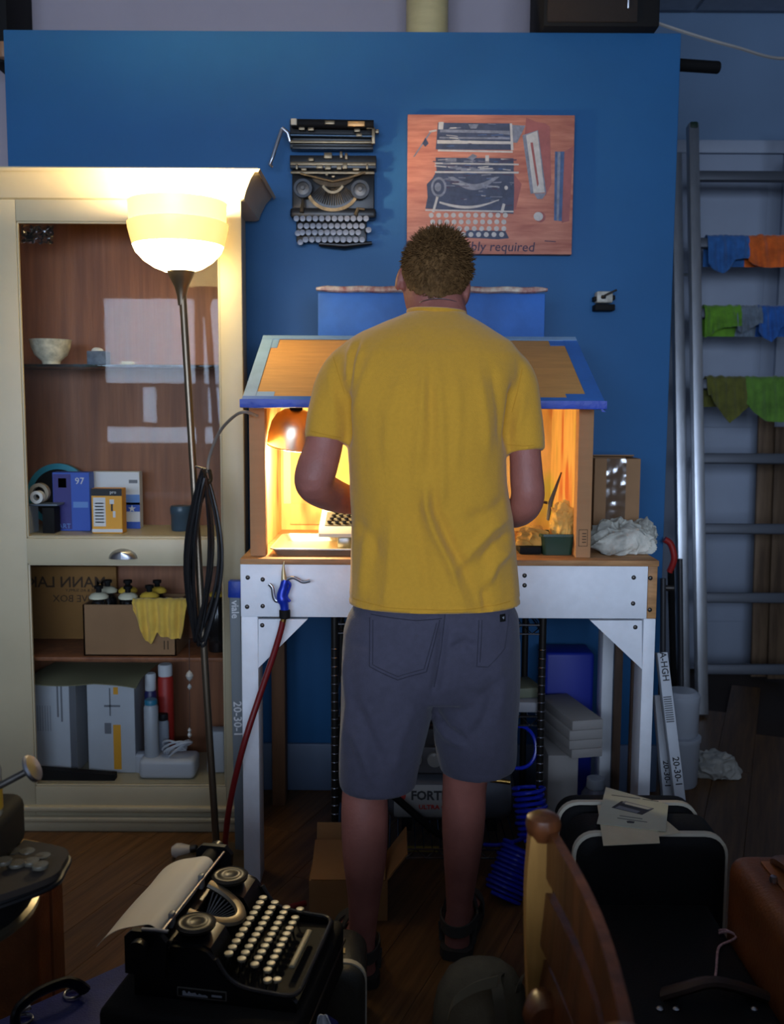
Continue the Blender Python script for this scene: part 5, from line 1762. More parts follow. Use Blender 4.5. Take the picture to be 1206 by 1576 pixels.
def oval(py, L, Rr, Yc, hd, n=40, pw=2.3, z=None):
    a, b = P(L, py, Yc), P(Rr, py, Yc)
    cx, hw = (a.x + b.x) / 2, (b.x - a.x) / 2
    zz = (a.z + b.z) / 2 if z is None else z
    out = []
    for k in range(n):
        t = 2 * PI * k / n
        c, s = math.cos(t), math.sin(t)
        out.append(Vector((cx + hw * math.copysign(abs(c) ** (2 / pw), c), Yc + hd * math.copysign(abs(s) ** (2 / pw), s), zz)))
    return out


def limb(pts, rs, seg=18):
    """pts: (px,py,Y) or Vector; smooth tapered tube"""
    v = [p if isinstance(p, Vector) else P(*p) for p in pts]
    n = 5
    path = bez(v, n)
    rr = bez([Vector((r, 0, 0)) for r in rs], n)
    return path, [q.x for q in rr]


def addlimb(mb, pts, rs, seg=18):
    p, r = limb(pts, rs)
    mb.tube(p, r, seg)
    # rounded ends
    return mb


def ball(mb, c, r):
    b = bmesh.new()
    bmesh.ops.create_icosphere(b, subdivisions=3, radius=1)
    rr = r if isinstance(r, (tuple, list)) else (r, r, r)
    for v in b.verts:
        v.co = Vector((v.co.x * rr[0], v.co.y * rr[1], v.co.z * rr[2])) + Vector(c)
    mb.bm(b)


# head frame
HC = P(667, 436, 2.43)
HR = (Matrix.Rotation(R(12), 3, 'Y') @ Matrix.Rotation(R(-22), 3, 'X'))
HA = (0.0765, 0.096, 0.116)


def hp(x, y, z):
    return HC + HR @ Vector((x, y, z))


TORSO = [(928, 536, 798, 2.27, 0.137), (890, 538, 796, 2.27, 0.132), (850, 539, 793, 2.265, 0.128), (800, 541, 789, 2.26, 0.126), (740, 538, 780, 2.25, 0.126),
         (690, 534, 779, 2.25, 0.128), (640, 530, 783, 2.255, 0.128), (600, 522, 793, 2.265, 0.125), (570, 514, 802, 2.28, 0.116), (545, 517, 802, 2.295, 0.106),
         (526, 532, 788, 2.31, 0.096), (511, 556, 764, 2.325, 0.087), (499, 584, 744, 2.34, 0.079), (489, 608, 728, 2.352, 0.071), (481, 628, 714, 2.362, 0.064)]

# ---------- body: one continuous surface
b = MB()
rg = []
for (py, L, Rr, Yc, hd) in [(1030, 545, 780, 2.265, 0.105)] + TORSO:
    i = 14 if py < 800 else 22
    rg.append(oval(py, L + i, Rr - i, Yc, hd - (0.02 if py < 800 else 0.035), 30))
b.loft(rg)
# neck and head
addlimb(b, [(678, 520, 2.35), (680, 482, 2.385), (676, 458, 2.425), HC + Vector((0, 0.01, 0))], [0.075, 0.060, 0.054, 0.045])
bh = bmesh.new()
bmesh.ops.create_icosphere(bh, subdivisions=4, radius=1)
for v in bh.verts:
    p = v.co.copy()
    x, y, z = p
    w = HA[0] * (1 - 0.16 * max(0, -z)) * (1 - 0.06 * max(0, y))
    q = Vector((x * w, y * HA[1], z * HA[2]))
    if y > 0:                      # face: chin, brow, nose
        q.y += 0.012 * math.exp(-((z + 0.75) ** 2) / 0.05) * (1 if abs(x) < 0.5 else 0.4)
        q.y += 0.006 * math.exp(-((z - 0.18) ** 2) / 0.02)
        q.y -= 0.010 * math.exp(-((z - 0.0) ** 2) / 0.012) * math.exp(-((abs(x) - 0.38) ** 2) / 0.03)
    v.co = HC + HR @ q
b.bm(bh)
b.tube([hp(0, 0.094, 0.012), hp(0, 0.106, -0.012), hp(0, 0.116, -0.036), hp(0, 0.098, -0.046)], [0.007, 0.010, 0.014, 0.009], 10)
b.tube([hp(-0.022, 0.090, -0.070), hp(0, 0.099, -0.069), hp(0.022, 0.090, -0.070)], [0.004, 0.008, 0.004], 8)
for s in (-1, 1):                  # ears
    ec = hp(s * 0.083, -0.008, -0.012)
    be = bmesh.new()
    bmesh.ops.create_icosphere(be, subdivisions=3, radius=1)
    for v in be.verts:
        l = Vector((v.co.x * 0.009 + s * 0.006 * max(0, -v.co.y), v.co.y * 0.019, v.co.z * 0.034))
        v.co = ec + HR @ (Matrix.Rotation(R(-18) * s, 3, 'Z') @ l)
    b.bm(be)
# arms
addlimb(b, [(532, 556, 2.295), (514, 610, 2.265), (503, 655, 2.245), (497, 690, 2.236), (487, 722, 2.226), (483, 744, 2.228), (503, 758, 2.30), (530, 768, 2.40), (556, 774, 2.49), (574, 776, 2.555)],
        [0.030, 0.042, 0.044, 0.044, 0.047, 0.044, 0.042, 0.037, 0.030, 0.025], 20)
addlimb(b, [(786, 558, 2.295), (798, 620, 2.265), (806, 665, 2.25), (808, 700, 2.24), (810, 735, 2.235), (812, 762, 2.235), (806, 780, 2.26), (790, 790, 2.34), (768, 792, 2.44), (748, 790, 2.53)],
        [0.030, 0.039, 0.037, 0.0365, 0.0385, 0.039, 0.038, 0.036, 0.030, 0.025], 20)


def hand(mb, W, tip, side, n):
    """W wrist, tip = knuckle-centre target, side = +1 when the thumb points to +x ; n = back-of-hand normal"""
    d = (tip - W).normalized()
    s = d.cross(n).normalized() * side
    n = s.cross(d).normalized() * side
    L = (tip - W).length
    rings = []
    for f, hw, th in ((-0.02, 0.024, 0.019), (0.25, 0.031, 0.019), (0.6, 0.040, 0.017), (0.9, 0.042, 0.014), (1.02, 0.040, 0.011)):
        rings.append([W + d * (L * f) + s * (hw * math.cos(2 * PI * k / 16)) + n * (th * math.sin(2 * PI * k / 16)) for k in range(16)])
    mb.loft(rings)
    for k, (o, ln, cu) in enumerate(((0.031, 0.072, 0.55), (0.0105, 0.080, 0.6), (-0.0105, 0.074, 0.65), (-0.031, 0.058, 0.7))):
        base = W + d * (L * 0.96) + s * o
        p = [base]
        a = 0.15
        for seg, fr in ((0, 0.46), (1, 0.30), (2, 0.24)):
            a += cu * (0.6 if seg == 0 else 1.0)
            p.append(p[-1] + (d * math.cos(a) - n * math.sin(a) + s * o * 1.2).normalized() * ln * fr)
        mb.tube(bez([base - d * 0.02] + p, 3), [0.0098] * 3 + [0.0096] * 3 + [0.0090] * 3 + [0.0082] * 3 + [0.0066], 10)
    tb_ = W + d * (L * 0.28) + s * 0.026
    mb.tube(bez([tb_ - s * 0.012, tb_ + s * 0.014 + d * 0.020 - n * 0.008, tb_ + s * 0.022 + d * 0.046 - n * 0.018, tb_ + s * 0.016 + d * 0.066 - n * 0.026], 3), [0.015, 0.0145, 0.014, 0.013, 0.012, 0.0115, 0.011, 0.0105, 0.010, 0.0075], 10)


WL, WR = P(574, 776, 2.555), P(748, 790, 2.53)
hand(b, WL, WL + Vector((0.040, 0.082, -0.006)), 1, Vector((-0.1, 0.05, 1)))
hand(b, WR, WR + Vector((-0.050, 0.076, 0.004)), -1, Vector((0.1, 0.05, 1)))
# legs and feet
addlimb(b, [(605, 985, 2.265), (590, 1080, 2.235), (572, 1160, 2.20), (562, 1215, 2.185), (561, 1262, 2.175), (561, 1320, 2.168), (560, 1385, 2.165), (557, 1450, 2.165), (557, 1500, 2.165)],
        [0.085, 0.078, 0.064, 0.054, 0.055, 0.051, 0.038, 0.031, 0.033], 22)
addlimb(b, [(735, 985, 2.275), (732, 1080, 2.265), (722, 1150, 2.265), (715, 1205, 2.27), (713, 1262, 2.275), (711, 1310, 2.28), (708, 1365, 2.285), (705, 1415, 2.285), (703, 1455, 2.285)],
        [0.085, 0.078, 0.064, 0.054, 0.053, 0.047, 0.037, 0.030, 0.032], 22)


def foot(mb, hx, hy, ang, zs=0.024):
    d = Vector((math.sin(ang), math.cos(ang), 0))
    s = Vector((d.y, -d.x, 0))
    rings = []
    for f, hw, h, zc in ((-0.030, 0.012, 0.022, 0.030), (-0.022, 0.026, 0.034, 0.036), (0.0, 0.033, 0.046, 0.046), (0.03, 0.033, 0.050, 0.050), (0.07, 0.034, 0.046, 0.046), (0.11, 0.038, 0.034, 0.035), (0.15, 0.044, 0.025, 0.026), (0.19, 0.045, 0.018, 0.020), (0.215, 0.038, 0.014, 0.015), (0.228, 0.02, 0.008, 0.010)):
        rings.append([Vector((hx, hy, zs)) + d * f + s * (hw * math.cos(2 * PI * k / 18)) + Vector((0, 0, max(0.0, zc + h * math.sin(2 * PI * k / 18)))) for k in range(18)])
    mb.loft(rings)
    return d, s


aL, aR = P(557, 1500, 2.165), P(703, 1455, 2.285)
fL = (aL.x, 2.165, R(-8))
fR = (aR.x, 2.285, R(10))
foot(b, *fL)
foot(b, *fR)
body = remesh_part(b, 'body', SKIN, man, 0.0055, 5)

# ---------- hair
rnd = random.Random(11)


def hairline(n):
    y = n.y
    base = -0.80 + 0.70 * max(0, min(1, (y + 1))) ** 1.3 if y < 0 else -0.10 + 0.62 * y
    if abs(n.x) > 0.72:
        base += 0.22 * (abs(n.x) - 0.72) / 0.28
    return base


cap = bmesh.new()
bmesh.ops.create_icosphere(cap, subdivisions=5, radius=1)
dead = [v for v in cap.verts if v.co.z < hairline(v.co) + 0.05 * noise.noise(v.co * 7)]
for v in cap.verts:
    n = v.co.copy()
    th = 0.007 + 0.006 * max(0, n.z) + 0.004 * noise.noise(n * 9)
    w = 1 - 0.16 * max(0, -n.z)
    v.co = HC + HR @ Vector((n.x * (HA[0] * w + th), n.y * (HA[1] + th), n.z * (HA[2] + th)))
bmesh.ops.delete(cap, geom=dead, context='VERTS')
hm = MB()
hm.bm(cap)
cnt = 0
while cnt < 5200:
    n = Vector((rnd.gauss(0, 1), rnd.gauss(0, 1), rnd.gauss(0, 1))).normalized()
    if n.z < hairline(n) + 0.03 * rnd.random():
        continue
    cnt += 1
    w = 1 - 0.16 * max(0, -n.z)
    o = Vector((n.x * HA[0] * w, n.y * HA[1], n.z * HA[2])) + n * 0.004
    down = Vector((0, -0.35, -1))
    tg = (down - n * down.dot(n))
    tg = tg.normalized() if tg.length > 1e-3 else Vector((1, 0, 0))
    jit = Vector((rnd.uniform(-1, 1), rnd.uniform(-1, 1), rnd.uniform(-1, 1)))
    up = max(0, n.z)
    ln = (0.014 + 0.016 * up) * rnd.uniform(0.7, 1.3)
    short = min(1, max(0.25, (n.z - hairline(n)) / 0.35))
    ln *= short
    d1_ = (n * (0.55 + 0.5 * up) + tg * (0.9 - 0.5 * up) + jit * (0.45 + 0.35 * up)).normalized()
    d2_ = (d1_ + tg * 0.6 + jit * 0.5).normalized()
    p0, p1 = o, o + d1_ * ln * 0.55
    p2 = p1 + d2_ * ln * 0.5
    r = 0.0017 * (0.6 + 0.4 * short)
    hm.tube([HC + HR @ p0, HC + HR @ p1, HC + HR @ p2], [r, r * 0.8, r * 0.15], 4, cap=False)
part(hm, 'hair', HAIR, man, label='short tousled brown hair', recalc=False, ang=180)
# eyes and brows
EYE = M('eye_white', (220, 216, 210), 0.2)
for s in (-1, 1):
    m = MB()
    ball(m, hp(s * 0.029, 0.079, -0.001), 0.011)
    e = part(m, 'eye', EYE, man)
    m = MB()
    ball(m, hp(s * 0.029, 0.0865, -0.002), (0.0045, 0.0045, 0.0045))
    part(m, 'iris', M('iris', (60, 74, 80), 0.2), e)
    part(MB().tube([hp(s * 0.014, 0.095, 0.016), hp(s * 0.030, 0.093, 0.021), hp(s * 0.046, 0.082, 0.016)], [0.003, 0.0035, 0.002], 6), 'eyebrow', HAIR, man)

# ---------- shirt
def ipx(px, py, Y=2.135):
    p = P(px, py, Y)
    return (p.x, p.z)


FOLDS = [  # polyline px, amplitude (m, + = outward), width (m)
    ([(655, 740), (655, 780), (668, 820), (690, 865), (715, 940)], 0.0085, 0.010),
    ([(668, 745), (672, 790), (690, 830), (712, 870), (735, 935)], -0.007, 0.012),
    ([(640, 760), (645, 820), (655, 870), (660, 935)], -0.005, 0.014),
    ([(606, 800), (600, 850), (598, 900), (590, 940)], 0.004, 0.012),
    ([(590, 780), (575, 850), (570, 920)], -0.003, 0.014),
    ([(560, 820), (556, 880), (552, 935)], 0.004, 0.012),
    ([(620, 560), (600, 640), (592, 720)], 0.003, 0.014),
    ([(652, 545), (648, 640), (640, 740)], 0.0045, 0.011),
    ([(672, 545), (678, 640), (680, 740), (676, 800)], 0.0045, 0.011),
    ([(662, 560), (663, 660), (660, 740)], -0.004, 0.010),
    ([(700, 560), (706, 650), (700, 740)], 0.003, 0.013),
    ([(738, 560), (748, 640), (752, 700)], 0.0035, 0.011),
    ([(760, 560), (770, 630), (772, 690)], -0.004, 0.010),
    ([(545, 512), (535, 540), (533, 590)], 0.006, 0.008),
    ([(560, 515), (549, 545), (540, 600)], 0.004, 0.008),
    ([(552, 512), (541, 548), (536, 600)], -0.005, 0.007),
    ([(580, 530), (560, 580), (540, 650)], 0.004, 0.012),
    ([(792, 800), (760, 815), (725, 850), (700, 880)], 0.006, 0.011),
    ([(794, 825), (762, 842), (735, 872)], -0.006, 0.011),
    ([(795, 850), (765, 870), (748, 905)], 0.006, 0.011),
    ([(785, 770), (755, 790), (715, 800)], -0.004, 0.014),
    ([(540, 800), (570, 830), (585, 870)], -0.003, 0.015),
    ([(795, 590), (790, 630), (783, 690)], -0.010, 0.007),
    ([(531, 600), (532, 640), (533, 690)], -0.010, 0.007),
    ([(745, 905), (750, 930), (752, 945)], -0.006, 0.010),
    ([(500, 560), (505, 600), (515, 640)], 0.003, 0.010),
    ([(815, 600), (808, 640), (800, 670)], 0.004, 0.010),
]
FW = [([ipx(*q) for q in pl_], a, w) for pl_, a, w in FOLDS]


def fold_disp(co, folds):
    d = 0.0
    for pl_, a, w in folds:
        best = 9
        tt = 0
        n = len(pl_) - 1
        for i in range(n):
            ax, az = pl_[i]
            bx, bz = pl_[i + 1]
            dx, dz = bx - ax, bz - az
            t = ((co.x - ax) * dx + (co.z - az) * dz) / (dx * dx + dz * dz)
            t = max(0, min(1, t))
            ex, ez = co.x - ax - dx * t, co.z - az - dz * t
            ds = math.sqrt(ex * ex + ez * ez)
            if ds < best:
                best = ds
                tt = (i + t) / n
        if best < 3 * w:
            d += a * math.exp(-(best / w) ** 2) * min(1, 4 * min(tt, 1 - tt) + 0.15)
    return d


ZHEM = P(667, 927, 2.27).z


def shirt_post(co, n):
    d = 0.0
    if n.y < 0.25:
        d += 1.5 * fold_disp(co, FW) * min(1, (0.25 - n.y) / 0.6)
    d += 0.0035 * noise.noise(Vector((co.x * 16, co.y * 16, co.z * 3.2)))
    d += 0.0018 * noise.noise(Vector((co.x * 34, co.y * 34, co.z * 9 + 3)))
    if co.z < ZHEM + 0.08:
        k = 1 - max(0, (co.z - ZHEM) / 0.08)
        d += 0.007 * k * math.sin(co.x * 46 + 1.2) * 0.6
    if ZHEM + 0.012 < co.z < ZHEM + 0.020:
        d -= 0.0012
    nh = Vector((n.x, n.y, n.z * 0.25 if n.z > 0 else 0))
    return co + nh * d * (0.0 if n.z < -0.6 else 1.0)


b = MB()
b.loft([oval(*r) for r in TORSO])
for pts, rs in (([(562, 545, 2.305), (530, 574, 2.285), (509, 630, 2.255), (500, 679, 2.24)], [0.044, 0.053, 0.052, 0.049]),
                ([(760, 548, 2.305), (788, 580, 2.285), (802, 645, 2.258), (809, 696, 2.243)], [0.044, 0.050, 0.048, 0.045])):
    addlimb(b, pts, rs, 24)
shirt = remesh_part(b, 'shirt', SHIRT, man, 0.0052, 11, shirt_post)
shirt['label'] = 'mustard yellow T-shirt'
SSTI = M('stitch_mustard', (196, 143, 36), 0.9)
sbv = BVHTree.FromPolygons([v.co + ORG[man] for v in shirt.data.vertices], [tuple(p.vertices) for p in shirt.data.polygons])


def sstitch(pts):
    out = []
    for (xa, ya), (xb, yb) in zip(pts, pts[1:]):
        n_ = max(2, int(math.hypot(xb - xa, yb - ya) / 5))
        for k in range(n_):
            q_ = P(xa + (xb - xa) * k / n_, ya + (yb - ya) * k / n_, 2.15)
            h_ = sbv.ray_cast(Vector((q_.x, 1.6, q_.z)), Vector((0, 1, 0)))
            if h_[0] is not None and h_[0].y < 2.28:
                out.append(h_[0] + Vector((0, -0.0004, 0)))
    if len(out) > 2:
        part(MB().tube(out, 0.0009, 5), 'stitching', SSTI, shirt)


sstitch([(541, 929), (600, 935), (670, 937), (740, 936), (793, 930)])
sstitch([(474, 664), (500, 670), (528, 676)])
sstitch([(786, 686), (810, 688), (832, 686)])
sstitch([(508, 545), (518, 575), (530, 612)])
sstitch([(812, 565), (803, 600), (792, 640)])
# ribbed collar
col = []
for k in range(36):
    t_ = 2 * PI * k / 36
    a_, b_2 = P(629, 480, 2.362), P(714, 484, 2.362)
    cx_, hw_ = (a_.x + b_2.x) / 2, (b_2.x - a_.x) / 2 - 0.001
    col.append(Vector((cx_ + hw_ * math.cos(t_), 2.362 + 0.062 * math.sin(t_), a_.z + (b_2.z - a_.z) * (math.cos(t_) + 1) / 2 + 0.001 - 0.008 * max(0, math.sin(t_)))))
part(MB().tube(col, 0.0075, 8, closed=True), 'collar', SHIRT, shirt)
# necklace
nk = [Vector((P(676, 468, 2.38).x + 0.060 * math.cos(2 * PI * k / 40), 2.385 + 0.060 * math.sin(2 * PI * k / 40), P(676, 474, 2.34).z - 0.02 * math.sin(2 * PI * k / 40) - 0.002 * math.cos(2 * PI * k / 40))) for k in range(40)]
part(MB().tube(nk, 0.0011, 6, closed=True), 'necklace', STEEL, man)

# ---------- shorts
SF = [([(x, z) for x, z in [ipx(*q) for q in pl_]], a, w) for pl_, a, w in [
    ([(684, 955), (680, 990), (674, 1040), (664, 1080)], -0.009, 0.010),
    ([(545, 1080), (570, 1130), (590, 1180)], -0.006, 0.013),
    ([(535, 1120), (560, 1160), (575, 1200)], 0.005, 0.012),
    ([(640, 1080), (615, 1140), (600, 1200)], 0.004, 0.016),
    ([(665, 1110), (690, 1135), (722, 1150)], -0.007, 0.009),
    ([(670, 1125), (690, 1148), (720, 1160)], 0.005, 0.010),
    ([(722, 1150), (750, 1110), (765, 1060)], -0.005, 0.012),
    ([(690, 1000), (715, 990), (735, 1000)], -0.006, 0.010),
    ([(700, 1060), (740, 1075), (780, 1050)], -0.003, 0.014),
    ([(527, 1010), (535, 1090), (528, 1170)], 0.005, 0.010),
    ([(760, 1000), (775, 1060), (770, 1120)], 0.004, 0.016),
    ([(600, 1060), (575, 1085), (560, 1080)], -0.003, 0.010)]]


def shorts_post(co, n):
    d = 0.0
    if n.y < 0.25:
        d += 1.5 * fold_disp(co, SF) * min(1, (0.25 - n.y) / 0.6)
    d += 0.0035 * noise.noise(Vector((co.x * 10, co.y * 10, co.z * 7)))
    return co + n * d


b = MB()
b.loft([oval(py, L, Rr, Yc, hd, 40, 2.4) for py, L, Rr, Yc, hd in ((900, 556, 780, 2.268, 0.108), (922, 550, 786, 2.268, 0.114), (945, 536, 797, 2.268, 0.124), (968, 529, 799, 2.268, 0.130), (1000, 527, 799, 2.266, 0.130), (1040, 528, 797, 2.262, 0.122), (1070, 545, 785, 2.26, 0.10))])
b.loft([oval(py, L, Rr, Yc, hd, 32, 2.2) for py, L, Rr, Yc, hd in ((985, 530, 676, 2.262, 0.118), (1040, 525, 674, 2.25, 0.116), (1100, 523, 664, 2.23, 0.110), (1150, 522, 652, 2.215, 0.104), (1190, 522, 643, 2.205, 0.100), (1208, 523, 640, 2.20, 0.098))])
# right leg with slanted hem
rg = [oval(py, L, Rr, Yc, hd, 32, 2.2) for py, L, Rr, Yc, hd in ((985, 680, 800, 2.275, 0.118), (1040, 672, 799, 2.275, 0.114), (1100, 664, 797, 2.275, 0.108), (1140, 668, 796, 2.275, 0.104), (1165, 673, 795, 2.278, 0.100), (1184, 678, 793, 2.28, 0.098))]
for ring in rg[-2:]:
    cxm = sum(p.x for p in ring) / len(ring)
    for p in ring:
        p.z += 0.16 * max(0, p.x - cxm)
b.loft(rg)
shorts = remesh_part(b, 'shorts', SHORT, man, 0.0055, 6, shorts_post)
shorts['label'] = 'knee length slate grey shorts'
bv = BVHTree.FromPolygons([v.co + ORG[man] for v in shorts.data.vertices], [tuple(p.vertices) for p in shorts.data.polygons])


def onto(px, py, off):
    q = P(px, py, 2.135)
    hit = bv.ray_cast(Vector((q.x, 1.6, q.z)), Vector((0, 1, 0)))
    if hit[0] is None:
        return Vector((q.x, 2.14, q.z))
    return hit[0] + Vector((0, -1, 0)) * off


STI = M('stitch_slate', (48, 47, 60), 0.8)


def stitch(pts, name='stitching', off=0.0006, r=0.0011):
    out = []
    for (xa, ya), (xb, yb) in zip(pts, pts[1:]):
        n_ = max(2, int(math.hypot(xb - xa, yb - ya) / 5))
        out += [onto(xa + (xb - xa) * k / n_, ya + (yb - ya) * k / n_, off) for k in range(n_)]
    out.append(onto(*pts[-1], off))
    return part(MB().tube(out, r, 5), name, STI, shorts)


for pts in ([(568, 957), (568, 1028), (612, 1047), (656, 1034), (677, 956)], [(570, 952), (640, 957), (680, 954)], [(573, 960), (573, 1025), (612, 1042), (652, 1030), (672, 960)],
            [(738, 958), (734, 1028), (752, 1030), (780, 1004), (788, 955)], [(743, 958), (739, 1022)], [(685, 948), (679, 1000), (668, 1060)]):
    stitch(pts)


def patch(x0, y0, x1, y1, mat, name, off, nu=6, nv=6):
    pts = [[onto(x0 + (x1 - x0) * i / nu, y0 + (y1 - y0) * j / nv, off) for i in range(nu + 1)] for j in range(nv + 1)]
    return part(MB().sheet(lambda u, v: pts[round(v * nv)][round(u * nu)], nu, nv, 0.0012), name, mat, shorts)


patch(772.5, 952.5, 781.5, 963.5, BLKM, 'label_patch', 0.0016, 3, 3)
q = onto(777, 958, 0.0026)
part(MB().prism([q + Vector((0.0035, 0, 0.004)), q + Vector((-0.0035, 0, 0.001)), q + Vector((-0.002, 0, -0.004)), q + Vector((0.003, 0, -0.002))], (0, 0, 0), (0, 0.0006, 0)), 'label_emblem', INKG, shorts)

# ---------- sandals
SOLE = M('sandal_rubber', (46, 40, 34), 0.8)
STRAP = M('sandal_strap', (58, 54, 48), 0.8, bump=0.2, bscale=200)


def sandal(hx, hy, ang):
    d = Vector((math.sin(ang), math.cos(ang), 0))
    s = Vector((d.y, -d.x, 0))
    o = Vector((hx, hy, 0))
    out = []
    prof_ = ((-0.044, 0.018), (-0.040, 0.030), (-0.02, 0.040), (0.03, 0.040), (0.08, 0.042), (0.13, 0.049), (0.18, 0.052), (0.22, 0.046), (0.245, 0.028), (0.252, 0.01))
    for f, w in prof_:
        out.append(o + d * f + s * w)
    for f, w in reversed(prof_):
        out.append(o + d * f - s * w)
    sole = part(MB().prism(out, (0, 0, 0.0008), (0, 0, 0.026)), 'sandal', SOLE, man)

    def strap(fn, w=0.022, th=0.004):
        part(MB().sheet(fn, 16, 3, th), 'strap', STRAP, sole, ang=60)

    # heel strap round the back, instep strap, toe strap
    def heel(u, v):
        a = PI * (u * 1.2 - 0.1)
        return o + d * (-0.052 * math.sin(a) + 0.010 + 0.03 * abs(math.cos(a)) ** 3) + s * (0.046 * math.cos(a)) + Vector((0, 0, 0.060 + 0.028 * v))

    strap(heel)

    def over(f0, zc, hw):
        def fn(u, v):
            a = PI * u
            return o + d * (f0 + 0.028 * v) + s * (hw * math.cos(a)) + Vector((0, 0, 0.018 + zc * math.sin(a) ** 0.7))
        return fn
    strap(over(0.075, 0.108, 0.043))
    strap(over(0.155, 0.066, 0.052))
    for sg in (-1, 1):
        part(MB().tube([o + s * sg * 0.040 + d * 0.01 + Vector((0, 0, 0.022)), o + s * sg * 0.043 + d * 0.012 + Vector((0, 0, 0.07))], 0.006, 8, flat=0.6), 'strap', STRAP, sole)


sandal(*fL)
sandal(*fR)

# ================================================================== FOREGROUND
LEATH = M('brown_leather', (128, 74, 36), 0.45, var=0.25, scale=10, bump=0.2, bscale=160)
CREAMB = M('cream_band', (196, 188, 168), 0.5)
IVORY = M('key_ivory', (156, 147, 122), 0.35)


def rrect(x0, x1, z0, z1, r, y, n=6):
    out = []
    for cx, cz, a0 in ((x1 - r, z1 - r, 0), (x0 + r, z1 - r, 90), (x0 + r, z0 + r, 180), (x1 - r, z0 + r, 270)):
        for k in range(n + 1):
            a = R(a0 + 90 * k / n)
            out.append(Vector((cx + r * math.cos(a), y, cz + r * math.sin(a))))
    return out


def hard_case(name, x0, x1, y0, y1, z0, z1, r, mat, label, yband, cat='suitcase', latch=True, group=None):
    t = thing(name, label, cat, ((x0 + x1) / 2, (y0 + y1) / 2, z0), group=group)
    e = 0.022
    sh = part(MB().loft([rrect(x0 + e, x1 - e, z0 + e, z1 - e, r, y0), rrect(x0 + 0.006, x1 - 0.006, z0 + 0.006, z1 - 0.006, r, y0 + 0.006), rrect(x0, x1, z0, z1, r, y0 + e),
                        rrect(x0, x1, z0, z1, r, y1 - e), rrect(x0 + 0.006, x1 - 0.006, z0 + 0.006, z1 - 0.006, r, y1 - 0.006), rrect(x0 + e, x1 - e, z0 + e, z1 - e, r, y1)]), 'shell', mat, t, ang=50)
    rg = [rrect(x0 - o, x1 + o, z0 + 0.0005 - min(o, 0), z1 + o, r + o, y) for o, y in ((-0.004, yband - 0.009), (0.003, yband - 0.007), (0.003, yband + 0.007), (-0.004, yband + 0.009))]
    part(MB().loft(rg, cap=False), 'band', CREAMB, t)
    if latch:
        xm = (x0 + x1) / 2
        part(MB().box(xm - 0.03, xm + 0.03, yband - 0.018, yband + 0.018, z1 + 0.001, z1 + 0.008, 0.003), 'latch', BLKM, t)
        part(MB().tube(bez([(xm - 0.055, yband + 0.04, z1 - 0.002), (xm - 0.05, yband + 0.042, z1 + 0.010), (xm, yband + 0.045, z1 + 0.013), (xm + 0.05, yband + 0.042, z1 + 0.010), (xm + 0.055, yband + 0.04, z1 - 0.002)], 5), 0.006, 8), 'handle', BLKM, t)
    return t


ZC = 0.435
ya_, yb_ = 1.985, 2.13
x0_, x1_ = P(884, 1320, ya_ + 0.01).x, P(1119, 1320, ya_ + 0.01).x
hard_case('typewriter_case', x0_, x1_, ya_, yb_, 0.0, ZC, 0.045, BLKL, 'nearer black hard case with a cream band under the leaflets', ya_ + 0.022, latch=False)
x2_, x3_ = P(858, 1262, 2.17).x, P(1072, 1262, 2.17).x
hard_case('typewriter_case', x2_, x3_, 2.15, 2.235, 0.0, ZC, 0.045, BLKL, 'farther black hard case with a cream band behind the leaflets', 2.172, latch=False)
# latch of the nearer case
# leaflets
PAPG = M('leaflet_grey_green', (176, 178, 160), 0.7, var=0.05, scale=12)
PAPY = M('leaflet_cream', (196, 186, 158), 0.7, var=0.08, scale=14)


def sheet_px(pts, z, mat, label, th=0.0012, name='leaflet'):
    q = [PZ(a, b, z) for a, b in pts]
    t = thing(name, label, 'leaflet', tuple(sum(q, Vector()) / 4 - Vector((0, 0, 0))))
    part(MB().prism(q, (0, 0, 0), (0, 0, th)), 'paper', mat, t)
    return t


z0_ = ZC + 0.0035
s3_ = sheet_px([(980, 1262), (1026, 1264), (1047, 1282), (985, 1292)], z0_, PAPY, 'cream slip peeking out right of the printed leaflet', name='leaflet')
s2_ = sheet_px([(919, 1240), (1006, 1236), (1015, 1298), (928, 1302)], z0_ + 0.0018, PAPY, 'cream folded sheet under the printed leaflet')
s1_ = sheet_px([(932, 1212), (1028, 1239), (1024, 1280), (918, 1268)], z0_ + 0.0036, PAPG, 'grey green printed leaflet with a typewriter picture on top')


def zq(zx, zy):      # crop 780,1180 426x396 -> 1206x1121
    return PZ(780 + zx * 426 / 1206, 1180 + zy * 396 / 1121, z0_ + 0.0049)


def ink(pts, mat, lv=0.0004):
    part(MB().prism([zq(*p) for p in pts], (0, 0, 0), (0, 0, lv)), 'printed_shape', mat, s1_)


INKF = M('print_midgrey', (96, 98, 96), 0.7)
ink([(455, 178), (498, 150), (640, 182), (588, 210)], INKD)
ink([(500, 158), (514, 150), (636, 182), (620, 190)], INKG, 0.0006)
ink([(512, 163), (518, 156), (626, 182), (612, 188)], M('print_pale', (170, 170, 160), 0.7), 0.0008)
ink([(470, 180), (490, 170), (580, 195), (565, 203)], INKG, 0.0006)
for k, (xa, ya, xb, yb) in enumerate(((455, 122, 580, 138), (590, 140, 660, 150), (490, 212, 590, 226), (480, 222, 610, 240))):
    ink([(xa, ya), (xb, yb), (xb, yb + 3), (xa, ya + 3)], INKF)
ink([(520, 238), (532, 236), (556, 240), (552, 246), (524, 245)], INKD)

# ---------- brown leather case at the right edge
t = thing('leather_case', 'tan brown leather case with a carry handle at the right edge', 'case', (0.80, 1.70, 0))
X0 = P(1116, 1340, 1.9).x


def rbox(x0, x1, y0, y1, z0, z1, bev, seg=4):
    return MB().box(x0, x1, y0, y1, z0, z1, bev, seg)


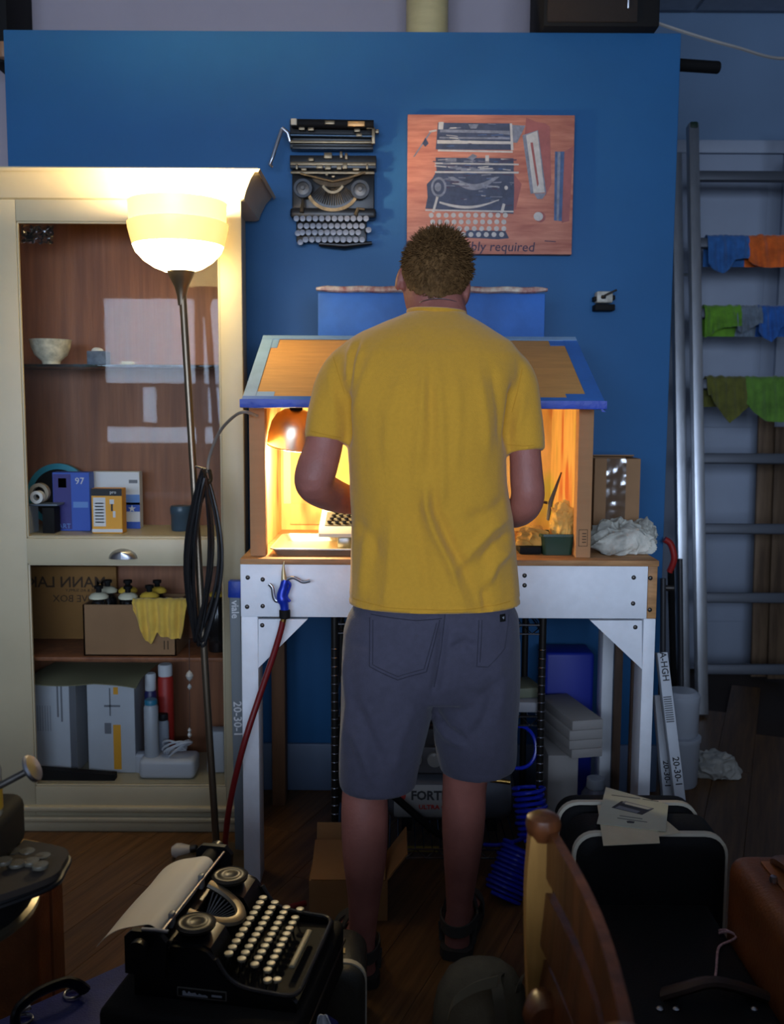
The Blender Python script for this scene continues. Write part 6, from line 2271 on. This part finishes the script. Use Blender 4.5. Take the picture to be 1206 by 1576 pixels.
part(rbox(X0, X0 + 0.34, 1.50, 1.905, 0.001, 0.445, 0.035, 5), 'body', LEATH, t, ang=60)
part(MB().box(X0 + 0.05, X0 + 0.30, 1.60, 1.85, 0.4455, 0.450, 0.002), 'top_panel', M('leather_lighter', (160, 98, 50), 0.5, var=0.2, scale=14), t)
part(MB().tube(bez([(X0 + 0.085, 1.84, 0.452), (X0 + 0.08, 1.80, 0.470), (X0 + 0.085, 1.72, 0.478), (X0 + 0.095, 1.64, 0.470), (X0 + 0.10, 1.60, 0.452)], 6), 0.013, 10, flat=1.5), 'handle', M('leather_dark', (104, 62, 34), 0.45), t)
sq = PZ(1190, 1350, 0.46)
part(MB().lathe([(0.007, 0), (0.008, 0.004), (0.006, 0.012), (0, 0.014)], (sq.x, sq.y, 0.450), seg=14), 'stud', STEEL, t)

# ---------- dark trunk with a leather handle and cord
t = thing('footlocker', 'low black trunk with a leather handle beside the brown case', 'trunk', (0.47, 1.70, 0))
part(MB().box(0.30, X0 - 0.012, 1.42, 1.965, 0.001, 0.30, 0.012, 3), 'body', BLKL, t)
part(MB().tube(bez([PZ(1022, 1530, 0.305), PZ(1050, 1522, 0.325), PZ(1090, 1512, 0.335), PZ(1130, 1518, 0.325), PZ(1178, 1534, 0.306)], 6), 0.011, 10, flat=1.6), 'handle', M('leather_black', (52, 36, 28), 0.5), t)
for px in (1015, 1040, 1160):
    q = PZ(px, 1553, 0.3015)
    part(MB().lathe([(0.007, 0), (0.007, 0.003), (0.004, 0.006), (0, 0.0065)], (q.x, q.y, 0.3), seg=10), 'stud', STEEL, t)
CORDP = M('pink_white_cord', (190, 150, 150), 0.7, var=0.5, scale=200)
zc_ = 0.304
m = MB().tube(bez([PZ(1106, 1436, zc_), PZ(1120, 1434, zc_), PZ(1132, 1440, zc_), PZ(1128, 1446, zc_), PZ(1110, 1454, zc_), PZ(1104, 1464, zc_), PZ(1102, 1490, zc_), PZ(1100, 1506, zc_)], 6), 0.0026, 6)
m.tube(bez([PZ(1106, 1432, zc_), PZ(1116, 1431, zc_), PZ(1131, 1438, zc_)], 5), 0.0026, 6)
solo(m, 'braided_cord', CORDP, 'pink and white braided cord lying across the black trunk', 'cord')

# ---------- wooden chair back
CHW = wood_mat('chair_wood', (112, 62, 30), (74, 40, 20), 0.35, 3, (10, 10, 1), 0.05)
CHE = wood_mat('chair_lamplit_wood', (176, 130, 66), (146, 104, 50), 0.4, 3, (10, 10, 1), 0.05)  # yellower wood for the posts: lamplight put into their colour
cxp = P(829, 1400, 1.20).x
zct = P(835, 1258, 1.20).z
ch = thing('wooden_chair', 'brown wooden ladder back chair seen along its back', 'chair', (cxp + 0.2, 0.98, 0))


def postpath(y):
    return [Vector((cxp + 0.03, y, 0.0)), Vector((cxp + 0.012, y, 0.44)), Vector((cxp + 0.002, y, 0.60)), Vector((cxp - 0.002, y, 0.72)), Vector((cxp + 0.002, y, zct - 0.02))]


for y in (1.20, 0.76):
    rings = []
    for p in bez(postpath(y), 6):
        w = 0.0165
        rings.append([p + Vector((a * w, b * 0.013, 0)) for a, b in ((-1, -1), (1, -1), (1, 1), (-1, 1))])
    pst = part(MB().loft(rings), 'back_post', CHE, ch)
    part(MB().lathe([(0.016, -0.022), (0.021, -0.012), (0.023, -0.002), (0.021, 0.007), (0.013, 0.012), (0.0, 0.013)], (cxp + 0.003, y, zct - 0.006), seg=18), 'finial', CHW, pst)
for k, (za, zb) in enumerate(((zct - 0.075, zct - 0.012), (zct - 0.165, zct - 0.095), (zct - 0.255, zct - 0.185), (zct - 0.335, zct - 0.275))):
    fo = 0.0
    m = MB().sheet(lambda u, v: Vector((cxp + 0.012 + 0.014 * math.sin(u * PI) - 0.006 * (1 - v) * k, 0.775 + 0.412 * u, za + (zb - za) * v)), 14, 4, 0.012)
    part(m, 'slat', CHW, ch)
part(MB().box(cxp - 0.01, cxp + 0.42, 0.75, 1.21, 0.43, 0.455, 0.012, 3), 'seat', CHW, ch)
for y in (0.79, 1.17):
    part(MB().tube([(cxp + 0.38, y, 0.43), (cxp + 0.39, y, 0.0)], [0.020, 0.015], 12), 'front_leg', CHW, ch)
for za in (0.16, 0.28):
    part(MB().tube([(cxp + 0.02, 1.19, za), (cxp + 0.385, 1.17, za)], 0.010, 10), 'stretcher', CHW, ch)
    part(MB().tube([(cxp + 0.02, 0.77, za), (cxp + 0.385, 0.79, za)], 0.010, 10), 'stretcher', CHW, ch)
part(MB().tube([(cxp + 0.385, 0.79, 0.22), (cxp + 0.385, 1.17, 0.22)], 0.010, 10), 'stretcher', CHW, ch)
# arm knob low at the post
part(MB().lathe([(0.0, -0.03), (0.02, -0.025), (0.028, 0), (0.02, 0.02), (0.0, 0.026)], P(838, 1560, 1.14), Matrix.Rotation(PI / 2, 3, 'X'), 16), 'rail_knob', CHW, ch)

# ---------- khaki bag on the floor
KH = M('khaki_canvas', (112, 100, 76), 0.9, var=0.15, scale=20, bump=0.25, bscale=220)
bc = P(732, 1540, 1.96)
t = thing('canvas_bag', 'drab khaki canvas bag with straps on the floor by the chair', 'bag', (bc.x, 1.96, 0))
rings = []
for z, hw, hd in ((0.001, 0.09, 0.065), (0.02, 0.105, 0.08), (0.07, 0.102, 0.078), (0.115, 0.09, 0.066), (0.15, 0.072, 0.045), (0.172, 0.045, 0.02), (0.176, 0.02, 0.008)):
    rings.append([Vector((bc.x + 0.01 + hw * math.cos(2 * PI * k / 28) * (1 + 0.06 * noise.noise(Vector((k * 0.7, z * 20, 1)))), 1.96 + hd * math.sin(2 * PI * k / 28) * (1 + 0.1 * noise.noise(Vector((k * 0.6, z * 18, 5)))), z)) for k in range(28)])
part(MB().loft(rings), 'body', KH, t, ang=80)


def strapsheet(pts, w, name, mat, parent):
    path = bez(pts, 6)
    n_ = len(path) - 1

    def fn(u, v):
        i = min(int(round(u * n_)), n_)
        return path[i] + Vector(w) * (v - 0.5)
    return part(MB().sheet(fn, n_, 1, 0.003), name, mat, parent, ang=70)


strapsheet([P(690, 1565, 1.87), P(700, 1540, 1.86), P(730, 1520, 1.86), P(765, 1510, 1.87)], (0.004, 0.004, 0.022), 'flap_edge', M('khaki_light', (126, 114, 88), 0.9), t)
strapsheet([P(772, 1576, 1.86), P(766, 1530, 1.86), P(762, 1505, 1.90), P(775, 1500, 1.97), P(785, 1530, 2.03)], (0.024, 0.004, 0), 'strap', M('khaki_strap', (98, 88, 68), 0.9), t)
strapsheet([P(790, 1560, 1.93), P(797, 1520, 1.93), P(805, 1500, 1.96)], (0.010, 0.010, 0), 'strap', M('khaki_strap', (98, 88, 68), 0.9), t)

# ---------- stack under the foreground typewriter
ZT = 0.332
ZB = 0.225
Ao = Vector((-0.439, 1.582, ZT))
AR = R(-9.9)
rotA = Matrix.Rotation(AR, 3, 'Z')


def loc(u, w, z):
    return Ao + rotA @ Vector((u, w, z - 0.0))


# trunk on the floor
e = Vector((0.715, 0.70, 0)).normalized()
nrm = Vector((e.y, -e.x, 0))
q1 = PZ(190, 1481, ZB)
q2 = PZ(10, 1562, ZB)
emid = (q1 + q2) / 2
eang = math.atan2((q1 - q2).y, (q1 - q2).x)
rotE = Matrix.Rotation(eang, 3, 'Z')
inn = rotE @ Vector((0, -1, 0))
along = rotE @ Vector((1, 0, 0))
bc2 = emid + inn * 0.225 + along * 0.05
t = thing('storage_trunk', 'black floor trunk carrying the stacked blue and black cases', 'trunk', (bc2.x, bc2.y, 0))
part(MB().obox((bc2.x, bc2.y, 0.055), (0.46, 0.40, 0.109), rotE, 0.01), 'body', BLKM, t)
part(MB().obox((bc2.x, bc2.y, 0.08), (0.464, 0.404, 0.006), rotE, 0.001), 'lid_edge', DSTEEL, t)
NAVY = M('navy_vinyl', (22, 34, 104), 0.5, var=0.15, scale=30, bump=0.15, bscale=260)
t = thing('blue_case', 'flat navy blue case with a black handle at the lower left', 'case', (bc2.x, bc2.y, 0.1100))
part(MB().obox((bc2.x, bc2.y, ZB - 0.057), (0.50, 0.45, 0.114), rotE, 0.008), 'body', NAVY, t)
hpx = [(24, 1580), (24, 1562), (34, 1546), (62, 1526), (98, 1512), (116, 1514), (130, 1524)]
hz = [ZB + k for k in (0.006, 0.025, 0.036, 0.044, 0.044, 0.036, 0.012)]
hd_ = part(MB().tube(bez([PZ(a, b, z) for (a, b), z in zip(hpx, hz)], 6), 0.0085, 10, flat=1.5), 'handle', BLK, t)
for (a, b) in ((112, 1532), (36, 1572)):
    q = PZ(a, b, ZB + 0.0005)
    ringp = [q + Vector((0.016 * math.cos(2 * PI * k / 16), 0.016 * math.sin(2 * PI * k / 16), 0.004)) for k in range(16)]
    part(MB().tube(ringp, 0.0026, 8, closed=True), 'ring', STEEL, hd_)
    part(MB().tube([q + Vector((-0.012, 0.012, 0.010)), q + Vector((0.006, 0.022, 0.014))], 0.0045, 8), 'clasp', STEEL, hd_)
t = thing('black_case', 'flat black case on which the foreground typewriter stands', 'case', tuple(loc(0.15, 0.13, 0.0) - Vector((0, 0, 0.107))))
q = loc(0.128, 0.130, -0.0537)
part(MB().obox(q, (0.345, 0.36, 0.1065), rotA, 0.012, 3), 'body', M('worn_black_leatherette', (24, 22, 20), 0.75, var=0.3, scale=8, bump=0.15, bscale=300, spec=0.2), t)
part(MB().obox(q + Vector((0, 0, 0.01)), (0.349, 0.364, 0.006), rotA, 0.001), 'seam', DSTEEL, t)

# ---------- foreground typewriter
tw = thing('vintage_typewriter', 'black vintage typewriter with round ivory keys and paper in the roller', 'typewriter', tuple(Ao), AR)
WT = 0.27
prof = [(0.0, 0.0), (0.0, 0.080), (0.012, 0.092), (0.05, 0.094), (0.115, 0.096), (0.132, 0.090), (0.146, 0.074), (0.158, 0.054), (0.172, 0.038), (0.195, 0.029), (0.225, 0.025), (0.280, 0.023), (0.288, 0.016), (0.288, 0.0)]
for w0, w1 in ((0.0, 0.011), (WT - 0.011, WT)):
    part(MB().prism([Vector((u, w0, z)) for u, z in prof], (0, 0, 0), (0, w1 - w0, 0)), 'side_panel', BLK, tw, True)
part(MB().box(0.0, 0.288, 0.011, WT - 0.011, 0.0, 0.014), 'base', BLKM, tw, True)
part(MB().box(0.0, 0.065, 0.011, WT - 0.011, 0.014, 0.086, 0.008), 'rear_housing', BLK, tw, True)
for w0, w1 in ((0.011, 0.085), (WT - 0.085, WT - 0.011)):
    part(MB().prism([Vector((u, w0, z)) for u, z in [(0.065, 0.014), (0.065, 0.098), (0.112, 0.100), (0.134, 0.092), (0.148, 0.066), (0.153, 0.040), (0.154, 0.014)]], (0, 0, 0), (0, w1 - w0, 0)), 'top_plate', BLK, tw, True)
part(MB().prism([Vector((u, 0.085, z)) for u, z in [(0.065, 0.014), (0.065, 0.045), (0.120, 0.05), (0.150, 0.030), (0.152, 0.014)]], (0, 0, 0), (0, WT - 0.17, 0)), 'basket_floor', BLKM, tw, True)
rim = [(0.146, 0.005, 0.078), (0.160, 0.005, 0.055), (0.176, 0.005, 0.040), (0.200, 0.004, 0.032), (0.240, 0.004, 0.028), (0.272, 0.005, 0.026), (0.285, 0.018, 0.025), (0.288, 0.05, 0.025), (0.288, WT - 0.05, 0.025), (0.285, WT - 0.018, 0.025), (0.272, WT - 0.005, 0.026), (0.24, WT - 0.004, 0.028), (0.2, WT - 0.004, 0.032), (0.176, WT - 0.005, 0.040), (0.160, WT - 0.005, 0.055), (0.146, WT - 0.005, 0.078)]
part(MB().tube(bez(rim, 4), 0.0042, 8), 'frame_rim', M('worn_rim', (70, 70, 72), 0.25, metal=0.6), tw, True)
# keys
kcap = MB().lathe([(0.0, -0.002), (0.0078, -0.002), (0.0082, 0.0), (0.0078, 0.002), (0.0064, 0.0025), (0.0, 0.0018)], seg=16)
kst = MB().tube([(0, 0, -0.002), (-0.004, 0, -0.022), (-0.006, 0, -0.034)], [0.0026, 0.0022, 0.0022], 6)
K0 = S0 = None
for r_ in range(4):
    for c_ in range(11 if r_ < 3 else 10):
        p = Vector((0.160 + 0.0215 * r_, 0.030 + 0.0195 * c_ + 0.005 * r_ * (1 if r_ % 2 else 1), 0.074 - 0.0105 * r_))
        if K0 is None:
            K0 = part(kcap, 'key', IVORY, tw, True)
            K0.location = p
            S0 = part(kst, 'key_stem', STEEL, K0, True)
        else:
            k_ = share(K0, tw, p)
            share(S0, k_, (0, 0, 0))
for p in ((0.232, 0.020, 0.040), (0.246, 0.030, 0.036), (0.226, 0.250, 0.044)):
    k_ = share(K0, tw, p)
    share(S0, k_, (0, 0, 0))
part(MB().box(0.252, 0.264, 0.075, 0.200, 0.028, 0.036, 0.004, 3), 'space_bar', M('space_bar_wood', (150, 140, 112), 0.5), tw, True)
# spools with ridged covers
for w_ in (0.047, WT - 0.047):
    sp = part(MB().lathe([(0.010, 0.094), (0.010, 0.106), (0.032, 0.107), (0.034, 0.110), (0.034, 0.116), (0.031, 0.118), (0.029, 0.1165), (0.022, 0.1165), (0.020, 0.118), (0.013, 0.118), (0.011, 0.1165), (0.0, 0.1165)], (0.095, w_, 0), seg=32), 'spool_cover', M('spool_brown_black', (40, 36, 32), 0.4, metal=0.3), tw, True)
    part(MB().lathe([(0.0335, 0.1135), (0.0352, 0.1145), (0.0335, 0.1155)], (0.095, w_, 0), seg=32, cap=False), 'spool_ring', DSTEEL, sp, True)
# type basket
arc = [(0.066 + 0.078 * math.sin(PI * k / 20), WT / 2 + 0.053 * math.cos(PI * k / 20), 0.112 - 0.030 * math.sin(PI * k / 20)) for k in range(21)]
part(MB().tube(arc, 0.0065, 8, flat=1.7), 'basket_rim', M('basket_rim_metal', (128, 118, 100), 0.4, metal=0.7), tw, True)
for k in range(24):
    a = R(8 + 164 * k / 23)
    part(MB().tube([(0.066 + 0.074 * math.sin(a), WT / 2 + 0.050 * math.cos(a), 0.106 - 0.030 * math.sin(a)), (0.068 + 0.016 * math.sin(a), WT / 2 + 0.016 * math.cos(a), 0.062)], 0.0022, 5), 'typebar', DSTEEL, tw, True)
# carriage
part(MB().tube([(0.033, -0.022, 0.116), (0.033, WT + 0.022, 0.116)], 0.0165, 24), 'platen', BLKM, tw, True)
for w0, w1 in ((-0.034, -0.022), (WT + 0.022, WT + 0.034)):
    part(MB().prism([Vector((u, w0, z)) for u, z in [(0.0, 0.060), (0.070, 0.055), (0.074, 0.120), (0.060, 0.136), (0.012, 0.136), (0.0, 0.125)]], (0, 0, 0), (0, w1 - w0, 0)), 'carriage_end', BLK, tw, True)
for w0, s in ((-0.034, -1), (WT + 0.034, 1)):
    part(MB().tube([(0.033, w0, 0.116), (0.033, w0 + s * 0.010, 0.116), (0.033, w0 + s * 0.011, 0.116), (0.033, w0 + s * 0.024, 0.116)], [0.006, 0.006, 0.0155, 0.0155], 18), 'platen_knob', BLK, tw, True)
part(MB().box(0.002, 0.066, -0.024, WT + 0.024, 0.0865, 0.094, 0.002), 'carriage_bed', DSTEEL, tw, True)
part(MB().tube([(0.058, -0.018, 0.128), (0.060, WT + 0.018, 0.128)], 0.0028, 8), 'paper_bail', STEEL, tw, True)
for w_ in (0.03, 0.17):
    part(MB().box(0.050, 0.060, w_, w_ + 0.014, 0.108, 0.136, 0.003), 'bail_roller', M('bail_grey', (120, 120, 118), 0.4), tw, True)
pth = [(0.050, 0.110), (0.0515, 0.122), (0.046, 0.131), (0.036, 0.1355), (0.024, 0.134), (0.008, 0.130), (-0.012, 0.125), (-0.030, 0.117), (-0.048, 0.104), (-0.062, 0.088)]
pv = bez([Vector((u, 0, z)) for u, z in pth], 4)
np_ = len(pv) - 1
part(MB().sheet(lambda u, v: pv[round(u * np_)] + Vector((0, -0.012 + 0.262 * v, 0.0014 * math.sin(v * 9 + u * 4))), np_, 10, 0.0008), 'paper', M('typing_paper', (212, 206, 192), 0.7), tw, True, ang=80)
part(MB().tube([(0.030, -0.030, 0.138), (0.056, -0.028, 0.138), (0.075, -0.026, 0.136)], 0.0036, 8), 'margin_lever', STEEL, tw, True)
# worn decal plate
part(MB().box(0.078, 0.166, -0.0012, 0.0, 0.007, 0.024), 'decal_border', M('decal_gilt', (96, 92, 84), 0.5), tw, True)
part(MB().box(0.080, 0.164, -0.0018, -0.0010, 0.009, 0.022), 'decal_ground', BLKM, tw, True)
dp = [Vector((0.088 + 0.045 * k / 12, -0.0018, 0.0105)) for k in range(13)] + [Vector((0.133 - 0.045 * k / 12, -0.0018, 0.0125 + 0.006 * abs(math.sin(k * 1.9)) * (0.3 + k / 12))) for k in range(13)]
part(MB().prism(dp, (0, 0, 0), (0, -0.0006, 0)), 'decal_remnant', M('decal_white', (150, 154, 162), 0.6), tw, True)
part(MB().box(0.140, 0.158, -0.0024, -0.0018, 0.013, 0.0165), 'decal_remnant', M('decal_white', (150, 154, 162), 0.6), tw, True)

# ---------- white cloth hanging from the case corner
tq = loc(0.312, 0.0, 0.0)
m = MB().sheet(lambda u, v: Vector((tq.x + 0.022 + (u - 0.5) * (0.016 + 0.075 * v) + 0.014 * v, tq.y - 0.012 + 0.012 * math.sin(u * 10) * (0.25 + v) - 0.012 * v, ZT + 0.010 - 0.13 * v - 0.012 * abs(u - 0.45))), 24, 16, 0.002)
solo(m, 'tissue', M('tissue_white', (196, 200, 206), 0.8), 'white tissue hanging from the corner under the typewriter', 'tissue', ang=70)

# ---------- olive grey case behind it
OLV = M('olive_black_vinyl', (60, 58, 50), 0.5, bump=0.15, bscale=260)
xa_, xb_ = P(430, 1500, 1.93).x, P(562, 1500, 1.93).x
t = hard_case('small_case', xa_, xb_, 1.90, 2.08, 0.0, P(530, 1466, 1.97).z, 0.04, OLV, 'small olive black case with a cream band by the left foot', 1.935, latch=False)
q = P(518, 1476, 1.9)
ztp = P(530, 1466, 1.97).z
part(MB().box(q.x - 0.012, q.x + 0.014, 1.965, 1.985, ztp + 0.0005, ztp + 0.002), 'name_plate', M('plate_gold', (170, 150, 110), 0.4, metal=0.5), t)
part(MB().box(q.x - 0.006, q.x + 0.008, 1.970, 1.980, ztp + 0.0015, ztp + 0.0026), 'name_plate_mark', RED1, t)

# ---------- desk typewriter at the left edge on a round stool
YB = 1.36
zb = 0.655
st = thing('round_stool', 'black round stool with a steel rim at the left edge', 'stool', (-0.70, YB, 0))
part(MB().lathe([(0.0, 0.600), (0.150, 0.600), (0.168, 0.606), (0.172, 0.625), (0.166, 0.648), (0.140, 0.654), (0.0, 0.654)], (-0.70, YB, 0), seg=40), 'seat', BLKL, st)
part(MB().lathe([(0.166, 0.596), (0.176, 0.598), (0.176, 0.606), (0.168, 0.610)], (-0.70, YB, 0), seg=40, cap=False), 'seat_rim', M('rim_brass_steel', (150, 140, 120), 0.3, metal=0.9), st)
part(MB().tube([(-0.70, YB, 0.6), (-0.70, YB, 0.08)], 0.022, 16), 'column', DSTEEL, st)
for k in range(4):
    a = R(90 * k)
    part(MB().tube([(-0.70, YB, 0.09), (-0.70 + 0.16 * math.cos(a), YB + 0.16 * math.sin(a), 0.014)], [0.016, 0.012], 10), 'foot', DSTEEL, st)
dt = thing('desk_typewriter', 'tall black desk typewriter cut off by the left edge', 'typewriter', (-0.60, YB, zb))
xr = P(43, 1260, YB + 0.12).x
part(MB().box(-0.86, xr, YB - 0.10, YB + 0.12, zb + 0.001, P(20, 1216, YB + 0.12).z, 0.018, 4), 'body', BLKM, dt)
xf = P(97, 1345, YB + 0.02).x
zk = P(97, 1345, YB + 0.02).z
rimp = [(xr - 0.005, YB - 0.09, zk - 0.004), (xr + 0.03, YB - 0.075, zk - 0.002), (xf - 0.004, YB - 0.02, zk), (xf, YB + 0.02, zk + 0.001), (xf - 0.012, YB + 0.07, zk + 0.004), (xr, YB + 0.10, zk + 0.006)]
rp = bez(rimp, 6)
part(MB().tube(rp, 0.0045, 8), 'frame_rim', BLK, dt)
tray = [Vector((p.x, p.y, zb + 0.001)) for p in rp]
part(MB().prism(tray, (0, 0, 0), (0, 0, 0.010)), 'tray', M('tray_brown_felt', (34, 25, 18), 0.8), dt)
wall = MB()
wall.sheet(lambda u, v: Vector((rp[round(u * (len(rp) - 1))].x - 0.012 * (1 - v), rp[round(u * (len(rp) - 1))].y, zb + 0.004 + (rp[round(u * (len(rp) - 1))].z - zb - 0.004) * v)), len(rp) - 1, 3, 0.004)
part(wall, 'tray_side', BLK, dt)
kk = None
for px, py, dy in ((20, 1312, 0.06), (42, 1312, 0.06), (48, 1327, 0.02), (66, 1319, 0.045), (26, 1330, 0.01), (6, 1326, 0.0), (62, 1333, 0.0)):
    q = P(px, py, YB + dy)
    if kk is None:
        kk = part(MB().lathe([(0.0, -0.002), (0.0115, -0.002), (0.0122, 0.001), (0.0115, 0.003), (0.0, 0.0022)], seg=16), 'key', M('key_grey_glass', (84, 80, 70), 0.25), dt, True)
        kk.location = q - ORG[dt]
    else:
        share(kk, dt, q - ORG[dt])
    part(MB().tube([q, (q.x - 0.02, q.y, max(zb + 0.006, q.z - 0.035))], 0.003, 6), 'key_stem', DSTEEL, dt)
a = P(6, 1206, YB)
b_ = P(42, 1187, YB)
lv = part(MB().tube([P(-14, 1216, YB), a, b_], 0.0052, 10), 'return_lever', DSTEEL, dt)
ax = (b_ - a).normalized()
rmx = ax.to_track_quat('Z', 'Y').to_matrix()
part(MB().lathe([(0.006, -0.004), (0.012, 0.0), (0.0205, 0.004), (0.0215, 0.007), (0.019, 0.010), (0.0, 0.012)], b_ + ax * 0.002, rmx, 24), 'lever_disc', STEEL, lv)
# yellow sponge behind the keys, resting on the stool side shelf of the typewriter
q = P(40, 1306, YB + 0.115)
part(MB().obox((q.x, YB + 0.115, q.z), (0.034, 0.02, 0.022), Matrix.Rotation(R(10), 3, 'Y'), 0.003), 'felt_block', M('felt_yellow', (190, 150, 80), 0.8, var=0.3, scale=60), dt)
# jar standing on the typewriter at the very edge
zj = P(20, 1216, YB + 0.12).z
t = thing('clear_jar', 'clear jar with a yellow label at the very left edge', 'jar', (-0.598, YB + 0.02, zj))
part(MB().lathe([(0.024, 0.0008), (0.026, 0.004), (0.026, 0.07), (0.018, 0.09), (0.018, 0.10)], (-0.598, YB + 0.02, zj), seg=20), 'glass', M('jar_pale', (150, 150, 140), 0.2), t)
part(MB().lathe([(0.0265, 0.012), (0.0265, 0.05)], (-0.598, YB + 0.02, zj), seg=20, cap=False), 'label_band', M('label_yellow', (190, 150, 40), 0.5), t)
# brown suitcase on the floor at left
xs_ = P(60, 1420, 1.9).x
t = thing('brown_suitcase', 'old brown suitcase standing on the floor at the left', 'suitcase', (xs_ - 0.16, 1.97, 0))
part(MB().box(xs_ - 0.34, xs_, 1.88, 2.06, 0.001, P(60, 1378, 1.9).z, 0.02, 4), 'body', LEATH, t, ang=60)
part(MB().box(xs_ - 0.345, xs_ + 0.003, 1.955, 1.985, 0.001, P(60, 1378, 1.9).z + 0.003, 0.02, 3), 'strap', M('leather_dark', (104, 62, 34), 0.45), t, ang=60)
# bulb on the floor by the lamp base
q = PZ(276, 1321, 0.0)
t = thing('spare_bulb', 'white bulb lying on the floor in front of the cabinet', 'bulb', tuple(q))
part(MB().lathe([(0.0, -0.024), (0.016, -0.020), (0.023, -0.006), (0.022, 0.006), (0.014, 0.026), (0.011, 0.034)], q + Vector((0, 0, 0.0235)), Matrix.Rotation(R(80), 3, 'Y'), 20), 'globe', M('bulb_white', (206, 200, 190), 0.3), t)
part(MB().lathe([(0.011, 0.034), (0.011, 0.052), (0.006, 0.056), (0.0, 0.057)], q + Vector((0, 0, 0.0235)), Matrix.Rotation(R(80), 3, 'Y'), 16), 'screw_base', DSTEEL, t)

# ================================================================== OUT OF VIEW: counter and cases added for shade, and window shelf
CTW = wood_mat('counter_wood', (96, 66, 42), (64, 42, 26), 0.5, 3, (1, 10, 10), 0.05)
t = thing('shade_counter', 'long dark wooden counter, unseen, added to shade the floor', 'counter', (0.0, 0.38, 0))  # unseen blocker, added to keep window light off the floor and legs
part(MB().box(-1.6, 1.9, 0.14, 0.62, 0.79, 0.83, 0.006), 'counter_top', CTW, t)
part(MB().box(-1.55, 1.85, 0.58, 0.60, 0.06, 0.79), 'front_panel', CTW, t)
for x in (-1.55, 0.13, 1.81):
    for y in (0.18, 0.52):
        part(MB().box(x, x + 0.05, y, y + 0.05, 0.0, 0.79, 0.003), 'leg', CTW, t)
for k, (xa, xb, zz_, lab) in enumerate(((0.02, 0.42, 0.905, 'unseen black case added for shade at the left end of the counter row'), (0.46, 0.88, 0.92, 'unseen black case added for shade in the middle of the counter row'), (0.92, 1.40, 0.91, 'unseen black case added for shade at the right end of the counter row'))):
    hard_case('shade_case', xa, xb, 0.28, 0.58, 0.8305, zz_, 0.02, BLKL, lab, 0.43, latch=False)  # unseen, added on the counter to darken the lower right
t = thing('window_shelf', 'dark shelf unit cluttered with boxes below the shop window', 'shelf', (-0.4, -2.75, 0))
part(MB().box(-2.7, 1.9, -2.95, -2.60, 1.16, 1.20, 0.004), 'top_board', BLKM, t)
part(MB().box(-2.7, 1.9, -2.95, -2.60, 0.58, 0.62, 0.004), 'middle_board', BLKM, t)
for x in (-2.7, -1.2, 0.35, 1.86):
    part(MB().box(x, x + 0.04, -2.95, -2.60, 0.0, 1.16), 'upright', BLKM, t)
rnd = random.Random(5)
x = -2.6
k = 0
adj = ['leftmost black case on the window shelf', 'second dark carton on the window shelf', 'third dark carton on the window shelf', 'fourth dark carton on the window shelf', 'fifth dark carton on the window shelf', 'sixth dark carton on the window shelf', 'seventh dark carton on the window shelf', 'eighth dark carton on the window shelf', 'ninth dark carton on the window shelf']
while x < 1.5 and k < 9:
    w = rnd.uniform(0.22, 0.42)
    h = rnd.uniform(0.10, 0.42)
    solo(MB().box(x, x + w, -2.92, -2.64, 1.2005, 1.2 + h, 0.01), 'stored_carton', M('stored_dark', (50, 44, 42), 0.7), adj[k], 'carton', 'cartons on the window shelf')
    x += w + rnd.uniform(0.03, 0.22)
    k += 1
